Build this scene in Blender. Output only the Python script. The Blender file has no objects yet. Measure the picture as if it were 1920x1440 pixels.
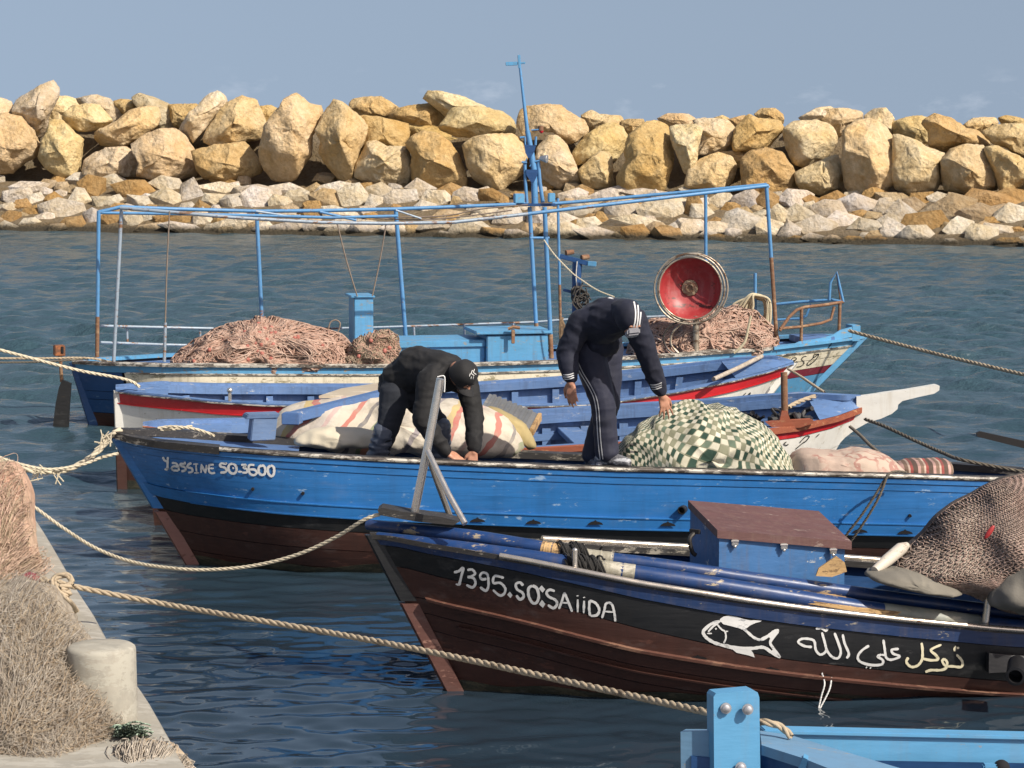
import bpy, math, random
import numpy as np
from mathutils import Vector, Matrix, noise
from mathutils.bvhtree import BVHTree

SC = bpy.context.scene
COL = SC.collection
R = random.Random(7)
V = Vector

# ------------------------------------------------------------------ camera
F = 4500.0                       # focal length in photograph pixels (1920 wide)
PIT = math.atan(460 / F)         # pitched down a little: the horizon hides behind the breakwater
CAM = V((0, 0, 3.0))
FW = V((0, math.cos(PIT), -math.sin(PIT)))
UPV = V((0, math.sin(PIT), math.cos(PIT)))
cd = bpy.data.cameras.new('camera'); cam = bpy.data.objects.new('camera', cd); COL.objects.link(cam)
cam.location = CAM; cam.rotation_euler = (math.pi / 2 - PIT, 0, 0)
cd.sensor_width = 36; cd.lens = F / 1920 * 36; cd.clip_start = 0.1; cd.clip_end = 12000
SC.camera = cam

# ------------------------------------------------------------------ sky, sun, exposure
SUN_EL, SUN_AZ = math.radians(43), math.radians(131)      # azimuth clockwise from +Y
W = bpy.data.worlds.new('World'); SC.world = W; W.use_nodes = True
nt = W.node_tree; nt.nodes.clear()
def wn(t): return nt.nodes.new(t)
tc = wn('ShaderNodeTexCoord'); sep = wn('ShaderNodeSeparateXYZ'); nt.links.new(tc.outputs['Generated'], sep.inputs[0])
mz = wn('ShaderNodeMath'); mz.operation = 'MULTIPLY_ADD'; mz.inputs[1].default_value = 1.3; mz.inputs[2].default_value = 0.23
mx0 = wn('ShaderNodeMath'); mx0.operation = 'MAXIMUM'; mx0.inputs[1].default_value = 0.0
nt.links.new(sep.outputs[2], mx0.inputs[0]); sq = wn('ShaderNodeMath'); sq.operation = 'POWER'; sq.inputs[1].default_value = 2.0; nt.links.new(mx0.outputs[0], sq.inputs[0]); nt.links.new(sq.outputs[0], mz.inputs[0])
comb = wn('ShaderNodeCombineXYZ'); nt.links.new(sep.outputs[0], comb.inputs[0]); nt.links.new(sep.outputs[1], comb.inputs[1]); nt.links.new(mz.outputs[0], comb.inputs[2])
nrm = wn('ShaderNodeVectorMath'); nrm.operation = 'NORMALIZE'; nt.links.new(comb.outputs[0], nrm.inputs[0])
sky = wn('ShaderNodeTexSky'); sky.sky_type = 'NISHITA'; sky.sun_disc = False
sky.sun_elevation = SUN_EL; sky.sun_rotation = SUN_AZ; sky.air_density = 1.0; sky.dust_density = 2.0; sky.ozone_density = 1.0
nt.links.new(nrm.outputs[0], sky.inputs[0])
# thin cloud wisps low over the horizon
mp = wn('ShaderNodeMapping'); mp.inputs['Scale'].default_value = (34, 34, 80); nt.links.new(tc.outputs['Generated'], mp.inputs[0])
cn = wn('ShaderNodeTexNoise'); cn.inputs['Scale'].default_value = 1.0; cn.inputs['Detail'].default_value = 6; cn.inputs['Roughness'].default_value = .6; nt.links.new(mp.outputs[0], cn.inputs['Vector'])
cr = wn('ShaderNodeMapRange'); cr.inputs[1].default_value = .58; cr.inputs[2].default_value = .75; nt.links.new(cn.outputs[0], cr.inputs[0])
band = wn('ShaderNodeMapRange'); band.inputs[1].default_value = .030; band.inputs[2].default_value = .022; band.clamp = True; nt.links.new(sep.outputs[2], band.inputs[0])
cm = wn('ShaderNodeMath'); cm.operation = 'MULTIPLY'; nt.links.new(cr.outputs[0], cm.inputs[0]); nt.links.new(band.outputs[0], cm.inputs[1])
cm2 = wn('ShaderNodeMath'); cm2.operation = 'MULTIPLY'; cm2.inputs[1].default_value = .15; nt.links.new(cm.outputs[0], cm2.inputs[0])
tint = wn('ShaderNodeMix'); tint.data_type = 'RGBA'; tint.blend_type = 'MULTIPLY'; tint.inputs[0].default_value = 1.0
nt.links.new(sky.outputs[0], tint.inputs[6]); tint.inputs[7].default_value = (1.0, .87, .79, 1)
mxc = wn('ShaderNodeMix'); mxc.data_type = 'RGBA'; nt.links.new(cm2.outputs[0], mxc.inputs[0]); nt.links.new(tint.outputs[2], mxc.inputs[6]); mxc.inputs[7].default_value = (6.5, 6.8, 7.4, 1)
bg = wn('ShaderNodeBackground'); bg.inputs[1].default_value = 0.125; nt.links.new(mxc.outputs[2], bg.inputs[0])
wo = wn('ShaderNodeOutputWorld'); nt.links.new(bg.outputs[0], wo.inputs[0])
sl = bpy.data.lights.new('sun', 'SUN'); sl.energy = 4.7; sl.angle = math.radians(.55); sl.color = (1, .93, .82)
so = bpy.data.objects.new('sun', sl); COL.objects.link(so)
SUND = V((math.sin(SUN_AZ) * math.cos(SUN_EL), math.cos(SUN_AZ) * math.cos(SUN_EL), math.sin(SUN_EL)))
so.rotation_euler = SUND.to_track_quat('Z', 'Y').to_euler(); so.location = SUND * 60
SC.view_settings.view_transform = 'Standard'; SC.view_settings.look = 'None'; SC.view_settings.exposure = 0.28; SC.view_settings.gamma = 1.0
SC.view_settings.use_curve_mapping = False
SC.cycles.max_bounces = 6; SC.cycles.diffuse_bounces = 3; SC.cycles.glossy_bounces = 3

# ------------------------------------------------------------------ helpers
def ray(px, py):
    a, b = (px - 960) / F, (720 - py) / F
    return V((a, UPV.y * b + FW.y, UPV.z * b + FW.z))
def AY(px, py, Y):
    d = ray(px, py); return CAM + d * (Y / d.y)
def AZ(px, py, z):
    d = ray(px, py); return CAM + d * ((z - 3.0) / d.z)
def PJ(p):
    q = V(p) - CAM; t = q.dot(FW)
    return 960 + F * q.x / t, 720 - F * q.dot(UPV) / t
def PX(Y): return F / Y          # photograph pixels per metre at depth Y

ORG = {}
def org(p):
    return ORG.get(p.name, V((0, 0, 0))) if p is not None else V((0, 0, 0))

def tag(o, label=None, cat=None, group=None, kind=None):
    if label: o['label'] = label
    if cat: o['category'] = cat
    if group: o['group'] = group
    if kind: o['kind'] = kind
    return o
def thing(name, label, cat, loc=(0, 0, 0), group=None):
    o = bpy.data.objects.new(name, None); COL.objects.link(o); o.location = loc; o.empty_display_size = .1
    ORG[o.name] = V(loc)
    return tag(o, label, cat, group)

def npmesh(name, verts, faces, mats, parent=None, smooth=True, mi=None, uv=None, sharp=None):
    """verts (N,3) world coordinates, faces (M,k) array or list of tuples."""
    me = bpy.data.meshes.new(name)
    o0 = org(parent)
    verts = np.asarray(verts, dtype=np.float64) - np.array(o0)
    if isinstance(faces, np.ndarray):
        k = faces.shape[1]; M = len(faces)
        me.vertices.add(len(verts)); me.vertices.foreach_set('co', verts.astype(np.float32).ravel())
        me.loops.add(M * k); me.loops.foreach_set('vertex_index', faces.astype(np.int32).ravel())
        me.polygons.add(M); me.polygons.foreach_set('loop_start', np.arange(0, M * k, k, dtype=np.int32))
        me.update(calc_edges=True)
    else:
        me.from_pydata([tuple(v) for v in verts], [], faces)
    if not isinstance(mats, (list, tuple)): mats = [mats]
    for m in mats: me.materials.append(m)
    if mi is not None: me.polygons.foreach_set('material_index', np.asarray(mi, dtype=np.int32))
    me.polygons.foreach_set('use_smooth', np.full(len(me.polygons), bool(smooth)))
    if smooth and sharp: me.set_sharp_from_angle(angle=math.radians(sharp))
    if uv is not None:
        ul = me.uv_layers.new(name='UVMap'); li = np.empty(len(me.loops), dtype=np.int32); me.loops.foreach_get('vertex_index', li)
        ul.data.foreach_set('uv', np.asarray(uv, dtype=np.float32)[li].ravel())
    me.update()
    ob = bpy.data.objects.new(name, me); COL.objects.link(ob)
    if parent is not None: ob.parent = parent
    ORG[ob.name] = o0
    return ob

class MB:
    def __init__(s): s.v = []; s.f = []; s.m = []; s.mi = 0
    def add(s, vs, fs):
        b = len(s.v); s.v += [V(x) for x in vs]
        for f in fs: s.f.append(tuple(b + i for i in f)); s.m.append(s.mi)
        return b
    def hexa(s, p):             # p[0..3] bottom loop, p[4..7] top loop
        s.add(p, [(3, 2, 1, 0), (4, 5, 6, 7), (0, 1, 5, 4), (1, 2, 6, 5), (2, 3, 7, 6), (3, 0, 4, 7)])
    def box(s, c, hx, hy, hz):  # half axis vectors
        c = V(c); hx = V(hx); hy = V(hy); hz = V(hz)
        s.hexa([c - hx - hy - hz, c + hx - hy - hz, c + hx + hy - hz, c - hx + hy - hz, c - hx - hy + hz, c + hx - hy + hz, c + hx + hy + hz, c - hx + hy + hz])
    def bbox(s, c, hx, hy, hz, bev=.006):   # box with chamfered edges
        import bmesh
        c = V(c); hx = V(hx); hy = V(hy); hz = V(hz)
        bm = bmesh.new(); bmesh.ops.create_cube(bm, size=2)
        l = [max(1e-6, a.length) for a in (hx, hy, hz)]
        for v in bm.verts: v.co = V((v.co.x * l[0], v.co.y * l[1], v.co.z * l[2]))
        bmesh.ops.bevel(bm, geom=list(bm.edges), offset=min(bev, min(l) * .6), segments=2, affect='EDGES')
        ax = [hx / l[0], hy / l[1], hz / l[2]]
        bm.verts.index_update()
        s.add([c + ax[0] * v.co.x + ax[1] * v.co.y + ax[2] * v.co.z for v in bm.verts], [tuple(v.index for v in f.verts) for f in bm.faces])
        bm.free()
    def bar(s, a, b, w, h, up=(0, 0, 1), bev=.004):   # beam from a to b, w sideways, h along up
        a = V(a); b = V(b); d = (b - a); L = d.length; d.normalize(); side = d.cross(V(up)).normalized(); u = side.cross(d).normalized()
        s.bbox((a + b) / 2, d * L / 2, side * w / 2, u * h / 2, bev)
    def prism(s, poly, vec):
        n = len(poly); vec = V(vec); p = [V(x) for x in poly]
        s.add(p + [x + vec for x in p], [tuple(range(n)), tuple(range(2 * n - 1, n - 1, -1))] + [(i, (i + 1) % n, n + (i + 1) % n, n + i) for i in range(n)])
    def tube(s, pts, r, n=8, caps=True):
        pts = [V(p) for p in pts]; k = len(pts)
        rr = r if isinstance(r, (list, tuple)) else [r] * k
        T = []
        for i in range(k):
            t = pts[min(i + 1, k - 1)] - pts[max(i - 1, 0)]
            T.append(t.normalized() if t.length > 1e-9 else V((0, 0, 1)))
        ref = V((0, 0, 1)) if abs(T[0].z) < .9 else V((1, 0, 0))
        u = T[0].cross(ref).normalized(); vs = []
        for i in range(k):
            u = (u - T[i] * u.dot(T[i]));  u = u.normalized() if u.length > 1e-9 else T[i].orthogonal().normalized()
            w = T[i].cross(u)
            for j in range(n):
                a = 2 * math.pi * j / n
                vs.append(pts[i] + (u * math.cos(a) + w * math.sin(a)) * rr[i])
        fs = [(i * n + j, i * n + (j + 1) % n, (i + 1) * n + (j + 1) % n, (i + 1) * n + j) for i in range(k - 1) for j in range(n)]
        if caps: fs += [tuple(range(n - 1, -1, -1)), tuple((k - 1) * n + j for j in range(n))]
        s.add(vs, fs)
    def ell(s, c, r, rot=None, nu=12, nv=8):
        c = V(c); r = V(r) if not isinstance(r, (int, float)) else V((r, r, r)); vs = []; fs = []
        for i in range(nv + 1):
            p = math.pi * i / nv
            for j in range(nu):
                a = 2 * math.pi * j / nu
                q = V((math.sin(p) * math.cos(a) * r.x, math.sin(p) * math.sin(a) * r.y, math.cos(p) * r.z))
                vs.append(c + (rot @ q if rot is not None else q))
        for i in range(nv):
            for j in range(nu):
                fs.append((i * nu + j, i * nu + (j + 1) % nu, (i + 1) * nu + (j + 1) % nu, (i + 1) * nu + j))
        s.add(vs, fs)
    def lathe(s, c, axis, prof, n=32):       # prof: (radius, along axis)
        c = V(c); ax = V(axis).normalized(); u = ax.orthogonal().normalized(); w = ax.cross(u); vs = []
        for r, h in prof:
            for j in range(n):
                a = 2 * math.pi * j / n
                vs.append(c + ax * h + (u * math.cos(a) + w * math.sin(a)) * r)
        fs = [(i * n + j, i * n + (j + 1) % n, (i + 1) * n + (j + 1) % n, (i + 1) * n + j) for i in range(len(prof) - 1) for j in range(n)]
        s.add(vs, fs)
    def grid(s, rows):
        n = len(rows[0]); vs = [p for r in rows for p in r]
        s.add(vs, [(i * n + j, i * n + j + 1, (i + 1) * n + j + 1, (i + 1) * n + j) for i in range(len(rows) - 1) for j in range(n - 1)])
    def build(s, name, mat, parent=None, sharp=35, smooth=True):
        return npmesh(name, [tuple(v) for v in s.v], s.f, mat, parent, smooth, s.m, None, sharp)

def smoothline(pts, sub=6):      # Catmull-Rom through the points
    pts = [V(p) for p in pts]; out = []
    for i in range(len(pts) - 1):
        p0, p1, p2, p3 = pts[max(i - 1, 0)], pts[i], pts[i + 1], pts[min(i + 2, len(pts) - 1)]
        for k in range(sub):
            t = k / sub
            out.append(.5 * ((2 * p1) + (p2 - p0) * t + (2 * p0 - 5 * p1 + 4 * p2 - p3) * t * t + (3 * p1 - p0 - 3 * p2 + p3) * t ** 3))
    out.append(pts[-1]); return out

def nptubes(P, r, n=3):
    """P (S,L,3) strands -> verts, quads"""
    S, L, _ = P.shape
    T = np.gradient(P, axis=1); T /= np.linalg.norm(T, axis=2, keepdims=True) + 1e-9
    ref = np.array([.31, .92, .22]); U = np.cross(T, ref); U /= np.linalg.norm(U, axis=2, keepdims=True) + 1e-9
    Wv = np.cross(T, U); r = np.asarray(r).reshape(-1, 1, 1) if np.ndim(r) else r
    rings = [P + r * (math.cos(2 * math.pi * k / n) * U + math.sin(2 * math.pi * k / n) * Wv) for k in range(n)]
    VV = np.stack(rings, axis=2).reshape(-1, 3)
    s, l, k = np.meshgrid(np.arange(S), np.arange(L - 1), np.arange(n), indexing='ij')
    a = (s * L + l) * n; q = np.stack([a + k, a + (k + 1) % n, a + n + (k + 1) % n, a + n + k], axis=-1).reshape(-1, 4)
    return VV, q

# ------------------------------------------------------------------ materials
MATS = {}
def newmat(name):
    m = bpy.data.materials.new(name); m.use_nodes = True; t = m.node_tree
    b = t.nodes['Principled BSDF']; return m, t, b
def N(t, kind, **kw):
    n = t.nodes.new(kind)
    for k, v in kw.items(): setattr(n, k, v)
    return n
def ramp(t, src, lo, hi):
    m = N(t, 'ShaderNodeMapRange'); m.inputs[1].default_value = lo; m.inputs[2].default_value = hi
    t.links.new(src, m.inputs[0]); return m.outputs[0]
def mixc(t, fac, a, b, mode='MIX'):
    m = N(t, 'ShaderNodeMix', data_type='RGBA', blend_type=mode)
    for i, s in ((0, fac), (6, a), (7, b)):
        if hasattr(s, 'links'): t.links.new(s, m.inputs[i])
        elif i == 0: m.inputs[0].default_value = s
        else: m.inputs[i].default_value = (*s[:3], 1)
    return m.outputs[2]
def noisen(t, vec, scale, detail=4, rough=.55, sc=(1, 1, 1), loc=(0, 0, 0)):
    mp = N(t, 'ShaderNodeMapping'); mp.inputs['Scale'].default_value = sc; mp.inputs['Location'].default_value = loc
    t.links.new(vec, mp.inputs[0])
    n = N(t, 'ShaderNodeTexNoise'); n.inputs['Scale'].default_value = scale; n.inputs['Detail'].default_value = detail; n.inputs['Roughness'].default_value = rough
    t.links.new(mp.outputs[0], n.inputs['Vector']); return n.outputs[0]
def bumpn(t, b, h, strength, dist=.02):
    bn = N(t, 'ShaderNodeBump'); bn.inputs['Strength'].default_value = strength; bn.inputs['Distance'].default_value = dist
    t.links.new(h, bn.inputs['Height']); t.links.new(bn.outputs[0], b.inputs['Normal']); return bn

def paint(name, col, wcol=None, wamt=.0, rough=.45, var=.22, scale=7, metal=0, stretch=(.25, 1, 1.6), bump=.25, dirt=.0, dcol=(.12, .09, .06), wscale=9):
    """weathered paint: tone drift, chipped patches down to wcol, run-off dirt, brush/grain relief"""
    m, t, b = newmat(name); tcn = N(t, 'ShaderNodeTexCoord'); vec = tcn.outputs['Object']
    n1 = noisen(t, vec, scale * .35, 5, .6); c = mixc(t, ramp(t, n1, .3, .7), tuple(x * (1 - var) for x in col), tuple(min(1, x * (1 + var)) for x in col))
    n2 = noisen(t, vec, scale * 4, 5, .65, stretch); c = mixc(t, ramp(t, n2, .35, .68), c, tuple(min(1, x * (1 + var * .8) + .012 * var) for x in col))
    n5 = noisen(t, vec, scale * 1.6, 6, .7, (.35, 1, .9), (5, 2, 1)); f5 = ramp(t, n5, .56, .74)
    hz = N(t, 'ShaderNodeMath', operation='MULTIPLY'); hz.inputs[1].default_value = .5; t.links.new(f5, hz.inputs[0])
    c = mixc(t, hz.outputs[0], c, tuple(min(1, x * .8 + .085) for x in col))
    if dirt > 0:
        n3 = noisen(t, vec, scale * 1.1, 6, .7, (2.4, 2.4, .22)); f = ramp(t, n3, .50, .66)
        mm = N(t, 'ShaderNodeMath', operation='MULTIPLY'); mm.inputs[1].default_value = dirt; t.links.new(f, mm.inputs[0]); c = mixc(t, mm.outputs[0], c, dcol)
    if wcol is not None and wamt > 0:
        n4 = noisen(t, vec, wscale, 8, .72, (.4, 1, 1.3), (3, 1, 7)); th = .675 - wamt * .5
        c = mixc(t, ramp(t, n4, th, th + .035), c, wcol)
        n6 = noisen(t, vec, wscale * 2.6, 6, .75, (.5, 1, 1.2), (11, 5, 3)); c = mixc(t, ramp(t, n6, th + .02, th + .05), c, tuple(.6 * x + .4 * y * .6 for x, y in zip(wcol, col)))
    t.links.new(c, b.inputs['Base Color']); b.inputs['Metallic'].default_value = metal
    nr = noisen(t, vec, scale * 2, 4, .6); rr = N(t, 'ShaderNodeMapRange'); rr.inputs[3].default_value = max(.05, rough - .14); rr.inputs[4].default_value = min(1, rough + .2)
    t.links.new(nr, rr.inputs[0]); t.links.new(rr.outputs[0], b.inputs['Roughness'])
    if bump > 0: bumpn(t, b, n2, bump, .006)
    MATS[name] = m; return m
def steel(name, col=(.55, .53, .5), rough=.28, rust=.0):
    m = paint(name, col, (.22, .09, .03), rust, rough, .12, 8, .8, (1, 1, 1), .1)
    return m
def fabric(name, col, var=.2, scale=30, bump=.5, rough=.9, fold=0):
    m, t, b = newmat(name); vec = N(t, 'ShaderNodeTexCoord').outputs['Object']
    n1 = noisen(t, vec, scale * .2, 5, .6); n2 = noisen(t, vec, scale * 8, 2, .5)
    c = mixc(t, ramp(t, n1, .3, .7), tuple(x * (1 - var) for x in col), tuple(min(1, x * (1 + var)) for x in col))
    t.links.new(c, b.inputs['Base Color']); b.inputs['Roughness'].default_value = rough
    b.inputs['Sheen Weight'].default_value = .03
    ad = N(t, 'ShaderNodeMath', operation='MULTIPLY_ADD'); ad.inputs[1].default_value = .25; t.links.new(n2, ad.inputs[0]); t.links.new(n1, ad.inputs[2])
    bumpn(t, b, ad.outputs[0], bump, .01); return m
def plain(name, col, rough=.6, metal=0, var=.2, scale=40):
    m, t, b = newmat(name); vec = N(t, 'ShaderNodeTexCoord').outputs['Object']
    n1 = noisen(t, vec, scale, 4, .6)
    t.links.new(mixc(t, ramp(t, n1, .3, .7), tuple(x * (1 - var) for x in col), tuple(min(1, x * (1 + var)) for x in col)), b.inputs['Base Color'])
    b.inputs['Roughness'].default_value = rough; b.inputs['Metallic'].default_value = metal; return m
def objcol(name, rough=.9, bump=.8, bscale=1.0, spec=.25, var=.35):
    """stone: base tone from the object's own colour, stains, pits, relief"""
    m, t, b = newmat(name); vec = N(t, 'ShaderNodeTexCoord').outputs['Object']; oi = N(t, 'ShaderNodeObjectInfo')
    off = N(t, 'ShaderNodeVectorMath', operation='MULTIPLY_ADD'); off.inputs[1].default_value = (37, 37, 37)
    t.links.new(oi.outputs['Random'], off.inputs[0]); t.links.new(vec, off.inputs[2]); vec = off.outputs[0]
    c = oi.outputs['Color']
    n1 = noisen(t, vec, 1.1 * bscale, 6, .62); n2 = noisen(t, vec, 5 * bscale, 8, .7); n3 = noisen(t, vec, 2.2 * bscale, 7, .7, (1, 1, .6), (9, 4, 2))
    c = mixc(t, ramp(t, n1, .35, .7), c, mixc(t, 1.0, c, (.93, .82, .62), 'MULTIPLY'))
    c = mixc(t, ramp(t, n2, .42, .66), mixc(t, 1.0, c, (.78, .74, .68), 'MULTIPLY'), c)
    f3 = N(t, 'ShaderNodeMath', operation='MULTIPLY'); f3.inputs[1].default_value = .36; t.links.new(ramp(t, n3, .60, .78), f3.inputs[0])
    c = mixc(t, f3.outputs[0], c, (.33, .29, .23))
    # wet, weedy band just above the water
    ge = N(t, 'ShaderNodeNewGeometry'); sz = N(t, 'ShaderNodeSeparateXYZ'); t.links.new(ge.outputs['Position'], sz.inputs[0])
    wz = N(t, 'ShaderNodeMath', operation='MULTIPLY_ADD'); wz.inputs[1].default_value = -.35; t.links.new(n2, wz.inputs[0]); t.links.new(sz.outputs[2], wz.inputs[2])
    wf = ramp(t, wz.outputs[0], .10, -.06); c = mixc(t, wf, c, (.055, .045, .028))
    t.links.new(c, b.inputs['Base Color']); b.inputs['Roughness'].default_value = rough; b.inputs['Specular IOR Level'].default_value = spec
    vo = N(t, 'ShaderNodeTexVoronoi'); vo.inputs['Scale'].default_value = 7 * bscale; t.links.new(vec, vo.inputs['Vector'])
    n4 = noisen(t, vec, 14 * bscale, 6, .7)
    a1 = N(t, 'ShaderNodeMath', operation='MULTIPLY_ADD'); a1.inputs[1].default_value = .9; t.links.new(n2, a1.inputs[0])
    a0 = N(t, 'ShaderNodeMath', operation='MULTIPLY'); a0.inputs[1].default_value = .35; t.links.new(vo.outputs['Distance'], a0.inputs[0]); t.links.new(a0.outputs[0], a1.inputs[2])
    a2 = N(t, 'ShaderNodeMath', operation='MULTIPLY_ADD'); a2.inputs[1].default_value = .35; t.links.new(n4, a2.inputs[0]); t.links.new(a1.outputs[0], a2.inputs[2])
    bumpn(t, b, a2.outputs[0], bump, .16 / bscale); return m
# ================================================================== water
def build_water():
    rows = []; y = 4.0
    while y < 84: rows.append(y); y += (.0019 if y < 18.5 else .0036) * y + .001
    nfine = len(rows)
    while y < 5000: rows.append(y); y *= 1.25
    rows = np.array(rows)
    u = np.linspace(-1, 1, 430); u = np.concatenate([[-14, -5, -2], u, [2, 5, 14]])
    Y, U = np.meshgrid(rows, u, indexing='ij')
    X = U * (.27 * np.minimum(Y, 90) + 1.6) + np.where(Y > 90, U * .27 * (Y - 90), 0)
    Z = np.zeros_like(X); rs = np.random.RandomState(3)
    cell = np.maximum(np.where(Y < 18.5, .0019, .0036) * Y, (.27 * Y + 1.6) / 215)
    chop = np.clip((Y - 15.5) / 14, 0, 1)                        # lee of the quay and the boats is calmer
    for k in range(76):
        lam = .13 * (1.7 / .13) ** (k / 75.)
        lam *= rs.uniform(.85, 1.15); ang = math.radians(rs.normal(82, 21) if lam < .45 else rs.normal(70, 30)); ph = rs.uniform(0, 6.28)
        kx, ky = math.cos(ang) * 2 * math.pi / lam, math.sin(ang) * 2 * math.pi / lam
        amp = lam * np.where(lam < .42, .0029 + .0055 * chop, .0010 + .0080 * chop) * (1 if lam < 1.2 else .7)
        wgt = np.clip((lam / cell - 2.5) / 3, 0, 1)
        gx = .5 + .5 * np.sin(X * .7 * rs.uniform(.5, 1.5) + Y * .33 * rs.uniform(.5, 1.5) + ph * 2)
        p = X * kx + Y * ky + ph + .7 * np.sin(X * 1.3 + Y * .9 + ph)
        Z += amp * wgt * (.5 + gx) * (np.sin(p) + .28 * np.sin(2 * p + 1.2) * chop)
    Z[nfine:, :] = 0
    n, m = X.shape
    VV = np.stack([X, Y, Z], -1).reshape(-1, 3)
    i, j = np.meshgrid(np.arange(n - 1), np.arange(m - 1), indexing='ij'); a = i * m + j
    Q = np.stack([a, a + 1, a + m + 1, a + m], -1).reshape(-1, 4)
    mt, t, b = newmat('harbour_water'); vec = N(t, 'ShaderNodeTexCoord').outputs['Object']
    sp = N(t, 'ShaderNodeSeparateXYZ'); t.links.new(vec, sp.inputs[0])
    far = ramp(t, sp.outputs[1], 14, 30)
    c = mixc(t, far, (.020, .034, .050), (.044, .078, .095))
    nz = noisen(t, vec, .35, 4, .6, (1, .5, 1)); c = mixc(t, ramp(t, nz, .35, .7), c, mixc(t, 1.0, c, (.72, .9, .95), 'MULTIPLY'))
    # small foam flecks on the chop out in the basin
    nf = noisen(t, vec, 3.4, 7, .75, (.55, 1.5, 1)); ff = N(t, 'ShaderNodeMath', operation='MULTIPLY'); t.links.new(ramp(t, nf, .72, .80), ff.inputs[0]); t.links.new(far, ff.inputs[1])
    ff2 = N(t, 'ShaderNodeMath', operation='MULTIPLY'); ff2.inputs[1].default_value = .55; t.links.new(ff.outputs[0], ff2.inputs[0])
    c = mixc(t, ff2.outputs[0], c, (.6, .62, .6))
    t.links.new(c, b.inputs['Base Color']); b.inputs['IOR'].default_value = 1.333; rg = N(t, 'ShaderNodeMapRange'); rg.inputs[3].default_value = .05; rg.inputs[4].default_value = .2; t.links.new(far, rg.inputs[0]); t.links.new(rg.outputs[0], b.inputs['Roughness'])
    b.inputs['Specular IOR Level'].default_value = .5
    h1 = noisen(t, vec, 6.0, 3, .5, (.55, 1.25, 1)); h2 = noisen(t, vec, 4.6, 5, .6, (.85, 1.15, 1))
    hm = N(t, 'ShaderNodeMath', operation='MULTIPLY_ADD'); t.links.new(h2, hm.inputs[0]); t.links.new(far, hm.inputs[1])
    h1m = N(t, 'ShaderNodeMath', operation='MULTIPLY'); h1m.inputs[1].default_value = .32; t.links.new(h1, h1m.inputs[0]); t.links.new(h1m.outputs[0], hm.inputs[2])
    st = N(t, 'ShaderNodeMapRange'); st.inputs[3].default_value = .05; st.inputs[4].default_value = 1.0; t.links.new(far, st.inputs[0])
    bn = bumpn(t, b, hm.outputs[0], .5, .10); t.links.new(st.outputs[0], bn.inputs['Strength'])
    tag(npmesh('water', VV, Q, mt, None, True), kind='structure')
build_water()

# ================================================================== blobs: rocks, heaps, bundles
def polar(poly, nu, sm=1):
    """outline (world offsets in a plane) -> radius per angle"""
    out = []
    for k in range(nu):
        a = 2 * math.pi * k / nu; d = (math.cos(a), math.sin(a)); best = None
        for i in range(len(poly)):
            x1, y1 = poly[i]; x2, y2 = poly[(i + 1) % len(poly)]
            ex, ey = x2 - x1, y2 - y1; den = d[0] * ey - d[1] * ex
            if abs(den) < 1e-12: continue
            t = (x1 * ey - y1 * ex) / den; w = (x1 * d[1] - y1 * d[0]) / den
            if t > 0 and -1e-9 <= w <= 1 + 1e-9: best = t if best is None else max(best, t)
        out.append(best if best else .01)
    for _ in range(sm): out = [(out[k - 1] + 2 * out[k] + out[(k + 1) % nu]) / 4 for k in range(nu)]
    return out

def blob_grid(poly_px, Y, depth, nu=40, nv=20, e=.55, ed=.8, namp=.05, nfreq=1.6, facets=0, rnd=R, tilt=0., ridge=0., rfreq=6., sm=1, back=1.0, detail=.0, center=None, cut=(.62, .86), grow=1.0):
    cx = sum(p[0] for p in poly_px) / len(poly_px); cy = sum(p[1] for p in poly_px) / len(poly_px)
    if center: cx, cy = center
    C = AY(cx, cy, Y); s = Y / F
    pl = [((p[0] - cx) * s, -(p[1] - cy) * s) for p in poly_px]
    rad = [x * grow for x in polar(pl, nu, sm)]; size = sum(rad) / nu
    G = np.zeros((nv + 1, nu, 3)); UVg = np.zeros((nv + 1, nu, 2)); so = V((rnd.uniform(-50, 50), rnd.uniform(-50, 50), rnd.uniform(-50, 50)))
    planes = []
    for _ in range(facets):
        n = V((rnd.uniform(-1, 1), -rnd.uniform(.45, 1.2), rnd.uniform(-.9, 1))).normalized(); planes.append((n, rnd.uniform(*cut)))
    for i in range(nv + 1):
        ph = math.pi * i / nv; sr = max(0, math.sin(ph)) ** e; yy = -math.copysign(abs(math.cos(ph)) ** ed, math.cos(ph)) * depth * (1 if math.cos(ph) > 0 else back)
        for k in range(nu):
            a = 2 * math.pi * k / nu
            q = V((math.cos(a) * rad[k] * sr, yy, math.sin(a) * rad[k] * sr))
            for n, h in planes:
                sup = math.sqrt((n.x * rad[k]) ** 2 + (n.y * depth) ** 2 + (n.z * rad[k]) ** 2) * h
                dd = n.dot(q) - sup
                if dd > 0: q -= n * dd * .92
            w = (1 - .55 * sr) if namp else 0
            nz = noise.noise(q * (nfreq / size) + so)
            q += V((0, -1, 0)) * nz * namp * size * 2 * (1 - .3 * sr) + q.normalized() * nz * namp * size * .7
            if detail: q += q.normalized() * noise.noise(q * (nfreq * 3.3 / size) + so) * detail * size
            if ridge:
                rn = 1 - abs(noise.noise(V((q.x * rfreq, q.y * rfreq * .6, q.z * rfreq)) + so)) * 2
                rn2 = 1 - abs(noise.noise(V((q.x * rfreq * 2.3, q.y * rfreq, q.z * rfreq * 2.3)) - so)) * 2
                q += q.normalized() * (rn + .5 * rn2 - .5) * ridge
            q.y += tilt * q.z
            p = C + q; G[i, k] = p
            arc = math.sin(ph / 2) * 1.4 if ph < math.pi else 1.4
            UVg[i, k] = (math.cos(a) * rad[k] * (ph / (math.pi / 2)) * 1.15, math.sin(a) * rad[k] * (ph / (math.pi / 2)) * 1.15)
    return G, UVg, C
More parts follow.
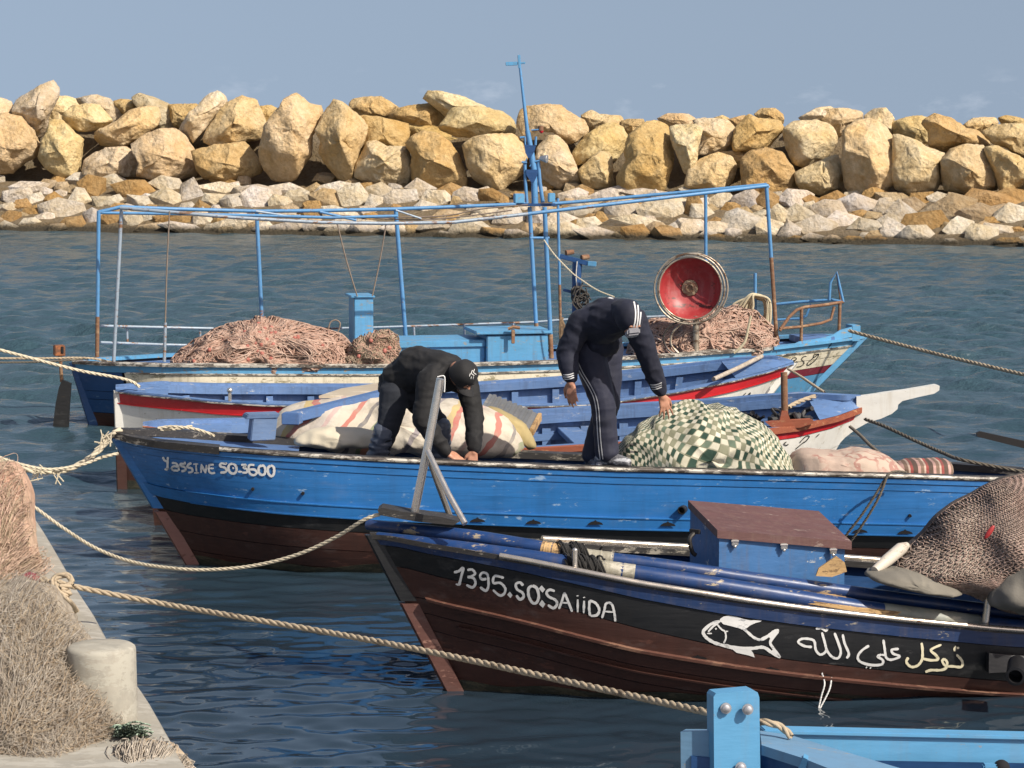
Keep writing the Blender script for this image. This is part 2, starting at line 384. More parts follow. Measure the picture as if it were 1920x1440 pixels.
def grid_faces(nv, nu):
    i, k = np.meshgrid(np.arange(nv), np.arange(nu), indexing='ij')
    return np.stack([i * nu + k, i * nu + (k + 1) % nu, (i + 1) * nu + (k + 1) % nu, (i + 1) * nu + k], -1).reshape(-1, 4)
def blob(name, mat, poly, Y, depth, parent=None, **kw):
    G, UVg, C = blob_grid(poly, Y, depth, **kw)
    nv, nu = G.shape[0] - 1, G.shape[1]
    o = npmesh(name, G.reshape(-1, 3), grid_faces(nv, nu), mat, parent, True, None, UVg.reshape(-1, 2))
    return o, G, C
def recenter(o):       # put a lone mesh's origin in its middle
    me = o.data; n = len(me.vertices); a = np.empty(n * 3, dtype=np.float32); me.vertices.foreach_get('co', a); a = a.reshape(-1, 3); c = a.mean(0)
    me.vertices.foreach_set('co', (a - c).ravel()); o.location = V([float(x) for x in c]) + o.location; ORG[o.name] = V(o.location); me.update(); return o

# ================================================================== breakwater
import bmesh
def Yw(px): return 78.5 - 12.0 * px / 1920
def ytop(px): return 333 + 32 * min(max(px, -300), 2200) / 1920
ROCK = objcol('limestone_rock', .92, .85, 1.0)
EARTH = objcol('rubble_earth', .95, .9, 1.4)
def core():
    rows = []; pxs = np.linspace(-1500, 3400, 200)
    zt = [AY(p, ytop(p), Yw(p) + 5).z for p in pxs]
    prof = [(-2.2, lambda z: -.9), (-.3, lambda z: -.12), (1.2, lambda z: .22 * z), (3.0, lambda z: .55 * z), (5.0, lambda z: z - .12), (6.2, lambda z: z - .1), (6.9, lambda z: z + .3), (7.25, lambda z: z + 1.2), (8.6, lambda z: z + 1.95), (14, lambda z: z + 1.8), (24, lambda z: -1.0)]
    for dy, fz in prof:
        r = []
        for p, z in zip(pxs, zt):
            b = AY(p, 400, Yw(p)); q = V((b.x * (Yw(p) + dy) / Yw(p), Yw(p) + dy, fz(z)))
            nz = noise.noise(q * 1.1) * .22 + noise.noise(q * 3.1) * .10
            r.append(q + V((0, nz, nz * .8)))
        rows.append(r)
    m = MB(); m.grid(rows); o = m.build('breakwater_ground', EARTH, None, 60); o.color = (.22, .18, .125, 1); tag(o, kind='structure')  # brown ground, darkened to stand in for shade in the rock gaps
core()
TAN, PALE, OCH, GREY = (.72, .575, .35), (.78, .67, .47), (.64, .475, .245), (.60, .53, .41)
R1, R2, R3 = 0, 640, 1220
BOULDERS = [  # label, region offset, row, tone, outline
 ('huge smooth tan boulder cut by the left edge of the photo', R1, 0, TAN, [(0,370),(90,380),(150,450),(190,530),(180,580),(110,620),(60,660),(0,668),(-150,650),(-160,400)]),
 ('tan boulder top peeking over the huge one at the left edge', R1, 1, TAN, [(-80,300),(0,285),(50,305),(70,350),(60,400),(-20,420),(-90,400)]),
 ('tall grey-streaked boulder with the highest peak at far left', R1, 1, GREY, [(75,290),(130,250),(210,215),(255,193),(290,235),(290,275),(262,330),(235,390),(240,440),(200,490),(170,490),(110,410),(66,350)]),
 ('pale squat boulder right of the tall far left peak', R1, 2, PALE, [(240,280),(330,275),(400,290),(400,350),(330,400),(310,420),(260,420),(235,390)]),
 ('grey weathered boulder behind the oval one at far left', R1, 2, GREY, [(385,290),(490,268),(560,290),(590,320),(650,340),(660,370),(600,420),(540,400),(430,350)]),
 ('egg shaped tan boulder beside the long slanting boulder', R1, 1, TAN, [(318,380),(360,335),(430,315),(500,320),(545,370),(572,400),(530,440),(430,457),(370,440),(330,410)]),
 ('teardrop boulder standing on its wide end at the left', R1, 0, TAN, [(255,400),(310,405),(380,470),(415,500),(410,580),(400,660),(380,685),(300,680),(230,640),(192,590),(220,500),(243,450)]),
 ('long smooth slanting boulder over a dark hollow', R1, 1, TAN, [(475,490),(500,460),(580,410),(660,350),(750,330),(800,335),(815,380),(800,430),(740,480),(650,525),(580,547),(510,530)]),
 ('craggy grey boulder behind the long slanting one', R1, 2, GREY, [(680,285),(720,263),(780,280),(850,310),(910,340),(928,400),(890,445),(830,450),(790,430),(760,380),(700,320)]),
 ('small brown boulder top behind the craggy grey one', R1, 2, OCH, [(580,300),(620,290),(695,295),(710,345),(650,375),(600,350)]),
 ('brown flat topped boulder behind the leaning slab', R1, 2, OCH, [(850,318),(1010,316),(1030,370),(960,450),(900,430)]),
 ('two humped white boulder at the foot of the left wall', R1, 0, PALE, [(415,600),(460,570),(540,545),(640,538),(690,570),(727,640),(710,692),(600,695),(480,692),(412,665)]),
 ('broad boulder with a dark undercut left face', R1, 0, TAN, [(680,530),(750,475),(830,448),(890,445),(940,480),(990,550),(1022,640),(1000,685),(920,702),(790,702),(715,685),(725,620)]),
 ('straight sided slab leaning right against the skyline', R1, 1, PALE, [(905,460),(950,390),(1020,320),(1070,265),(1112,250),(1150,280),(1158,310),(1120,360),(1060,440),(990,512),(960,497),(912,477)]),
 ('rounded tan boulder resting on the blocky ochre one', R1, 1, TAN, [(1050,480),(1080,430),(1130,350),(1180,300),(1240,278),(1310,300),(1335,350),(1365,430),(1372,475),(1310,500),(1180,512),(1090,527),(1052,507)]),
 ('blocky ochre boulder with a rough chiselled face', R1, 0, OCH, [(985,560),(1100,530),(1250,513),(1290,560),(1342,620),(1340,668),(1260,697),(1110,708),(1045,702),(1010,650)]),
 ('small brown boulder in the notch left of the tall pillar rock', R1, 2, OCH, [(1330,328),(1390,322),(1440,345),(1420,400),(1355,420),(1330,380)]),
 ('tall pillar boulder with a bulging shoulder on its right', R1, 0, TAN, [(1460,300),(1510,263),(1550,285),(1580,320),(1640,330),(1652,380),(1625,430),(1600,480),(1595,570),(1550,640),(1510,703),(1400,703),(1360,650),(1335,580),(1345,510),(1365,430),(1400,380),(1440,340)]),
 ('tall narrow based boulder right of the black cleft', R1, 0, TAN, [(1670,350),(1715,298),(1760,320),(1830,370),(1887,430),(1870,510),(1842,560),(1842,620),(1810,690),(1790,728),(1740,702),(1690,640),(1635,560),(1650,510),(1625,450)]),
 ('knobbly brown boulder on the skyline left of the mast', R2, 2, OCH, [(35,310),(60,290),(120,280),(200,278),(240,300),(287,330),(260,390),(180,400),(100,380),(50,345)]),
 ('flat brown boulder with a fissured top beside the knobbly one', R2, 2, OCH, [(222,375),(280,340),(350,325),(480,308),(517,330),(527,390),(500,440),(440,450),(420,420),(340,430),(280,410)]),
 ('smooth rectangular ochre boulder under the knobbly brown one', R2, 1, OCH, [(95,375),(180,383),(290,405),(340,420),(347,470),(325,540),(200,540),(110,570),(92,540)]),
 ('white faced lumpy boulder with broken ledges', R2, 0, PALE, [(140,508),(170,503),(230,535),(340,538),(345,580),(363,600),(360,690),(340,738),(240,743),(160,738),(72,690),(80,620),(105,570)]),
 ('big ochre boulder with a sloping rounded shoulder', R2, 0, OCH, [(330,530),(360,490),(420,458),(490,470),(560,520),(600,580),(642,690),(632,753),(520,748),(420,743),(365,705),(365,580)]),
 ('long flat capstone overhanging at the highest point of the middle', R2, 2, PALE, [(420,290),(450,250),(520,253),(640,283),(690,310),(755,330),(700,400),(560,400),(520,370),(470,320)]),
 ('wide pale boulder under the long capstone', R2, 1, TAN, [(545,380),(570,340),(650,330),(760,335),(850,338),(917,380),(922,430),(890,472),(800,477),(690,487),(600,482),(540,460),(498,440),(530,400)]),
 ('broad smooth round boulder just left of the mast', R2, 0, TAN, [(628,530),(680,490),(760,476),(880,473),(930,510),(948,590),(942,670),(880,712),(820,758),(770,753),(680,702),(648,620)]),
 ('shaded boulder wedged under the wide pale one', R2, 2, OCH, [(330,430),(430,395),(510,440),(600,480),(690,480),(650,560),(560,580),(480,500),(400,490),(345,490)]),
 ('large pale boulder directly behind the mast', R2, 1, TAN, [(925,350),(960,328),(1040,320),(1130,323),(1190,370),(1250,400),(1267,450),(1200,512),(1150,522),(1090,460),(990,450),(940,480),(905,420)]),
 ('smooth wedge boulder just right of the mast', R2, 0, PALE, [(1010,540),(1060,488),(1110,478),(1160,520),(1190,590),(1220,680),(1242,742),(1130,753),(1040,722),(1000,640)]),
 ('low pale boulder on the skyline right of the mast', R2, 2, TAN, [(1235,375),(1290,345),(1330,368),(1442,376),(1448,425),(1400,450),(1330,450),(1260,450)]),
 ('cracked boulder with a pinkish top above the pyramid rock', R2, 1, TAN, [(1185,570),(1260,480),(1330,430),(1400,408),(1450,440),(1484,500),(1460,550),(1400,612),(1380,590),(1310,580),(1240,622),(1215,640),(1188,610)]),
 ('small pyramid shaped boulder in the front row', R2, 0, TAN, [(1220,660),(1280,600),(1330,563),(1380,568),(1397,610),(1397,690),(1412,763),(1330,763),(1250,748)]),
 ('dark ochre boulder with a ragged face and white crown', R2, 0, OCH, [(1480,480),(1560,420),(1620,400),(1690,430),(1697,520),(1710,580),(1690,650),(1660,753),(1440,773),(1418,690),(1470,610),(1460,560)]),
 ('thin flat rock lying on top of the dark ochre boulder', R2, 2, TAN, [(1625,392),(1680,363),(1790,366),(1828,395),(1800,440),(1700,450)]),
 ('squarish brown boulder on the skyline right of the pinkish one', R2, 2, OCH, [(1440,400),(1480,393),(1553,393),(1560,430),(1500,480),(1440,450)]),
 ('upright bone shaped boulder narrowing to its foot', R3, 0, PALE, [(98,430),(140,418),(230,423),(267,450),(242,540),(237,610),(200,682),(170,662),(143,590),(108,500)]),
 ('cream boulder with a notched lower edge beside the bone shaped one', R3, 1, PALE, [(220,400),(280,388),(400,398),(439,440),(427,520),(400,562),(280,572),(236,572),(260,460)]),
 ('rough ochre boulder with a deep diagonal crack', R3, 1, OCH, [(423,520),(440,440),(480,395),(510,370),(560,390),(680,393),(692,440),(650,490),(600,545),(500,553),(428,553)]),
 ('small loaf shaped rock perched on the cracked ochre boulder', R3, 2, OCH, [(533,370),(570,338),(640,338),(682,370),(682,420),(590,420)]),
 ('low brown boulder half buried left of the split ochre one', R3, 0, TAN, [(178,742),(200,650),(260,600),(350,566),(410,585),(445,640),(425,705),(390,748),(300,763)]),
 ('flat tan boulder joining the two low brown ones', R3, 1, TAN, [(340,570),(480,548),(600,543),(600,600),(480,640),(400,640)]),
 ('ochre boulder with one smooth pale side and one rough side', R3, 0, OCH, [(473,600),(520,560),(600,543),(680,570),(730,650),(757,690),(742,763),(640,778),(480,763),(473,680)]),
 ('heart shaped smooth boulder tapering downward', R3, 1, PALE, [(688,450),(740,410),(860,398),(930,428),(957,490),(932,560),(880,612),(800,643),(740,622),(708,550)]),
 ('white topped flat boulder on the skyline above the heart shaped one', R3, 2, PALE, [(763,387),(850,340),(940,320),(975,340),(960,400),(860,420),(795,410)]),
 ('brown oval boulder left of the tallest right hand rock', R3, 2, TAN, [(860,385),(900,345),(1000,338),(1092,355),(1090,400),(1000,450),(960,490),(925,440)]),
 ('cream boulder with a long dark seam in the front row', R3, 0, PALE, [(748,670),(830,630),(920,590),(970,576),(992,620),(1003,773),(900,783),(790,773),(758,720)]),
 ('tallest broad boulder right of the black gap', R3, 0, TAN, [(1000,460),(1060,408),(1130,393),(1200,428),(1262,500),(1262,640),(1242,722),(1180,783),(1080,788),(1010,742),(993,640),(998,550)]),
 ('white peaked boulder behind the tallest right hand rock', R3, 2, PALE, [(1100,375),(1150,343),(1207,336),(1248,390),(1255,480),(1190,480),(1120,420)]),
 ('smooth pale flat faced boulder between two rougher ones', R3, 0, PALE, [(1265,473),(1350,498),(1430,538),(1522,573),(1482,620),(1502,700),(1482,768),(1330,778),(1268,748),(1248,690),(1258,560)]),
 ('ribbed tan boulder behind the smooth pale one', R3, 2, TAN, [(1245,410),(1330,383),(1400,376),(1455,400),(1470,480),(1430,540),(1340,520),(1262,480)]),
 ('long brown boulder sloping over a shadowed gap', R3, 1, OCH, [(1400,410),(1470,368),(1540,383),(1620,438),(1700,448),(1757,500),(1752,535),(1600,533),(1500,573),(1440,530),(1440,460)]),
 ('rounded brown boulder standing near the right end of the front row', R3, 0, TAN, [(1503,610),(1560,548),(1640,528),(1722,533),(1752,620),(1792,710),(1782,753),(1680,768),(1520,773),(1508,690)]),
 ('flat pale boulder on the skyline near the right edge', R3, 2, TAN, [(1610,425),(1660,388),(1780,383),(1805,410),(1740,460),(1640,465)]),
 ('long smooth boulder dipping out of the right edge', R3, 1, TAN, [(1703,455),(1780,423),(1920,418),(2000,430),(2000,560),(1910,583),(1840,542),(1770,520)]),
 ('large boulder in shadow at the lower right end of the wall', R3, 0, TAN, [(1728,540),(1800,533),(1860,568),(1940,610),(2000,640),(2000,763),(1880,773),(1800,753),(1780,670),(1748,600)]),
 ('low orange topped rock on the skyline at the right edge', R3, 2, OCH, [(1790,387),(1830,373),(1950,393),(1950,430),(1810,430)]),
 ('tiny rounded rock on the skyline left of the loaf shaped one', R3, 2, TAN, [(328,385),(370,373),(403,388),(400,420),(335,420)]),
 ('small jagged rock on the skyline touching the loaf shaped one', R3, 2, OCH, [(385,397),(480,373),(503,385),(490,430),(420,430)]),
 ('grey boulder past the left edge of the photo', -700, 0, TAN, [(1500,420),(1650,380),(1750,420),(1770,560),(1700,660),(1520,650),(1470,520)]),
 ('pale boulder past the right edge of the photo', 1920, 0, PALE, [(200,420),(350,400),(430,500),(440,700),(330,760),(200,740),(150,560)]),
]
BXY = []
RB = random.Random(11)
for lab, ox, row, tone, poly in BOULDERS:
    pp = [(ox + .3646 * x, 80 + .3646 * y) for x, y in poly]
    cx = sum(p[0] for p in pp) / len(pp); w = max(p[0] for p in pp) - min(p[0] for p in pp); h = max(p[1] for p in pp) - min(p[1] for p in pp)
    Y = Yw(cx) + (5.2, 6.5, 7.9)[row]
    o, G, C = blob('boulder', ROCK, pp, Y, .55 * min(w, h) / PX(Y), nu=60, nv=30, e=.38, ed=.6, namp=.06, nfreq=2.2, facets=13, rnd=RB, tilt=.22, sm=0, detail=.045, cut=(.55, .86), grow=1.05)
    recenter(o); j = RB.uniform(.92, 1.08); o.color = (tone[0] * j, tone[1] * j * RB.uniform(.97, 1.03), tone[2] * j * RB.uniform(.9, 1.1), 1)
    tag(o, lab, 'boulder', 'large boulders of the breakwater'); BXY.append((cx, row, lab))
WH, OR, TN = (.70, .65, .58), (.47, .315, .15), (.52, .42, .29)
SM = {R1: 'W170,750,110,30 W90,800,60,50 W190,815,40,35 O470,770,60,60 W405,820,50,50 W540,830,60,30 O170,880,60,28 W320,875,100,45 O50,915,60,35 W155,935,45,28 O380,940,70,30 W490,910,50,45 W560,735,80,40 O700,770,90,45 W870,735,70,32 W870,810,80,45 W985,785,55,55 W740,825,80,25 O570,925,45,40 W680,930,48,50 W770,905,70,40 O930,920,85,35 W940,965,90,25 W1040,920,45,45 W1110,965,55,30 O1150,925,45,28 W1130,760,90,28 O1170,715,65,18 W1110,820,55,35 W1210,830,60,38 W1330,785,100,42 W1330,820,70,50 W1470,755,65,22 W1530,805,50,45 T1620,770,50,30 T1680,825,70,45 T1680,700,50,25 W1730,775,90,40 W1815,815,65,48 W1440,830,50,35 W1230,945,95,40 W1500,950,80,30 W1640,960,60,35 W1760,955,80,35 W1870,960,70,35 O1600,880,50,30 W1480,890,60,25 W1770,890,90,30 T790,960,70,25 T300,960,60,20',
 R2: 'W60,800,65,50 W185,780,55,35 W275,755,35,22 W310,810,85,45 W400,765,60,48 O550,785,65,38 W490,815,65,40 W660,800,75,40 O780,800,65,35 W165,830,45,35 W870,920,75,50 W660,970,90,50 W480,960,75,35 O800,985,65,25 W540,1000,50,22 W290,980,70,40 W120,970,65,30 W1000,920,40,70 W1130,930,70,40 W1240,870,80,50 W1450,880,75,60 O1330,930,40,40 W1270,955,65,40 W1160,985,90,45 W1340,1000,110,30 O1520,990,65,38 W1510,945,120,40 W1680,870,115,60 O1680,1000,65,38 W1790,970,80,50 O1820,880,45,60 W1190,790,60,30 W1400,780,120,25 W1560,780,90,20 W900,1000,60,25 W740,880,60,25 T560,890,70,22',
 R3: 'W250,890,60,45 W180,970,80,50 O90,990,70,35 W350,970,65,35 W480,950,100,60 W500,830,65,60 W370,830,70,35 O600,830,50,55 W740,820,70,55 W660,910,45,50 W750,900,70,45 W620,980,65,55 W715,985,50,45 W855,960,95,45 W845,1015,50,25 W930,880,80,50 W990,930,70,50 W1070,850,85,45 W1120,960,80,35 W1210,870,45,45 W1290,890,60,55 W1220,935,60,35 W1250,990,55,55 W1370,1000,75,45 O1420,955,110,60 T1550,870,120,60 W1590,980,65,50 W1700,1000,70,48 T1700,900,90,50 W1860,905,70,55 W1790,975,65,35 O1850,1030,75,22 W1560,1035,50,18 O1750,820,140,45 O1880,800,80,35 T1350,850,50,35 T1240,800,80,25 O950,800,65,25 W1040,785,40,18 O1150,790,60,30 O350,1020,60,25 W470,1025,35,18 O1030,1025,65,22 O740,1020,50,20 T930,1020,45,22 O1150,1025,50,20 W560,900,45,30 W820,850,30,25 W1660,840,60,30 O1400,800,60,30 W1480,800,50,20'}
small = []
for ox, txt in SM.items():
    for e in txt.split():
        a, b, c, d = map(float, e[1:].split(',')); small.append((ox + .3646 * a, 80 + .3646 * b, .3646 * c, .3646 * d, e[0]))
hand = list(small)
for k in range(3000):       # fill what is left of the rubble bank with smaller stones
    if len(small) >= 296: break
    x = RB.uniform(-60, 1980); yw = 13500 / Yw(x) + 260; yt = ytop(x) - 2
    y = yt + (yw - yt) * RB.random() ** .8; a = RB.uniform(8, 17); b = a * RB.uniform(.5, .8)
    if all(((x - q[0]) / (q[2] * .6 + a * .55)) ** 2 + ((y - q[1]) / (q[3] * .6 + b * .55)) ** 2 > 1 for q in small): small.append((x, y, a, b, RB.choice('WWTOOT')))
seen = {}
for idx, (x, y, a, b, ck) in enumerate(small):
    yw = 13500 / Yw(x) + 260; u = min(1.1, max(-.05, (yw - y) / (yw - ytop(x)))); Y = Yw(x) + u * 5.0 + .15
    n = RB.choice((5, 6, 6, 7)); ph = RB.uniform(0, 6.28); ro = RB.uniform(-.18, .18); poly = []
    for k in range(n):
        t = ph + 2 * math.pi * k / n + RB.uniform(-.35, .35); rr = RB.uniform(.88, 1.12)
        X_, Y_ = math.cos(t) * a * rr * 1.32, math.sin(t) * b * rr * 1.42
        poly.append((x + X_ * math.cos(ro) - Y_ * math.sin(ro), y + X_ * math.sin(ro) + Y_ * math.cos(ro)))
    sc_ = Y / F; C = AY(x, y, Y); pts_ = []; dp = .95 * (a * b) ** .5 * sc_
    for px_, py_ in poly:
        qx, qz = (px_ - x) * sc_, -(py_ - y) * sc_; dy = RB.uniform(-.35, .35) * dp
        pts_.append(C + V((qx * 1.12, dy + .18 * qz, qz * 1.15))); pts_.append(C + V((qx * RB.uniform(.8, 1.0), dy + dp * .8 + .18 * qz, qz * .9)))
        if RB.random() < .6: pts_.append(C + V((qx * RB.uniform(.35, .8), -dp * RB.uniform(.65, 1.0) + .18 * qz, qz * RB.uniform(.3, .85))))
    bm = bmesh.new(); vv_ = [bm.verts.new(p - C) for p in pts_]; hr = bmesh.ops.convex_hull(bm, input=vv_); bmesh.ops.delete(bm, geom=[g for g in set(hr['geom_interior'] + hr['geom_unused']) if isinstance(g, bmesh.types.BMVert)], context='VERTS')
    bmesh.ops.dissolve_limit(bm, angle_limit=.3, verts=list(bm.verts), edges=list(bm.edges)); bmesh.ops.bevel(bm, geom=list(bm.edges), offset=.022 * dp + .003, segments=1, affect='EDGES', profile=.5)
    bm.verts.index_update(); so_ = V((idx * 3.1, idx * 1.7, 0)); vs_ = [v.co + V((1, 1, 1)) * noise.noise(v.co * 3.2 + so_) * .05 * dp + C for v in bm.verts]; fs_ = [tuple(v.index for v in f.verts) for f in bm.faces]; bm.free()
    o = npmesh('rock', [tuple(v) for v in vs_], fs_, ROCK, None, True, None, None, 24)
    recenter(o); tone = {'W': WH, 'O': OR, 'T': TN}[ck]; j = RB.uniform(.72, 1.08); o.color = (tone[0] * j, tone[1] * j, tone[2] * j * RB.uniform(.92, 1.06), 1)
    bl = min((q for q in BXY if q[1] == 0), key=lambda q: abs(q[0] - x))[2]
    colr = {'W': 'white', 'O': 'orange brown', 'T': 'tan'}[ck]
    form = 'long flat' if a / b > 2.1 else ('chunky' if a / b < 1.25 else 'angular'); big = 'large' if a > 28 else ('medium' if a > 18 else 'small')
    place = 'at the waterline' if u < .25 else ('mid bank' if u < .65 else 'atop the bank')
    seen.setdefault((big, colr, form, place, bl), []).append((x, idx, o))
for (big, colr, form, place, bl), obs in seen.items():
    obs.sort()
    sb = ' '.join(bl.split()[:5])
    while sb.split()[-1] in ('the', 'a', 'of', 'at', 'by', 'with', 'on', 'its', 'and', 'under', 'to', 'in', 'between', 'one', 'right', 'just', 'left', 'beside'): sb = ' '.join(sb.split()[:-1])
    for k, (x, idx, o) in enumerate(obs):
        w = '' if len(obs) == 1 else (('left ', 'right ')[k] if len(obs) == 2 else ('leftmost ', 'second ', 'third ', 'fourth ', 'fifth ', 'sixth ')[min(k, 5)])
        tag(o, f'{w}{big} {colr} {form} rock {place} below the {sb}', 'rock', 'rubble rocks below the boulders')

# the wall goes on past both edges of the photograph
bl_ = [o for o in COL.objects if o.name.startswith('boulder')]; rk_ = [o for o in COL.objects if o.name.startswith('rock')]
RO = random.Random(77); vs_, fs_ = [], []
for side_, n_ in ((-1, 9), (1, 5)):
    for k in range(n_):
        for row_ in (0, 1):
            px = (-110 - 115 * k - 50 * row_) if side_ < 0 else (2010 + 115 * k + 50 * row_); src = bl_[RO.randrange(len(bl_))]; Y = Yw(px) + (5.2, 6.5)[row_]
            g = AY(px, 300 if row_ == 0 else 225, Y); co_ = [v.co for v in src.data.vertices]; s_ = 62 / max(30, PX(Y) * max(q.length for q in co_)); mr_ = Matrix.Rotation(RO.uniform(-.4, .4), 3, 'Y') @ Matrix.Rotation(RO.uniform(-.3, .3), 3, 'Z')
            b0 = len(vs_); vs_ += [tuple(g + mr_ @ q * s_) for q in co_]; fs_ += [tuple(b0 + i for i in p.vertices) for p in src.data.polygons]
    for k in range(n_ * 14):
        px = RO.uniform(-1150, -60) if side_ < 0 else RO.uniform(1990, 2620); src = rk_[RO.randrange(len(rk_))]; u = RO.random(); Y = Yw(px) + u * 5; yw = 13500 / Yw(px) + 260; g = AY(px, yw + (ytop(px) - yw) * u, Y)
        b0 = len(vs_); vs_ += [tuple(g + v.co * 1.15) for v in src.data.vertices]; fs_ += [tuple(b0 + i for i in p.vertices) for p in src.data.polygons]
o = npmesh('rubble', vs_, fs_, ROCK, None, False); o.color = (.60, .53, .44, 1); tag(o, kind='stuff')
# ================================================================== quay
CONC = paint('quay_concrete', (.29, .27, .225), (.38, .36, .31), .3, .9, .16, 3, 0, (1, 1, 1), .5, .35, (.2, .17, .13), 5)
ZQ = .75
def quay():
    a, b = AZ(355, 1440, ZQ), AZ(20, 890, ZQ); d = (b - a); a2 = a - d * .9; b2 = b + d * 3
    rows = []; k = 60
    for e in range(k + 1):
        p = a2.lerp(b2, e / k); out = V((1, 0, 0)); jig = noise.noise(p * 2.3) * .025 + noise.noise(p * 9) * .008
        rows.append([p + V((jig + .02, 0, -1.4)), p + V((jig + .02, 0, -.06)), p + V((jig - .015, 0, -.005)), p + V((jig - .06, 0, .002 * noise.noise(p * 5))), p + V((-.6, 0, .004)), p + V((-9, 0, 0)), p + V((-9, 0, -1.4))])
    m = MB(); m.grid(rows); tag(m.build('quay', CONC, None, 50), kind='structure')
quay()
BQ = AZ(192, 1352, ZQ)
BOLLC = paint('bollard_concrete', (.31, .29, .24), (.38, .36, .30), .3, .85, .2, 6, 0, (1, 1, 1), .35, .4, (.26, .22, .16))
m = MB(); m.lathe(BQ, (0, 0, 1), [(.0, -.02), (.137, -.02), (.137, 0), (.136, .1), (.1345, .2), (.1335, .282), (.1305, .292), (.12, .3), (.07, .303), (.0, .304)], 48)
tag(m.build('bollard', BOLLC, None, 40), 'round pale concrete bollard on the quay, half buried in the nets', 'bollard')
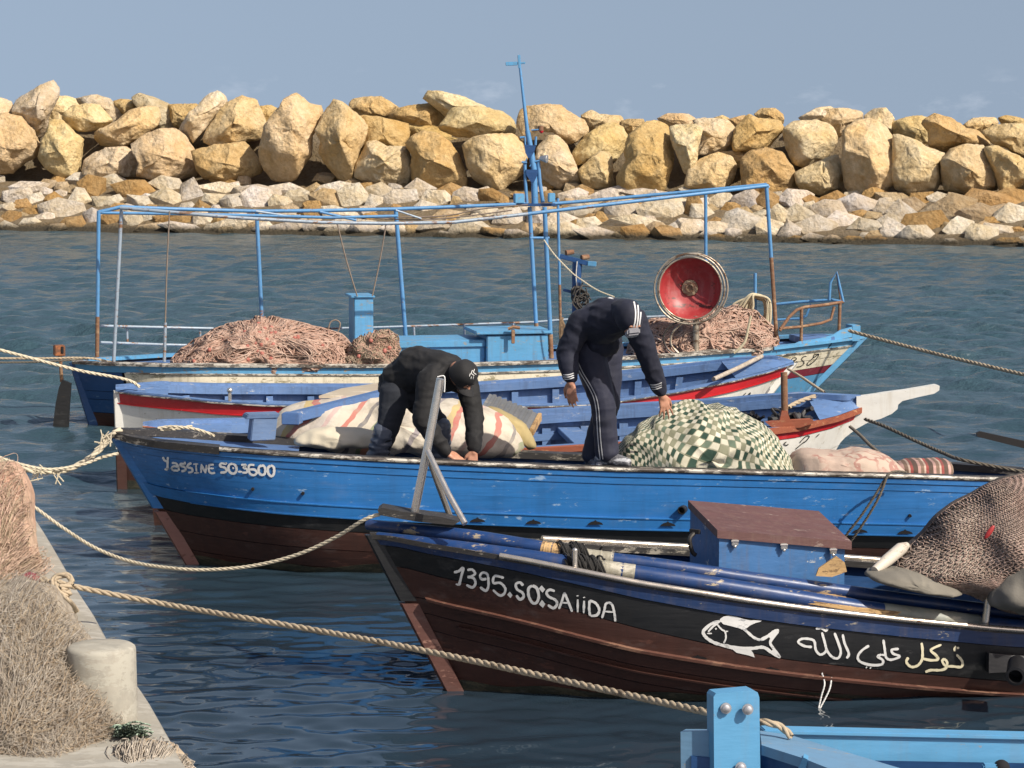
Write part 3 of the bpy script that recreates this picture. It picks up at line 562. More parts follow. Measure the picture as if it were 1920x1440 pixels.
# ================================================================== hulls
class Hull:
    def __init__(s, root, xl, Yl, xr, Yr, near, far, b, tl, tr, rl, rr, zk=-.35, pmid=3.2, pend=1.2, N=84, pw=2.0, wl=.35):
        s.root, s.b, s.tl, s.tr, s.rl, s.rr, s.zk, s.pmid, s.pend, s.pw, s.wl = root, b, tl, tr, rl, rr, zk, pmid, pend, pw, wl
        nx, ny = zip(*near); fx, fy = zip(*far)
        A = AY(xl, np.interp(xl, nx, ny), Yl); B = AY(xr, np.interp(xr, nx, ny), Yr)
        s.A = V((A.x, A.y, 0)); s.B = V((B.x, B.y, 0)); d = s.B - s.A; s.L = d.length; s.ax = d.normalized(); s.n = V((-s.ax.y, s.ax.x, 0))
        t = np.linspace(0, 1, N); s.S = .5 - .5 * np.cos(math.pi * t); s.S = .55 * s.S + .45 * t
        s.z = {-1: [], 1: []}; s.pxs = {-1: [], 1: []}
        for side, cx, cy in ((-1, nx, ny), (1, fx, fy)):
            for u in s.S:
                q = s.C(u) + s.n * (side * s.bf(u)); z = .8
                for _ in range(3):
                    px = PJ((q.x, q.y, z))[0]; z = AY(px, float(np.interp(px, cx, cy)), q.y).z
                s.z[side].append(z); s.pxs[side].append(px)
    def C(s, u): return s.A.lerp(s.B, u)
    def bf(s, u):
        w = 1.0
        if u < s.tl: w *= 1 - (1 - u / s.tl) ** s.pw
        if 1 - u < s.tr: w *= 1 - (1 - (1 - u) / s.tr) ** s.pw
        return max(.012, s.b * w)
    def zs(s, side, u): return float(np.interp(u, s.S, s.z[side]))
    def u_at(s, px, side=-1): return float(np.interp(px, s.pxs[side], s.S))
    def pt(s, side, u, z, out=0.0):
        zs = s.zs(side, u); v = min(1, max(0, (zs - z) / (zs - s.zk))); b = s.bf(u); w = min(1, b / s.b)
        p = s.pend + (s.pmid - s.pend) * w * w; off = b * (1 - v ** p) + out
        wl = max(0, 1 - u / s.wl) ** 2; wr = max(0, 1 - (1 - u) / s.wl) ** 2
        q = s.C(u) + s.ax * (s.rl * (zs - z) * wl - s.rr * (zs - z) * wr) + s.n * (side * max(off, .004))
        return V((q.x, q.y, z))
    def sh(s, side, u, dz=0.0, out=0.0):
        q = s.C(u) + s.n * (side * max(.004, s.bf(u) + out)); return V((q.x, q.y, s.zs(side, u) + dz))
    def us(s, a=0.0, b=1.0):
        l = [a] + [float(u) for u in s.S if a < u < b] + [b]; return l
    def D(s, d, u, side):
        return d(u, s.zs(side, u)) if callable(d) else d
    def plank(s, d0, d1, mat, name='hull_plank', side=-1, proud=0.0, seg=3, a=0.0, b=1.0, gap=.0025, lip=.014, label=None):
        rows = []
        for u in s.us(a, b):
            zs = s.zs(side, u); e0, e1 = s.D(d0, u, side) + gap, max(s.D(d0, u, side) + gap + .002, s.D(d1, u, side) - gap); r = [s.pt(side, u, zs - e0, proud - lip)]
            for k in range(seg + 1): r.append(s.pt(side, u, zs - e0 - (e1 - e0) * k / seg, proud))
            r.append(s.pt(side, u, zs - e1, proud - lip)); rows.append(r)
        m = MB(); m.grid(rows); o = m.build(name, mat, s.root, 40)
        if label: o['label'] = label
        return o
    def skin(s, mat, name, out, d0=.0, zb=None, sides=(-1, 1), seg=10, a=0., b=1.):
        m = MB()
        for side in sides:
            rows = []
            for u in s.us(a, b):
                zs = s.zs(side, u) - d0; lo = s.zk if zb is None else zb
                rows.append([s.pt(side, u, zs + (lo - zs) * k / seg, out) for k in range(seg + 1)])
            m.grid(rows)
        return m.build(name, mat, s.root, 50)
    def sweep(s, side, prof, mat, name, a=0., b=1., jit=0.0, label=None):   # prof: (outward, dz) closed loop along the sheer
        rows = []
        for u in s.us(a, b):
            j = noise.noise(V((u * 40, side, 3))) * jit
            rows.append([s.sh(side, u, dz + j, o) for o, dz in prof] + [s.sh(side, u, prof[0][1] + j, prof[0][0])])
        m = MB(); m.grid(rows); n = len(prof)
        m.add(rows[0][:-1], [tuple(range(n))]); m.add(rows[-1][:-1], [tuple(range(n))])
        o = m.build(name, mat, s.root, 35)
        if label: o['label'] = label
        return o
    def strake(s, side, d, w, h, mat, name='rub_rail', a=0., b=1., label=None):
        rows = []
        for u in s.us(a, b):
            dd = s.D(d, u, side); z = s.zs(side, u) - dd
            rows.append([s.pt(side, u, z + h / 2, -.006), s.pt(side, u, z + h / 2 - .002, w * .75), s.pt(side, u, z + h * .3, w), s.pt(side, u, z - h * .3, w), s.pt(side, u, z - h / 2 + .002, w * .75), s.pt(side, u, z - h / 2, -.006)])
        m = MB(); m.grid(rows); m.add(rows[-1], [tuple(range(6))]); m.add(rows[0], [tuple(range(6))]); o = m.build(name, mat, s.root, 35)
        if label: o['label'] = label
        return o
    def flat(s, z, mat, name, a=0., b=1., inset=.05, dz=None, camber=0.0):
        rows = []
        for u in s.us(a, b):
            if dz is not None: p, q = s.sh(-1, u, dz, -inset), s.sh(1, u, dz, -inset)
            else: p, q = s.pt(-1, u, z, -inset), s.pt(1, u, z, -inset)
            rows.append([p.lerp(q, k / 4) + V((0, 0, camber * (1 - (k / 2 - 1) ** 2))) for k in range(5)])
        m = MB(); m.grid(rows); return m.build(name, mat, s.root, 60)
    def ribs(s, us, mat, zb, side=1, w=.05, t=.045, top=-.03, name='rib', out=-.045):
        for u in us:
            m = MB(); a, b = u - w / 2 / s.L, u + w / 2 / s.L; rows = []
            zt = s.zs(side, u) + top
            for k in range(7):
                z = zt + (zb - zt) * k / 6
                rows.append([s.pt(side, a, z, out), s.pt(side, a, z, out - t), s.pt(side, b, z, out - t), s.pt(side, b, z, out)])
            m.grid(rows); m.add(rows[0], [(0, 1, 2, 3)]); m.build(name, mat, s.root, 30)
    def stem(s, right, w, proud, mat, top=.0, name='stem', zb=-.3, h0=0.0):
        u = 1.0 if right else 0.0; sg = 1 if right else -1; m = MB(); rows = []
        for k in range(13):
            z = s.zs(-1, u) + top + (zb - s.zs(-1, u) - top) * k / 12; q = s.pt(-1, u, z); q = s.C(u) + s.ax * (q - s.C(u)).dot(s.ax); q.z = z
            ww = w * (1 + .3 * k / 12)
            rows.append([q - s.n * ww - s.ax * sg * .07, q - s.n * ww * .8 + s.ax * sg * proud * .6, q - s.n * ww * .35 + s.ax * sg * proud, q + s.n * ww * .35 + s.ax * sg * proud, q + s.n * ww * .8 + s.ax * sg * proud * .6, q + s.n * ww - s.ax * sg * .07])
        m.grid(rows); m.add(rows[0], [tuple(range(6))]); return m.build(name, mat, s.root, 40)
    def bvh(s, side=-1, out=0.0):
        vs = []; fs = []; us = s.us(); K = 24
        for u in us:
            zs = s.zs(side, u)
            for k in range(K + 1): vs.append(s.pt(side, u, zs + (s.zk - zs) * k / K, out))
        for i in range(len(us) - 1):
            for k in range(K): a = i * (K + 1) + k; fs.append((a, a + 1, a + K + 2, a + K + 1))
        return BVHTree.FromPolygons(vs, fs)

def cast(bv, px, py, off=.004):
    d = ray(px, py).normalized(); h = bv.ray_cast(CAM, d)
    if h[0] is None: return None
    return h[0] - d * off
def sweepline(pts, sub=5):
    q = smoothline([V((x, y, 0)) for x, y in pts], sub); return [(p.x, p.y) for p in q]
def lettering(name, strokes, bv, mat, parent, width, fills=(), off=.0025, label=None):
    """hand-painted strokes laid on the hull surface (photograph coordinates give their place on it)"""
    m = MB()
    for st in strokes:
        w = width
        if isinstance(st, tuple): w, st = st
        pts = sweepline(st) if len(st) > 2 else [st[0], ((st[0][0] + st[1][0]) / 2, (st[0][1] + st[1][1]) / 2), st[1]]
        L, Rr = [], []; n = len(pts)
        for i, (x, y) in enumerate(pts):
            x0, y0 = pts[max(0, i - 1)]; x1, y1 = pts[min(n - 1, i + 1)]; l = math.hypot(x1 - x0, y1 - y0) or 1; nx, ny = -(y1 - y0) / l, (x1 - x0) / l
            ww = w * .5 * (1 + .12 * math.sin(i * 1.7 + x)); e = min(i, n - 1 - i); ww *= (.55 if e == 0 else 1)
            a, b = cast(bv, x + nx * ww, y + ny * ww, off), cast(bv, x - nx * ww, y - ny * ww, off)
            if a and b: L.append(a); Rr.append(b)
        if len(L) > 1: m.grid([L, Rr])
    for poly in fills:
        c = (sum(p[0] for p in poly) / len(poly), sum(p[1] for p in poly) / len(poly))
        vs = [cast(bv, x, y, off) for x, y in poly]
        if all(vs): m.add(vs, [tuple(range(len(vs)))])
    o = m.build(name, mat, parent, 60)
    if label: o['label'] = label
    return o
def zc(pts, ox, oy, k): return [(ox + x * k, oy + y * k) for x, y in pts]
def pole(name, mat, pts, r, parent, n=10, label=None):
    m = MB(); m.tube(pts, r, n); o = m.build(name, mat, parent, 50)
    if label: o['label'] = label
    return o

# ------------------------------------------------------------------ paints
SKY_BL = paint('sky_blue_paint', (.085, .27, .46), (.30, .24, .16), .16, .42, .16, 7, 0, (.25, 1, 1.6), .2, .25, (.13, .09, .05))
MID_BL = paint('mid_blue_paint', (.075, .15, .32), (.42, .44, .46), .10, .5, .22, 8, 0, (.25, 1, 1.6), .25, .3)
ROYAL = paint('royal_blue_paint', (.017, .122, .335), (.22, .34, .50), .12, .38, .28, 4, 0, (.12, 1, 2.6), .2, .12, (.02, .035, .06))
NAVY = paint('navy_blue_paint', (.007, .024, .080), (.33, .29, .22), .11, .42, .3, 7, 0, (.15, 1, 1.8), .25, .2)
DEEP = paint('deep_and_shaded_blue', (.012, .055, .16), (.1, .18, .3), .1, .45, .3, 6)  # a blue of its own, also used as the shaded tone of lighter blues
BLACK = paint('black_hull_paint', (.008, .0085, .0095), (.05, .05, .05), .05, .4, .35, 6, 0, (.2, 1, 2), .2, .1, (.03, .025, .02))
BROWN = paint('brown_antifouling', (.045, .0175, .0125), (.10, .042, .03), .14, .5, .35, 5, 0, (.15, 1, 2.2), .3, .3, (.02, .012, .01))
REDBR = paint('red_brown_stem_paint', (.095, .040, .031), (.3, .16, .12), .2, .55, .25, 6)
WHITE = paint('white_hull_paint', (.66, .65, .60), (.45, .40, .30), .10, .45, .08, 6, 0, (.3, 1, 1.5), .15, .3, (.42, .36, .26))
CREAM = paint('aged_cream_paint', (.66, .60, .46), (.30, .26, .16), .22, .55, .14, 6, 0, (.25, 1, 1.7), .2, .5, (.3, .26, .16))
REDP = paint('red_band_paint', (.42, .012, .018), (.5, .3, .25), .07, .4, .18, 7)
MAROON = paint('maroon_band_paint', (.16, .016, .03), (.3, .2, .2), .06, .45, .2, 7)
RUSTRED = paint('rust_red_rail', (.24, .065, .03), (.42, .20, .10), .2, .65, .25, 9, 0, (.3, 1, 1.4), .35)
RUST = paint('rusty_iron', (.17, .085, .045), (.30, .19, .11), .3, .8, .35, 14, .1, (1, 1, .6), .6)
PIPE = paint('blue_pipe_paint', (.075, .22, .42), (.20, .10, .05), .12, .45, .22, 12, 0, (1, 1, .5), .2, .2, (.15, .07, .03))
PIPEW = paint('pale_worn_pipe', (.27, .33, .39), (.23, .12, .06), .22, .45, .2, 12, .2, (1, 1, .5), .25)
CAPW = paint('worn_white_cap', (.46, .43, .37), (.07, .055, .045), .36, .45, .2, 12, .1, (.15, 1, 1.5), .3)
DARKW = paint('worn_black_rail', (.022, .02, .019), (.30, .27, .22), .18, .55, .35, 10, 0, (.15, 1, 1.5), .4)
STEEL = steel('stainless_steel', (.62, .58, .52), .22, .0)
STEELR = steel('rusty_steel_cap', (.66, .58, .48), .24, .13)
INNER = paint('faded_blue_inner_paint', (.095, .175, .345), (.40, .42, .44), .13, .55, .2, 7, 0, (.2, 1, 1.7), .25, .35, (.05, .06, .09))
SHADEW = plain('bilge_shade_dark', (.012, .015, .03), .8)  # near-black that stands in for shade down inside the hulls
LETW = paint('letter_white', (.66, .66, .64), (.36, .37, .38), .2, .5, .06, 30, 0, (1, 1, 1), .05)
LETY = paint('letter_cream', (.72, .66, .46), (.5, .46, .3), .12, .5, .08, 30, 0, (1, 1, 1), .05)
LETK = plain('letter_black', (.012, .012, .012), .5)
HOLE = plain('scupper_dark', (.006, .006, .008), .9)

WEED = paint('waterline_weed', (.018, .020, .012), (.06, .055, .035), .25, .7, .5, 16, 0, (1, 1, .5), .6)
def scupper(H, side, px, py, w, h, bv, name='scupper'):
    m = MB(); pts = [(-1, .9), (-.75, .25), (-.45, -.15), (-.15, -.35), (0, -.8), (.2, -.3), (.55, -.05), (.85, .3), (1, .9)]
    vs = [cast(bv, px + a * w, py + b * h, .006) for a, b in pts]
    if all(vs): m.add(vs, [tuple(range(len(vs)))]); m.build(name, HOLE, H.root, 60)

# ================================================================== boat A: far blue and white boat with canopy frame
rA = thing('fishing_boat', 'light blue and white fishing boat under a tall pipe canopy frame and mast', 'fishing boat', (0, 25.5, 0))
A = Hull(rA, 135, 24.9, 1620, 26.6, [(135, 680), (190, 683), (330, 686), (690, 687), (900, 684), (1060, 679), (1250, 668), (1430, 656), (1540, 643), (1622, 632)],
         [(135, 677), (400, 661), (700, 655), (1000, 652), (1300, 641), (1500, 630), (1622, 630)], .86, .16, .42, .28, 1.05, pend=1.25, wl=.3)
aw = .085
A.plank(.0, .085, SKY_BL, 'sheer_plank', b=.95); A.plank(.0, .085, SKY_BL, 'sheer_plank', a=.952)
A.plank(.085, .29, DEEP, a=0, b=.055); A.plank(.085, .19, CREAM, a=.058, proud=.004); A.plank(.19, .29, CREAM, a=.058)  # deep blue at the stern end puts its shade into the colour
A.plank(.29, .38, DEEP, a=0, b=.055); A.plank(.29, .38, MAROON, 'maroon_band', a=.058)
A.plank(.38, lambda u, z: z - .16, DEEP, a=0, b=.5); A.plank(.38, lambda u, z: z - .16, SKY_BL, a=.503)  # same hull blue, painted darker on the shaded stern half
A.plank(lambda u, z: z - .16, lambda u, z: z + .3, BROWN, 'bottom_plank')
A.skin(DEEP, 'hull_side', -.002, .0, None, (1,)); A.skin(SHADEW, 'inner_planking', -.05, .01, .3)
A.sweep(-1, [(.03, -.012), (.032, .014), (.012, .024), (-.09, .022), (-.09, -.012)], CAPW, 'gunwale', b=.86, jit=.004); A.sweep(-1, [(.03, -.012), (.03, .016), (-.09, .022), (-.09, -.012)], SKY_BL, 'gunwale', a=.862)
A.sweep(1, [(.03, -.012), (.03, .022), (-.09, .022), (-.09, -.012)], SKY_BL, 'gunwale')
A.strake(-1, .088, .018, .022, CAPW, a=.06)
A.flat(0, MID_BL, 'deck', inset=.03, dz=-.045)
A.stem(True, .045, .05, SKY_BL, .02); A.stem(False, .04, .03, DEEP, .0)
bvA = A.bvh(-1, .004)
k5 = 300 / 1800
lettering('painted_number', [zc(s, 1360, 620, k5) for s in ([(650, 345), (690, 320), (705, 330), (680, 345)], [(725, 345), (760, 310), (790, 305), (800, 320), (770, 338), (740, 340)], [(800, 318), (775, 345), (760, 365)], [(790, 350), (825, 350)],
     [(915, 290), (880, 295), (855, 325), (880, 345), (885, 370), (850, 400), (800, 410)], [(1050, 265), (985, 310), (930, 360), (922, 385), (945, 385), (1010, 335), (1050, 275), (1045, 262), (1000, 275), (985, 310)])], bvA, LETK, rA, 1.6)
def bowpanel(pts, Y0, Y1, t, mat, name, parent):
    x0 = min(p[0] for p in pts); x1 = max(p[0] for p in pts); m = MB()
    m.prism([AY(x, y, Y0 + (Y1 - Y0) * (x - x0) / (x1 - x0)) for x, y in pts], (0, t, 0)); return m.build(name, mat, parent, 30)
uA = A.u_at
bowpanel([(1478, 650), (1500, 640), (1540, 634), (1562, 628), (1575, 619), (1597, 613), (1602, 631), (1545, 641)], uA and A.sh(-1, A.u_at(1478)).y + .02, A.sh(-1, A.u_at(1590)).y + .02, .04, SKY_BL, 'bulwark', rA)
m = MB(); c = A.C(.985); c.z = A.zs(-1, .985) + .06; m.bbox(c, A.ax * .05, A.n * .11, V((0, 0, .09))); m.build('stem_head', SKY_BL, rA)
m = MB(); c = A.C(.93); c.z = A.zs(-1, .93) + .03; m.bbox(c, A.ax * .2, A.n * .2, V((0, 0, .035))); m.build('bow_locker', MID_BL, rA)
YN = lambda px: A.sh(-1, A.u_at(px)).y + .04     # near gunwale depth
YFr = lambda px: A.sh(1, A.u_at(px, 1)).y - .04    # far gunwale depth
YM = lambda px: .5 * (YN(px) + YFr(px))
# canopy posts: blue above, rust toward the foot
def post(px0, py0, px1, py1, Yf, r, mat=PIPE, rust=None, name='canopy_post'):
    a, b = AY(px0, py0, Yf), AY(px1, py1, Yf)
    if rust:
        c = a.lerp(b, rust); o = pole(name, mat, [a, a.lerp(c, .5), c], r, rA); pole('rusty_foot', RUST, [c, b], r * 1.06, o)
    else: o = pole(name, mat, [a, a.lerp(b, .5), b], r, rA)
    return o
post(185, 396, 182, 670, YFr(215) - .5, .020, PIPE, .72); post(228, 390, 213, 682, YN(215), .019, PIPEW)
post(481, 395, 493, 640, YFr(500), .022); post(742, 393, 761, 636, YFr(760), .024, PIPE)
post(993, 388, 1006, 622, YM(1006), .023, PIPE, .93); post(1021, 388, 1034, 672, YN(1034) + .25, .025, PIPE, .84)
post(1046, 372, 1052, 665, YFr(1052), .016, PIPE, .55); post(1323, 362, 1324, 640, YFr(1324), .019)
post(1437, 347, 1457, 648, YN(1457) + .1, .021, PIPE, .45); post(1416, 512, 1416, 600, YFr(1416) - .2, .018, PIPE, .8, 'short_post')
def pipe(name, pts, Yf, r, mat=PIPE):
    if not callable(Yf): f = lambda x: Yf
    else: f = Yf
    return pole(name, mat, [AY(x, y, f(x)) for x, y in pts], r, rA, 8)
pipe('roof_pipe', [(226, 390), (300, 396), (440, 408), (600, 417), (720, 419), (848, 417), (990, 401)], YN, .018, PIPEW)
pipe('roof_pipe', [(990, 401), (1100, 388), (1220, 374), (1330, 361), (1440, 348)], YN, .019)
pipe('roof_pipe', [(184, 398), (228, 388), (330, 392), (480, 396), (600, 395), (742, 392), (894, 386), (990, 382)], YFr, .020)
pipe('roof_pipe', [(1036, 382), (1100, 377), (1220, 366), (1330, 356), (1438, 346)], YFr, .019)
pipe('roof_pipe', [(188, 399), (330, 401), (480, 404), (620, 408), (745, 405)], YM, .016)
pipe('cross_brace', [(184, 399), (228, 387)], YM, .017); pipe('cross_brace', [(600, 397), (668, 413)], YM, .014); pipe('cross_brace', [(480, 396), (560, 408)], YM, .012, PIPEW); pipe('cross_brace', [(742, 394), (790, 410)], YM, .010, PIPEW); pipe('cross_brace', [(1437, 347), (1441, 352)], YM, .019); pipe('cross_brace', [(994, 446), (1030, 446)], YM, .014)
ROPEG = plain('grey_wire_rope', (.22, .17, .13), .9)
for nm, p, Yf in (('wire_stay', [(318, 396), (313, 500), (310, 605)], YN(310)), ('wire_stay', [(632, 418), (650, 490), (670, 556)], YM(650)), ('wire_stay', [(724, 420), (712, 490), (698, 556)], YM(700)), ('wire_stay', [(745, 408), (840, 404), (900, 392), (990, 384)], YM(850)), ('wire_stay', [(620, 402), (760, 412), (850, 408), (960, 394)], YM(800))):
    pole(nm, ROPEG, smoothline([AY(x, y, Yf) for x, y in p], 4), .0075, rA, 5)
# stern and side hand rails
pipe('hand_rail', [(188, 611), (310, 614), (400, 616)], YFr, .015, PIPEW); pipe('hand_rail', [(188, 642), (300, 646), (375, 648)], YFr, .015, PIPEW)
pipe('hand_rail', [(560, 617), (700, 614), (850, 609), (1000, 604), (1062, 599), (1220, 594), (1300, 590)], YFr, .013, PIPEW)
for x, y0, y1 in ((238, 612, 644), (375, 616, 650), (776, 612, 640), (870, 608, 632), (962, 605, 628), (1105, 598, 640), (1236, 594, 625)): pipe('rail_stanchion', [(x, y0), (x + 1, y1)], YFr, .013, PIPEW)
pipe('rail_stanchion', [(310, 605), (308, 678)], YN, .017, PIPEW)
# bow pulpit
pipe('pulpit_rail', [(1450, 571), (1500, 566), (1560, 562), (1580, 566)], YFr, .016); pipe('pulpit_rail', [(1450, 600), (1500, 597), (1512, 592), (1520, 570)], YFr, .013)
pipe('pulpit_rail', [(1462, 620), (1470, 608), (1480, 594), (1494, 581), (1508, 576), (1545, 572), (1581, 566)], YN, .018, RUST); pipe('pulpit_rail', [(1462, 616), (1500, 613), (1540, 606), (1558, 599), (1564, 575)], YN, .016, RUST)
pipe('pulpit_post', [(1503, 577), (1502, 645)], YN, .018, RUST); pipe('pulpit_post', [(1575, 566), (1573, 625)], YN, .019, RUST)
pipe('pulpit_arch', [(1555, 563), (1557, 530), (1569, 510), (1574, 535), (1581, 566)], lambda x: YN(1580), .015); pipe('pulpit_arch', [(1569, 510), (1576, 562)], lambda x: YN(1580) + .1, .012, RUST)
# engine console
bx = A.ax; bn = A.n
def abox(name, mat, pa, Yf, size, parent=rA, zt=None, bev=.008):
    """box whose near top-left corner shows at pa; size = length, depth, height along the boat axes"""
    p = AY(pa[0], pa[1], Yf); c = p + bx * size[0] / 2 + bn * size[1] / 2 - V((0, 0, size[2] / 2)); m = MB(); m.bbox(c, bx * size[0] / 2, bn * size[1] / 2, V((0, 0, size[2] / 2)), bev); return m.build(name, mat, parent)
yc = YM(680)
con = abox('engine_console', SKY_BL, (664, 558), yc, (.205, .45, .62)); abox('console_top', SKY_BL, (658, 555), yc - .03, (.26, .50, .022), con)
# engine casing and hatch
cas = abox('engine_casing', SKY_BL, (680, 648), YN(700) + .3, (1.30, .66, .34)); m = MB()
abox('casing_lid', SKY_BL, (676, 641), YN(700) + .27, (1.33, .72, .075), cas)
hat = abox('hatch_box', SKY_BL, (913, 630), YN(930) + .22, (.66, .62, .46)); abox('hatch_lid', SKY_BL, (893, 622), YN(930) + .17, (.82, .74, .035), hat)
p = AY(962, 622, YN(960) + .16); m = MB(); m.bbox(p + V((0, 0, -.05)), bx * .018, bn * .01, V((0, 0, .075)), .004); m.tube([p + V((-.05, 0, .03)), p + V((0, -.01, .05)), p + V((.07, 0, .04))], .02, 6); m.build('hasp', RUST, hat)
for x in (1004, 1040): m = MB(); q = AY(x, 650, YN(1000) + .2); m.bar(q + V((0, 0, .16)), q - V((0, 0, .16)), .03, .03); m.build('casing_frame', RUST if x > 1020 else SKY_BL, rA)
pole('fuel_hook', ROPEG, smoothline([AY(x, y, YM(630)) for x, y in [(616, 616), (620, 604), (630, 600), (638, 607), (634, 622)]], 5), .008, rA, 6)
# mast
ym = YM(1000)
mast = pole('mast', PIPE, [AY(x, y, ym) for x, y in [(1003, 384), (1001, 316), (994, 273), (989, 245)]], [.036, .034, .03, .027], rA, 12)
pole('topmast', PIPE, [AY(x, y, ym) for x, y in [(989, 247), (981, 180), (973, 110)]], [.022, .017, .013], mast, 10)
pole('mast_leg', PIPE, [AY(x, y, ym) for x, y in [(984, 302), (985, 340), (988, 380)]], .018, mast); pole('mast_leg', PIPE, [AY(x, y, ym) for x, y in [(1009, 303), (1012, 340), (1018, 380)]], .021, mast)
for pts in ([(983, 271), (1005, 273), (1002, 284), (995, 296), (990, 296), (985, 286)], [(986, 318), (1009, 318), (1008, 328), (1001, 342), (996, 342), (987, 328)]):
    m = MB(); m.prism([AY(x, y, ym - .035) for x, y in pts], (0, .05, 0)); m.build('gusset_plate', DEEP, mast)
for pts, r in (([(975, 258), (984, 257)], .012), ([(984, 256), (985, 274)], .009), ([(1005, 256), (1004, 272)], .013), ([(996, 244), (1010, 243)], .008), ([(978, 304), (988, 305)], .01), ([(1003, 303), (1012, 301)], .01), ([(988, 297), (984, 306)], .006), ([(993, 312), (1001, 303)], .006)): pole('mast_bracket', PIPE, [AY(x, y, ym - .02) for x, y in pts], r, mast, 8)
m = MB(); m.ell(AY(1015, 245, ym), (.024, .024, .03)); ml = m.build('mast_light', plain('red_lens', (.5, .02, .03), .25), mast); m = MB(); m.lathe(AY(1014, 236, ym), (0, 0, -1), [(0, 0), (.03, 0), (.03, .05), (.0, .05)], 12); m.build('light_cap', RUST, ml)
m = MB(); m.lathe(AY(1017, 297, ym - .02), (1, -.3, -.1), [(.0, -.03), (.02, -.03), (.03, 0), (.045, .05), (.04, .055), (.0, .052)], 16); m.build('deck_lamp', steel('galvanised', (.5, .5, .5), .4), mast)
m = MB(); q0, q1 = AY(948, 120, ym), AY(970, 119, ym); m.bar(q0, q1, .012, .04); m.bar(q1 - V((.02, 0, 0)), AY(985, 118, ym), .014, .02); m.bar(AY(973, 103, ym), AY(974, 128, ym), .026, .03, (1, 0, 0)); m.build('wind_vane', SKY_BL, mast)
for x0, x1, y0, y1 in ((964, 982, 363, 381), (1028, 1040, 362, 379)):
    m = MB(); q = AY((x0 + x1) / 2, (y0 + y1) / 2, ym - .1); h = (x1 - x0) / 2 / PX(ym); m.bbox(q, V((h, h * .25, 0)), V((-h * .2, h * .8, 0)), V((0, 0, (y1 - y0) / 2 / PX(ym))), .006); m.build('mast_box', SKY_BL, mast)
m = MB(); q = AY(1003, 384, ym); m.bar(q - V((.2, 0, 0)), q + V((.22, .02, 0)), .14, .03); m.build('mast_step', DEEP, mast)
# net hauler
yh = YM(1085) + .1
hl = pole('net_hauler', DEEP, [AY(1083, 487, yh), AY(1081, 520, yh), AY(1080, 610, yh)], [.055, .05, .045], rA, 8)
m = MB(); m.bar(AY(1050, 480, yh), AY(1102, 494, yh - .03), .06, .05); m.build('hauler_bar', DEEP, hl); m = MB(); m.bar(AY(1102, 494, yh - .04), AY(1118, 495, yh - .05), .06, .05); m.build('hauler_bar', SKY_BL, hl); m = MB(); m.bar(AY(1056, 543, yh), AY(1078, 549, yh), .05, .03); m.build('hauler_bar', DEEP, hl)
for x, y in ((1068, 474), (1097, 483)): m = MB(); q = AY(x, y, yh); m.tube([q - V((.04, .02, 0)), q + V((.04, .02, .01))], [.03, .026], 10); m.build('hauler_roller', RUST, hl)
pole('hauler_line', plain('thin_line', (.55, .53, .48), .8), smoothline([AY(x, y, yh - .06) for x, y in [(1082, 490), (1080, 520), (1083, 548)]], 4), .006, hl, 5)
rs = random.Random(5); m = MB()
for k in range(26):
    a0 = rs.uniform(0, 6.28); cx, cy = 1086 + rs.uniform(-8, 10), 557 + rs.uniform(-10, 16)
    m.tube(smoothline([AY(cx + 14 * rs.uniform(.5, 1.1) * math.cos(a0 + t), cy + 16 * rs.uniform(.5, 1.1) * math.sin(a0 + t), yh - .07 + rs.uniform(-.05, .05)) for t in (0, 1, 2, 3.1, 4.2)], 4), .008, 5)
o = m.build('hauler_rope_tangle', plain('dark_rope', (.05, .045, .04), .9, 0, .6), hl); tag(o, kind='stuff')
m = MB()
for k in range(14): x = 1052 + rs.uniform(-3, 7); m.tube(smoothline([AY(1052 + rs.uniform(-4, 4), 596, YFr(1052)), AY(x, 600 + rs.uniform(8, 14), YFr(1052) - .03), AY(x + rs.uniform(-3, 3), 620 + rs.uniform(5, 30), YFr(1052) - .02)], 4), .009, 5)
tag(m.build('rope_bundle', plain('brown_rope', (.20, .13, .07), .9, 0, .4), rA), kind='stuff')
# rudder hung on the stern
rd = thing('rudder', 'dark lifted rudder with rusty square tiller head at the far boat stern', 'rudder', AY(115, 800, 24.75)); m = MB()
m.prism([AY(x, y, 24.72) for x, y in [(116, 712), (121, 714), (133, 719), (130, 760), (128, 800), (126, 830), (100, 830), (99, 800), (104, 758), (110, 728)]], (0, .05, 0)); m.build('blade', paint('rudder_black', (.007, .0075, .0085), (.03, .025, .02), .1, .6, .3, 8), rd)
pole('stock', RUST, [AY(113, 668, 24.74), AY(114, 690, 24.74), AY(116, 716, 24.745)], [.02, .018, .02], rd, 8)
m = MB(); q = AY(111, 657, 24.74); m.bbox(q, (.05, .02, 0), (-.02, .05, 0), (0, 0, .055), .006); hd = m.build('tiller_head', paint('orange_rust_paint', (.26, .09, .03), (.14, .06, .03), .3, .7, .25, 10), rd); m = MB(); q2 = q + V((.035, -.037, 0)); m.bbox(AY(116.5, 656, 24.70), (.012, .005, 0), (-.005, .012, 0), (0, 0, .035), .002); m.build('slot', HOLE, hd)

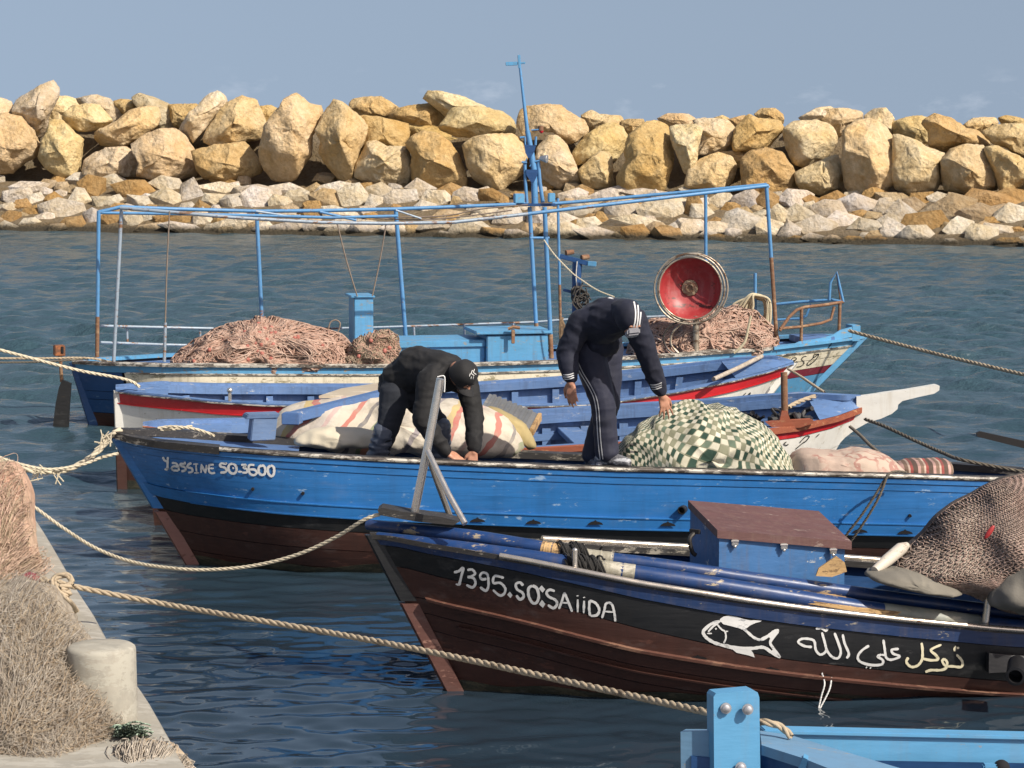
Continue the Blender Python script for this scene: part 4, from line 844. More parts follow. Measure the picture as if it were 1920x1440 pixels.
# deck lamp with red dish on boat A
YL = YN(1293) + .2
lamp = thing('fishing_lamp', 'big round fishing lamp with a red enamel dish inside a wire guard', 'lamp', AY(1305, 662, YL))
c = AY(1294, 541, YL - .05); axd = V((-.05, -1, .02)).normalized(); rr = 57 / PX(YL)
REDD = paint('red_enamel', (.29, .024, .026), (.10, .03, .025), .16, .45, .16, 5, 0, (1, 1, 1), .05, .25, (.45, .22, .2))
m = MB(); m.lathe(c, axd, [(.05, -.17), (rr * .45, -.15), (rr * .75, -.10), (rr * .93, -.035), (rr, 0), (rr * 1.02, 0), (rr * 1.02, -.012), (rr * .95, -.05), (rr * .77, -.115), (rr * .46, -.168), (.05, -.19)], 56); m.build('dish', REDD, lamp)
m = MB(); m.lathe(c - axd * .15, axd, [(.09, -.004), (.085, .006), (.05, .012), (.045, .035), (.03, .04), (.028, .02), (.0, .02)], 24); m.build('bulb_socket', paint('corroded_brass', (.33, .25, .16), (.2, .1, .06), .3, .5, .3, 20, .4), lamp)
BRASS = paint('weathered_brass', (.36, .31, .24), (.16, .10, .06), .25, .4, .25, 16, .6, (1, 1, 1), .2)
def ring(cc, ax, r, t, name, n=56):
    u = ax.orthogonal().normalized(); w = ax.cross(u); m = MB(); m.tube([cc + (u * math.cos(a) + w * math.sin(a)) * r for a in np.linspace(0, 2 * math.pi, n)], t, 7, False); return m.build(name, BRASS, lamp, 60)
ring(c + axd * .02, V((-.05, -1, .02)).normalized(), rr * 1.03, .010, 'rim')
ring(c + V((-.012, -.06, 0)), V((-.1, -1, .03)).normalized(), rr * 1.15, .011, 'guard_ring'); ring(c + V((.03, .03, 0)), V((-.02, -1, .05)).normalized(), rr * 1.15, .011, 'guard_ring')
pole('stand', BRASS, [AY(1305, 592, YL), AY(1305, 662, YL)], .036, lamp, 14)
m = MB(); m.bar(AY(1278, 662, YL), AY(1344, 656, YL + .03), .2, .03); m.build('base_plate', CAPW, lamp)
pole('cable', plain('black_cable', (.03, .025, .02), .5), smoothline([AY(x, y, YL - .08) for x, y in [(1282, 600), (1256, 612), (1244, 632), (1252, 655), (1276, 668), (1292, 664)]], 6), .011, lamp, 6)
pole('bracket_arm', BRASS, smoothline([AY(x, y, YL - .02) for x, y in [(1282, 604), (1262, 622), (1258, 645), (1272, 662)]], 5), .012, lamp, 6)

# ================================================================== boat B: white rowing boat with red band
rB = thing('rowing_boat', 'open white boat with a red band and blue inside behind the bundles', 'boat', (0, 20.9, 0))
B = Hull(rB, 217, 20.7, 1487, 21.5, [(215, 732), (250, 737), (300, 742), (400, 752), (500, 758), (700, 762), (1013, 760), (1101, 757), (1161, 751), (1278, 732), (1381, 711), (1440, 696), (1487, 681)],
         [(215, 724), (300, 717), (400, 720), (700, 721), (900, 717), (1048, 707), (1244, 688), (1380, 672), (1450, 668), (1487, 678)], .78, .30, .42, .02, .8, wl=.3)
B.plank(.0, .105, REDP, 'red_band', proud=.006, seg=2); B.plank(.105, .32, WHITE); B.plank(.32, lambda u, z: z - .32, WHITE); B.plank(lambda u, z: z - .32, lambda u, z: z + .3, BROWN, 'bottom_plank')
B.skin(WHITE, 'hull_side', -.002, 0, None, (1,)); B.skin(INNER, 'inner_planking', -.05, .01, .28)
B.sweep(-1, [(.022, -.014), (.024, .006), (-.0, .01), (-.075, .008), (-.075, -.03)], INNER, 'gunwale'); B.sweep(1, [(.02, -.014), (.02, .008), (-.075, .01), (-.075, -.03)], INNER, 'gunwale')
B.strake(-1, .012, .03, .016, CAPW, 'white_rail'); B.strake(-1, .108, .016, .014, REDP)
B.flat(.3, SHADEW, 'bottom_boards', .06, .94)
B.flat(0, INNER, 'fore_deck', .90, 1.0, -.01, dz=.012); B.flat(0, INNER, 'aft_deck', .0, .075, -.01, dz=.012)
B.ribs([.10 + .062 * k for k in range(14)], INNER, .3, 1, .06, .05, -.10); B.ribs([.10 + .062 * k for k in range(14)], INNER, .3, -1, .06, .05, -.03)
rows = []
for side in (1,):
    for d, nm in ((.045, 'inwale'), (.26, 'stringer')):
        m = MB(); rows = []
        for u in B.us(.06, .93):
            z = B.zs(side, u) - d; rows.append([B.pt(side, u, z + .035, -.05), B.pt(side, u, z + .035, -.11), B.pt(side, u, z - .035, -.11), B.pt(side, u, z - .035, -.05)])
        m.grid(rows); m.build(nm, INNER, rB, 30)
for u in (.22, .45, .70):
    m = MB(); z = min(B.zs(1, u), B.zs(-1, u)) - .16; p, q = B.pt(-1, u, z, -.06), B.pt(1, u, z, -.06); m.bar(p, q, .2, .04); m.build('thwart', INNER, rB)
B.stem(True, .035, .04, WHITE, .0); B.stem(False, .035, .02, WHITE, .0, zb=.32); B.stem(False, .037, .022, BROWN, -.56, 'forefoot')
bvB = B.bvh(-1, .004)
lettering('painted_number', [zc(s, 1360, 620, k5) for s in ([(235, 700), (195, 735), (170, 765), (185, 772), (215, 755)], [(285, 695), (235, 745), (215, 780)], [(285, 695), (270, 735), (265, 780)], [(235, 745), (275, 740)])], bvB, LETK, rB, 1.6)
m = MB(); q = AY(431, 752, B.sh(-1, B.u_at(431)).y); m.tube([q, q + V((0, 0, .07))], .015, 8); m.ell(q + V((0, 0, .09)), .025); m.build('thole_pin', STEEL, rB)
oar = thing('oar', 'weathered grey pole lying across the red banded boat bow', 'pole', AY(1390, 690, 21.2)); pole('shaft', plain('grey_wood', (.36, .31, .25), .85, 0, .3), [AY(1338, 711, 20.75), AY(1384, 690, 21.1), AY(1428, 668, 21.55)], .021, oar, 8)

B.plank(lambda u, z: z - .045, lambda u, z: z + .04, WEED, 'weed_line', proud=.003)
# ================================================================== boat C: blue boat with white clipper stem
rC = thing('wooden_boat', 'blue wooden boat with a rust red rail and long white pointed stem', 'boat', (0, 18.9, 0))
Cb = Hull(rC, 268, 18.6, 1614, 19.2, [(268, 801), (300, 806), (450, 824), (650, 842), (850, 848), (1000, 842), (1100, 836), (1250, 825), (1400, 812), (1500, 799), (1570, 782), (1616, 765)],
          [(268, 795), (300, 790), (450, 787), (600, 781), (1000, 771), (1200, 758), (1360, 749), (1420, 743), (1500, 738), (1616, 744)], .74, .3, .36, .1, .6, wl=.3)
Cb.plank(.03, .09, REDP, 'red_band', proud=.008, seg=2); Cb.plank(.09, .3, WHITE); Cb.plank(.3, .55, WHITE); Cb.plank(.55, lambda u, z: z + .3, BROWN, 'bottom_plank')
Cb.skin(WHITE, 'hull_side', -.002, 0, None, (1,)); Cb.skin(INNER, 'inner_planking', -.05, .01, .3)
Cb.sweep(-1, [(.03, -.035), (.032, .008), (-.0, .012), (-.02, .012), (-.02, -.035)], RUSTRED, 'rub_rail'); Cb.sweep(-1, [(-.022, -.03), (-.022, .01), (-.13, .008), (-.13, -.03)], INNER, 'gunwale'); Cb.sweep(1, [(.03, -.02), (.03, .014), (-.1, .014), (-.1, -.03)], INNER, 'gunwale')
Cb.flat(.32, SHADEW, 'bottom_boards', .05, .95); Cb.flat(0, INNER, 'fore_deck', .93, 1.0, -.01, dz=.014); Cb.flat(0, INNER, 'aft_deck', 0, .12, .02, dz=-.005)
Cb.ribs([.12 + .056 * k for k in range(14)], INNER, .32, 1, .07, .05, -.14)
for d, hh, w_ in ((.06, .035, .11), (.21, .028, .10)):
    m = MB(); rows = []
    for u in Cb.us(.06, .95): z = Cb.zs(1, u) - d; rows.append([Cb.pt(1, u, z + hh, -.05), Cb.pt(1, u, z + hh, -w_), Cb.pt(1, u, z - hh, -w_), Cb.pt(1, u, z - hh, -.05)])
    m.grid(rows); m.build('stringer', INNER, rC, 30)
for u in (.60, .2):
    m = MB(); z = Cb.zs(-1, u) - .05; m.bar(Cb.pt(-1, u, z, -.06), Cb.pt(1, u, z, -.06), .18, .045); m.build('thwart', INNER, rC)
m = MB(); yS = 19.17
m.prism([AY(x, y, yS) for x, y in [(1606, 744), (1630, 741), (1662, 736), (1700, 731), (1735, 725), (1755, 721.5), (1762, 724), (1761, 732), (1752, 738), (1720, 745), (1692, 752), (1684, 759), (1683, 767), (1672, 776), (1652, 785), (1628, 792), (1606, 804), (1585, 820), (1566, 840), (1548, 866), (1536, 890), (1500, 890), (1528, 858), (1556, 826), (1584, 798), (1606, 776)]], (0, .085, 0)); m.build('clipper_stem', WHITE, rC, 25)
bvC = Cb.bvh(-1, .004)
lettering('painted_number', [zc(s, 1360, 620, k5) for s in ([(935, 1180), (900, 1195), (855, 1240), (840, 1260)], [(935, 1180), (945, 1195), (910, 1240), (870, 1265)], [(870, 1265), (830, 1300), (790, 1330)], [(690, 1250), (660, 1275), (690, 1290), (710, 1275)], [(1060, 1160), (1020, 1200)])], bvC, LETK, rC, 1.8)
m = MB(); rs_ = random.Random(12)
for k_ in range(14):
    px_, py_ = rs_.uniform(1395, 1525), rs_.uniform(772, 792); q = AY(px_, py_, 18.95 + rs_.uniform(-.1, .1)); m.tube(smoothline([q + V((rs_.uniform(-.06, .06), rs_.uniform(-.06, .06), rs_.uniform(-.05, .05))) for _ in range(4)], 3), rs_.uniform(.008, .022), 6)
for k_ in range(4): m.bbox(AY(rs_.uniform(1420, 1500), rs_.uniform(778, 790), 18.9), (.04, .02, 0), (-.01, .04, 0), (0, .01, .03), .006)
tag(m.build('tangled_gear', plain('oily_gear', (.018, .017, .018), .45, 0, .6), rC), kind='stuff')
ip = pole('mooring_post', RUST, [AY(1470, 698, 18.75), AY(1471, 760, 18.75), AY(1471, 800, 18.75)], [.027, .027, .03], rC, 12); m = MB(); m.prism([AY(x, y, 18.72) for x, y in [(1436, 792), (1462, 788), (1466, 770), (1476, 770), (1482, 788), (1520, 786), (1530, 792), (1500, 802), (1450, 803)]], (0, .07, 0)); m.build('post_foot', RUSTRED, ip)

# ================================================================== boat D: long royal blue boat in the middle
rD = thing('fishing_boat', 'long royal blue boat with a painted white name, two men aboard', 'fishing boat', (0, 16.9, 0))
Db = Hull(rD, 212, 16.8, 2200, 17.35, [(212, 812), (240, 822), (300, 832), (400, 842), (500, 850), (600, 856), (705, 862), (830, 868), (950, 873), (1050, 877), (1160, 881), (1300, 884), (1500, 889), (1700, 894), (1920, 901), (2200, 905)],
          [(212, 808), (300, 808), (450, 819), (600, 829), (750, 838), (900, 846), (1060, 853), (1300, 860), (1600, 866), (1780, 871), (1920, 882), (2200, 895)], .62, .21, .3, .56, .3, pend=1.1, pmid=3.4, wl=.32)
Db.plank(.012, .05, ROYAL, 'sheer_plank', proud=.014, seg=2); Db.plank(.05, .10, ROYAL, proud=.006, gap=.0018); Db.plank(.10, .22, ROYAL, gap=.0004); Db.plank(.22, .335, ROYAL, gap=.0004); Db.plank(.335, .42, ROYAL, 'wale_plank', proud=.016)
Db.plank(.42, .52, BLACK, 'black_band'); Db.plank(.52, .66, BROWN, 'bottom_plank'); Db.plank(.66, .8, BROWN, 'bottom_plank'); Db.plank(.8, lambda u, z: z + .32, BROWN, 'bottom_plank')
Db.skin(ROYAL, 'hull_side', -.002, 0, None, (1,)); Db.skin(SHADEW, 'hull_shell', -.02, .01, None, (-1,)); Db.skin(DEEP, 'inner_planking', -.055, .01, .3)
Db.sweep(-1, [(.026, -.006), (.030, .006), (.024, .017), (.008, .019), (.006, -.006)], CAPW, 'cap_rail', a=.10, jit=.003); Db.sweep(-1, [(.004, -.02), (.004, .02), (-.075, .018), (-.075, -.02)], DARKW, 'gunwale', a=.10, jit=.004)
Db.sweep(-1, [(.03, -.03), (.034, .02), (-.09, .024), (-.09, -.03)], DARKW, 'bow_rail', b=.1, jit=.003); Db.sweep(1, [(.03, -.03), (.03, .02), (-.09, .018), (-.09, -.03)], DARKW, 'gunwale', jit=.004)
Db.sweep(-1, [(-.10, -.06), (-.10, -.02), (-.2, -.02), (-.2, -.06)], MID_BL, 'side_deck', a=.12)
Db.strake(-1, .337, .022, .012, ROYAL, a=.05); Db.strake(-1, .418, .024, .014, ROYAL, a=.05)
Db.flat(.3, SHADEW, 'bottom_boards', .12, .99); Db.flat(0, MID_BL, 'fore_deck', 0, .17, .04, dz=-.03)
Db.stem(False, .03, .035, ROYAL, .0, zb=.40); Db.stem(False, .042, .036, paint('faded_pink_stem_paint', (.19, .095, .08), (.10, .04, .03), .14, .55, .2, 6), -.56, 'forefoot'); Db.ribs([.2 + .05 * k for k in range(15)], MID_BL, .3, 1, .05, .05, -.06)
Db.plank(lambda u, z: z - (.05 + .015 * math.sin(u * 60)), lambda u, z: z + .04, WEED, 'weed_line', proud=.003); bvD = Db.bvh(-1, .0065); bvD2 = Db.bvh(-1, .022)
for x, y in ((895, 974), (1000, 977.5), (1116, 979), (1252, 981.5), (1612, 994), (1697, 996.5)): scupper(Db, -1, x, y, 15, 5.5, bvD2)
for x, y in ((474, 917), (568, 925), (1706, 967)):
    q = cast(bvD, x, y); m = MB(); m.lathe(q, (0, -1, 0), [(.012, -.01), (.012, .012), (.006, .014), (0, .006)], 10); m.build('drain', HOLE, rD)
q = cast(bvD, 1281, 955); m = MB(); m.lathe(q, (-.3, -1, 0), [(.028, -.03), (.03, .05), (.022, .052), (.02, .0), (0, 0)], 16); m.build('exhaust_pipe', plain('dark_iron', (.03, .03, .03), .5, .5), rD)
kY = 230 / 1920
lettering('painted_name', [(w, zc(s, 295, 840, kY)) for w, s in ((4.2, [(85, 140), (110, 190), (150, 210)]), (4.2, [(165, 140), (160, 240), (155, 335), (115, 325)]),
    (4, [(225, 235), (290, 240), (325, 285), (340, 355)]), (4, [(335, 300), (270, 285), (230, 305), (245, 345), (330, 355)]),
    (4.2, [(430, 215), (425, 250), (370, 245), (365, 280), (430, 300), (440, 345), (375, 365)]), (4.2, [(535, 235), (480, 265), (475, 300), (540, 320), (545, 370), (480, 385)]),
    (3.6, [(560, 255), (640, 250)]), (4, [(605, 255), (615, 390)]), (3.6, [(575, 390), (655, 390)]),
    (4.2, [(685, 390), (690, 250)]), (4.4, [(690, 255), (755, 395)]), (4.2, [(755, 395), (770, 265)]),
    (4, [(885, 262), (820, 265), (805, 310), (815, 375), (860, 395), (905, 385)]), (3.6, [(815, 318), (885, 320)]),
    (4.4, [(1070, 225), (1070, 250), (1000, 240), (985, 285), (1060, 310), (1085, 355), (1050, 380), (985, 385)]),
    (4.6, [(1180, 245), (1125, 265), (1115, 330), (1150, 390), (1210, 395), (1240, 340), (1225, 275), (1180, 245)]), (3.6, [(1180, 300), (1195, 330)]),
    (4.4, [(1260, 370), (1330, 372)]), (4, [(1310, 265), (1385, 265), (1350, 310), (1400, 330), (1400, 380), (1330, 385)]),
    (4.2, [(1520, 268), (1445, 265), (1430, 320), (1450, 400), (1510, 425), (1555, 390), (1525, 340), (1445, 335)]),
    (4.6, [(1635, 272), (1590, 300), (1590, 380), (1630, 420), (1680, 405), (1690, 330), (1670, 285), (1635, 272)]), (4.6, [(1775, 275), (1735, 310), (1735, 390), (1780, 440), (1820, 415), (1830, 340), (1815, 290), (1775, 275)]))], bvD, LETW, rD, 4)

# ================================================================== boat E: front boat, black and brown
rE = thing('fishing_boat', 'front boat with black and brown hull, white lettering and a painted fish', 'fishing boat', (0, 13.1, 0))
E = Hull(rE, 694, 12.86, 2350, 13.55, [(694, 1003), (740, 1008), (800, 1020), (900, 1036), (985, 1051), (1100, 1074), (1200, 1094), (1300, 1110), (1400, 1126), (1500, 1140), (1600, 1152), (1700, 1163), (1870, 1179), (2100, 1195), (2350, 1200)],
         [(694, 1000), (800, 1003), (1000, 1012), (1200, 1023), (1400, 1034), (1640, 1052), (1900, 1072), (2350, 1090)], .66, .40, .3, .50, .1, pend=1.12, pmid=3.0, wl=.36)
dB = lambda u, z: .05 + .042 * min(1, u / .35)
dK = lambda u, z: .165 + .125 * min(1, u / .42)
dS = lambda u, z: .335 + .035 * min(1, u / .25)
E.plank(.012, dB, NAVY, 'sheer_plank', proud=.010); E.plank(dB, dK, BLACK, 'black_band'); E.plank(dK, dS, BROWN); E.plank(dS, lambda u, z: dS(u, z) + .09, BROWN, proud=-.003); E.plank(lambda u, z: dS(u, z) + .09, lambda u, z: dS(u, z) + .19, BROWN, proud=-.006); E.plank(lambda u, z: dS(u, z) + .19, lambda u, z: z + .32, BROWN, 'bottom_plank', proud=-.010)
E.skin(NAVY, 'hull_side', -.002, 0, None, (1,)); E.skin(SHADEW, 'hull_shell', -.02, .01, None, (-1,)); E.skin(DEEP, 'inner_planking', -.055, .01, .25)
BRSTR = paint('worn_brown_strake', (.095, .04, .028), (.22, .12, .08), .25, .5, .3, 8, 0, (.15, 1, 2), .3)
E.strake(-1, dS, .034, .026, BRSTR, a=.03, label='worn lighter brown rubbing strake'); E.strake(-1, lambda u, z: dS(u, z) + .125, .02, .018, BROWN, a=.06)
E.sweep(-1, [(.012, -.02), (.012, .006), (-.13, .0), (-.13, -.03)], DARKW, 'gunwale', jit=.004); E.sweep(1, [(.012, -.02), (.012, .006), (-.1, .004), (-.1, -.03)], DARKW, 'gunwale')
capu = E.us(.13, 1)
pole('steel_cap_rail', STEELR, [E.sh(-1, u, .006, .022) for u in capu], .015, rE, 10); pole('steel_cap_rail', STEELR, [E.sh(1, u, .012, -.02) for u in E.us(.2, 1)], .018, rE, 10)
E.flat(.25, SHADEW, 'bottom_boards', .1, .99); E.flat(0, DARKW, 'fore_deck', 0, .16, .03, dz=-.02)
E.stem(False, .03, .03, BLACK, .0, zb=.5); E.stem(False, .04, .034, REDBR, -.38, 'forefoot')
E.plank(lambda u, z: z - (.045 + .012 * math.sin(u * 47)), lambda u, z: z + .04, WEED, 'weed_line', proud=-.006); bvE = E.bvh(-1, .0015)
for x, y in ((1308, 1232), (1445, 1254), (1550, 1268), (1672, 1284), (1803, 1294)): scupper(E, -1, x, y, 19, 5.5, bvE)
k1 = 330 / 1920
lettering('painted_number', [(w, zc(s, 840, 1050, k1)) for w, s in ((5, [(65, 135), (120, 120), (165, 85), (145, 180), (120, 280)]), (4, [(85, 262), (130, 275)]),
    (4.6, [(210, 110), (265, 105), (295, 150), (250, 180), (215, 185), (280, 200), (300, 255), (265, 300), (200, 270)]),
    (4.6, [(420, 205), (370, 210), (350, 175), (375, 140), (425, 150), (440, 210), (440, 290), (410, 335), (350, 295)]),
    (4.6, [(610, 195), (510, 175), (495, 250), (570, 250), (625, 310), (610, 370), (560, 385), (490, 325)]),
    (4.8, [(820, 280), (785, 245), (740, 265), (755, 320), (810, 355), (825, 400), (785, 430), (745, 385)]),
    (5.2, [(920, 280), (880, 310), (880, 390), (920, 465), (965, 465), (990, 400), (970, 310), (920, 280)]),
    (4.8, [(1165, 340), (1110, 325), (1075, 355), (1100, 400), (1170, 435), (1190, 480), (1150, 525), (1090, 490)]),
    (4.4, [(1210, 535), (1245, 440), (1270, 355)]), (4.6, [(1270, 355), (1310, 450), (1355, 565)]), (3.6, [(1235, 465), (1320, 470)]),
    (5, [(1415, 430), (1415, 570)]), (5, [(1485, 445), (1480, 580)]), (5, [(1412, 385), (1415, 397)]), (5, [(1483, 403), (1486, 414)]),
    (4.6, [(1545, 440), (1540, 530), (1550, 610)]), (4.8, [(1545, 442), (1610, 470), (1650, 540), (1625, 600), (1555, 610)]),
    (4.4, [(1680, 635), (1705, 550), (1725, 475), (1785, 480), (1815, 580), (1825, 670)]), (3.6, [(1705, 560), (1810, 570)]))], bvE, LETW, rE, 4.5,
    [zc(q, 840, 1050, k1) for q in ([(675, 345), (705, 385), (680, 415), (645, 378)], [(1022, 275), (1060, 320), (1032, 357), (990, 312)], [(1025, 435), (1062, 480), (1035, 522), (992, 482)])])
k2 = 260 / 1920
lettering('painted_fish', [(w, zc(s, 1300, 1140, k2)) for w, s in ((6, [(370, 185), (260, 215), (175, 280), (135, 335), (180, 410), (280, 475), (400, 515), (560, 560)]), (5, [(400, 200), (560, 240), (680, 280), (740, 325), (840, 410), (930, 445)]),
    (6, [(930, 445), (1040, 385), (1120, 325), (1185, 310)]), (5, [(1175, 320), (1110, 400), (1065, 480), (1110, 560), (1205, 685)]), (6, [(1205, 685), (1090, 620), (970, 545), (800, 560), (560, 545), (430, 515)]),
    (3.2, [(335, 235), (390, 295), (440, 330), (450, 420), (420, 490)]), (2.6, [(440, 325), (482, 322)]), (3, [(190, 352), (258, 352)]), (4, [(305, 280), (320, 296)]), (3.4, [(345, 215), (280, 250), (205, 330)]))], bvE, LETW, rE, 5,
    [zc(q, 1300, 1140, k2) for q in ([(362, 185), (372, 150), (420, 118), (500, 104), (600, 122), (700, 155), (800, 172)], [(362, 185), (800, 172), (900, 165), (950, 175), (930, 190), (860, 208), (780, 245)], [(362, 185), (780, 245), (735, 285), (640, 258), (500, 218), (400, 202)], [(430, 520), (540, 572), (600, 620), (760, 655), (850, 685), (830, 625), (800, 585), (820, 545), (600, 535)], [(1040, 385), (1185, 300), (1150, 340), (1085, 440), (1060, 420)], [(1200, 690), (1105, 560), (1085, 600), (970, 545), (1060, 610)])])
k3 = 340 / 1920
ar = ([(240, 300), (160, 290), (95, 250), (130, 215), (210, 215), (265, 240), (280, 330), (325, 380), (375, 360), (395, 320)], [(345, 145), (375, 250), (400, 340), (460, 410), (520, 415), (545, 350), (520, 260), (478, 150)], [(280, 105), (340, 100), (385, 128), (405, 98)], [(565, 165), (585, 260), (630, 370), (605, 420)],
    [(845, 285), (770, 335), (725, 400), (750, 455), (860, 490), (975, 485), (990, 440), (935, 400), (975, 380)], [(995, 220), (1010, 320), (1025, 410), (1080, 435), (1170, 400), (1100, 370), (1085, 330), (1160, 320)], [(975, 380), (1015, 390)])
lettering('painted_script', [(4.6, zc(s, 1480, 1160, k3)) for s in ar] + [(4.6, zc(s, 1480, 1160, k3)) for s in ([(812, 512), (822, 520)], [(855, 518), (864, 526)])], bvE, LETW, rE, 4.6)
ar2 = ([(1260, 410), (1240, 460), (1290, 510), (1360, 495), (1405, 430), (1410, 330), (1400, 255)], [(1400, 420), (1500, 440), (1575, 430), (1550, 385), (1500, 330), (1610, 275)], [(1770, 380), (1830, 450), (1820, 510), (1730, 505), (1655, 500), (1620, 450), (1640, 430), (1670, 460), (1660, 520), (1600, 545), (1500, 545), (1440, 565)], [(1752, 300), (1750, 345)], [(1752, 300), (1768, 300)], [(1785, 298), (1788, 322)])
lettering('painted_script', [(4.8, zc(s, 1480, 1160, k3)) for s in ar2], bvE, LETY, rE, 4.8, label='last word of the script in yellowed paint')
# two long blue spars resting on the gunwale
def spar(pts, r, label, patches):
    Ys = [E.sh(-1, E.u_at(min(x, 2300))).y + oy for x, y, oy in pts]
    P = [AY(x, y, Yv) for (x, y, oy), Yv in zip(pts, Ys)]; root = thing('spar', label, 'spar', P[len(P) // 2], 'blue spars on the front boat')
    PP = smoothline(P, 6); rad = [r * (.80 + .25 * min(1, i / 12)) for i in range(len(PP))]
    pole('shaft', SPB, PP, rad, root, 14); return root, PP
SPB = paint('spar_blue_paint', (.009, .036, .125), (.40, .33, .22), .13, .35, .3, 6, 0, (.12, 1.6, 1.6), .25, .2)
s1, S1 = spar([(690, 984, .30), (760, 992, .24), (880, 1006, .22), (1000, 1025, .22), (1100, 1043, .22), (1250, 1062, .24), (1400, 1084, .26), (1600, 1112, .28), (1800, 1138, .30), (1960, 1156, .3), (2150, 1175, .3)], .037, 'upper blue spar reaching furthest left to the front boat bow', 0)
s2, S2 = spar([(708, 1009, .04), (800, 1020, .05), (900, 1034, .06), (1000, 1047, .08), (1100, 1062, .10), (1250, 1083, .12), (1400, 1106, .13), (1600, 1138, .13), (1800, 1165, .13), (1960, 1180, .13), (2150, 1196, .13)], .042, 'lower blue spar lying along the front boat steel cap rail', 0)
def band(root, P, px0, px1, r, mat, name, jag=.004):
    i0 = min(range(len(P)), key=lambda i: abs(PJ(P[i])[0] - px0)); i1 = min(range(len(P)), key=lambda i: abs(PJ(P[i])[0] - px1)); i1 = max(i1, i0 + 1)
    a, b = P[i0], P[i1]; a = a.lerp(b, (px0 - PJ(a)[0]) / max(1e-6, PJ(b)[0] - PJ(a)[0])); b = P[i0].lerp(P[i1], (px1 - PJ(P[i0])[0]) / max(1e-6, PJ(P[i1])[0] - PJ(P[i0])[0]))
    n = 24; m = MB(); m.tube([a.lerp(b, k / n) for k in range(n + 1)], [r + jag * noise.noise(V((k * .9, px0, 0))) * (1.5 if k % 3 else -.5) for k in range(n + 1)], 12); return m.build(name, mat, root, 60)
TAPE = paint('grey_tape', (.27, .25, .19), (.45, .42, .34), .3, .5, .3, 14, 0, (1.5, 1, .6), .3); RAG = fabric('black_rag', (.018, .017, .016), .5, 40, .8); BARE = paint('bare_split_wood', (.42, .27, .12), (.2, .12, .06), .3, .7, .3, 12, 0, (.3, 2, 2), .5)
band(s1, S1, 1016, 1052, .0405, BARE, 'bare_patch'); band(s1, S1, 1098, 1150, .0415, TAPE, 'tape_wrap'); band(s2, S2, 1120, 1190, .0465, TAPE, 'tape_wrap'); band(s2, S2, 1655, 1835, .0470, paint('worn_grey_sleeve', (.22, .23, .20), (.4, .38, .3), .25, .5, .3, 8, 0, (.3, 1, .3), .2), 'sleeve', .001)
band(s1, S1, 1052, 1098, .050, RAG, 'rag_lashing', .014); band(s2, S2, 1062, 1122, .054, RAG, 'rag_lashing', .014)
# loose ends of the rag
m = MB(); rs = random.Random(9)
for P_, px0, px1 in ((S1, 1052, 1098), (S2, 1062, 1122)):
    for k in range(26):
        i = min(range(len(P_)), key=lambda j: abs(PJ(P_[j])[0] - rs.uniform(px0, px1))); b = P_[i] + V((rs.uniform(-.07, .05), 0, 0)); a0 = rs.uniform(0, 6.28)
        m.tube([b + V((.02 * t, math.cos(a0 + t * .9) * (.053 + .006 * rs.random()), math.sin(a0 + t * .9) * (.053 + .008 * rs.random()))) for t in np.linspace(0, 3.5, 8)], .0055, 5)
tag(m.build('rag_strands', RAG, s2), kind='stuff')
for x, y0, y1, r in ((1078, 1032, 1072, .014), (1850, 1060, 1178, .020)):
    Yp = E.sh(-1, E.u_at(x)).y + (.02 if x < 1200 else .03); pole('steel_pin', STEEL, [AY(x + (0 if x < 1200 else 8), y0, Yp), AY(x + (0 if x < 1200 else 6), y0 + (y1 - y0) * .3, Yp), AY(x - 4 * (x > 1200), y1 + 3, Yp)], r, rE, 12)
    m = MB(); m.ell(AY(x + (0 if x < 1200 else 8), y0, Yp), r * 1.02); m.build('pin_head', STEEL, rE)
# steel A-frame on the bow
yf = 12.9
fr = pole('bow_frame', STEEL, [AY(826, 710, yf), AY(800, 848, yf), AY(776, 966, yf)], .0235, rE, 14, label='stainless steel tripod frame')
pole('frame_leg', STEEL, [AY(802, 846, yf - .02), AY(840, 925, yf - .2), AY(872, 982, yf - .3)], .0165, fr, 12); pole('frame_leg', STEEL, [AY(800, 848, yf + .02), AY(822, 910, yf + .15), AY(846, 974, yf + .28)], .0165, fr, 12)
pole('cord', LETW, smoothline([AY(x, y, yf - .035) for x, y in [(820, 707), (832, 705), (834, 716), (833, 735)]], 5), .004, fr, 5)
m = MB(); m.prism([AY(x, y, 12.85) for x, y in [(708, 957), (715, 952), (760, 960), (830, 970), (862, 978), (850, 985), (780, 978), (712, 966)]], (0, .16, -.0)); m.build('bow_plate', DARKW, rE)
# chest with brown lid
ch = thing('storage_chest', 'blue chest with a sloping brown lid standing in the front boat', 'chest', AY(1440, 1040, 12.95))
FL, FR, BL, BR = AY(1345, 1000, 12.78), AY(1597, 1022, 12.95), AY(1290, 944, 13.3), AY(1535, 964, 13.45)
dn = V((0, 0, -.48)); m = MB(); a, b_, c_, d_ = FL + V((.012, .02, 0)), FR + V((-.035, .02, 0)), BR + V((-.02, -.01, 0)), BL + V((.012, -.01, 0))
m.hexa([a + dn, b_ + dn, c_ + dn, d_ + dn, a - V((0, 0, .012)), b_ - V((0, 0, .012)), c_ - V((0, 0, .012)), d_ - V((0, 0, .012))]); m.build('body', paint('chest_blue', (.036, .12, .28), (.5, .5, .46), .10, .5, .25, 8, 0, (.3, 1, 1.5), .25, .25), ch)
LIDB = paint('lid_brown', (.105, .050, .045), (.26, .20, .17), .12, .55, .2, 9, 0, (.25, 1, 1), .35, .25, (.2, .14, .1)); t = V((0, 0, .026)); m = MB(); m.hexa([FL - t, FR - t, BR - t, BL - t, FL + t * .7, FR + t * .7, BR + t * .7, BL + t * .7]); m.build('lid', LIDB, ch)
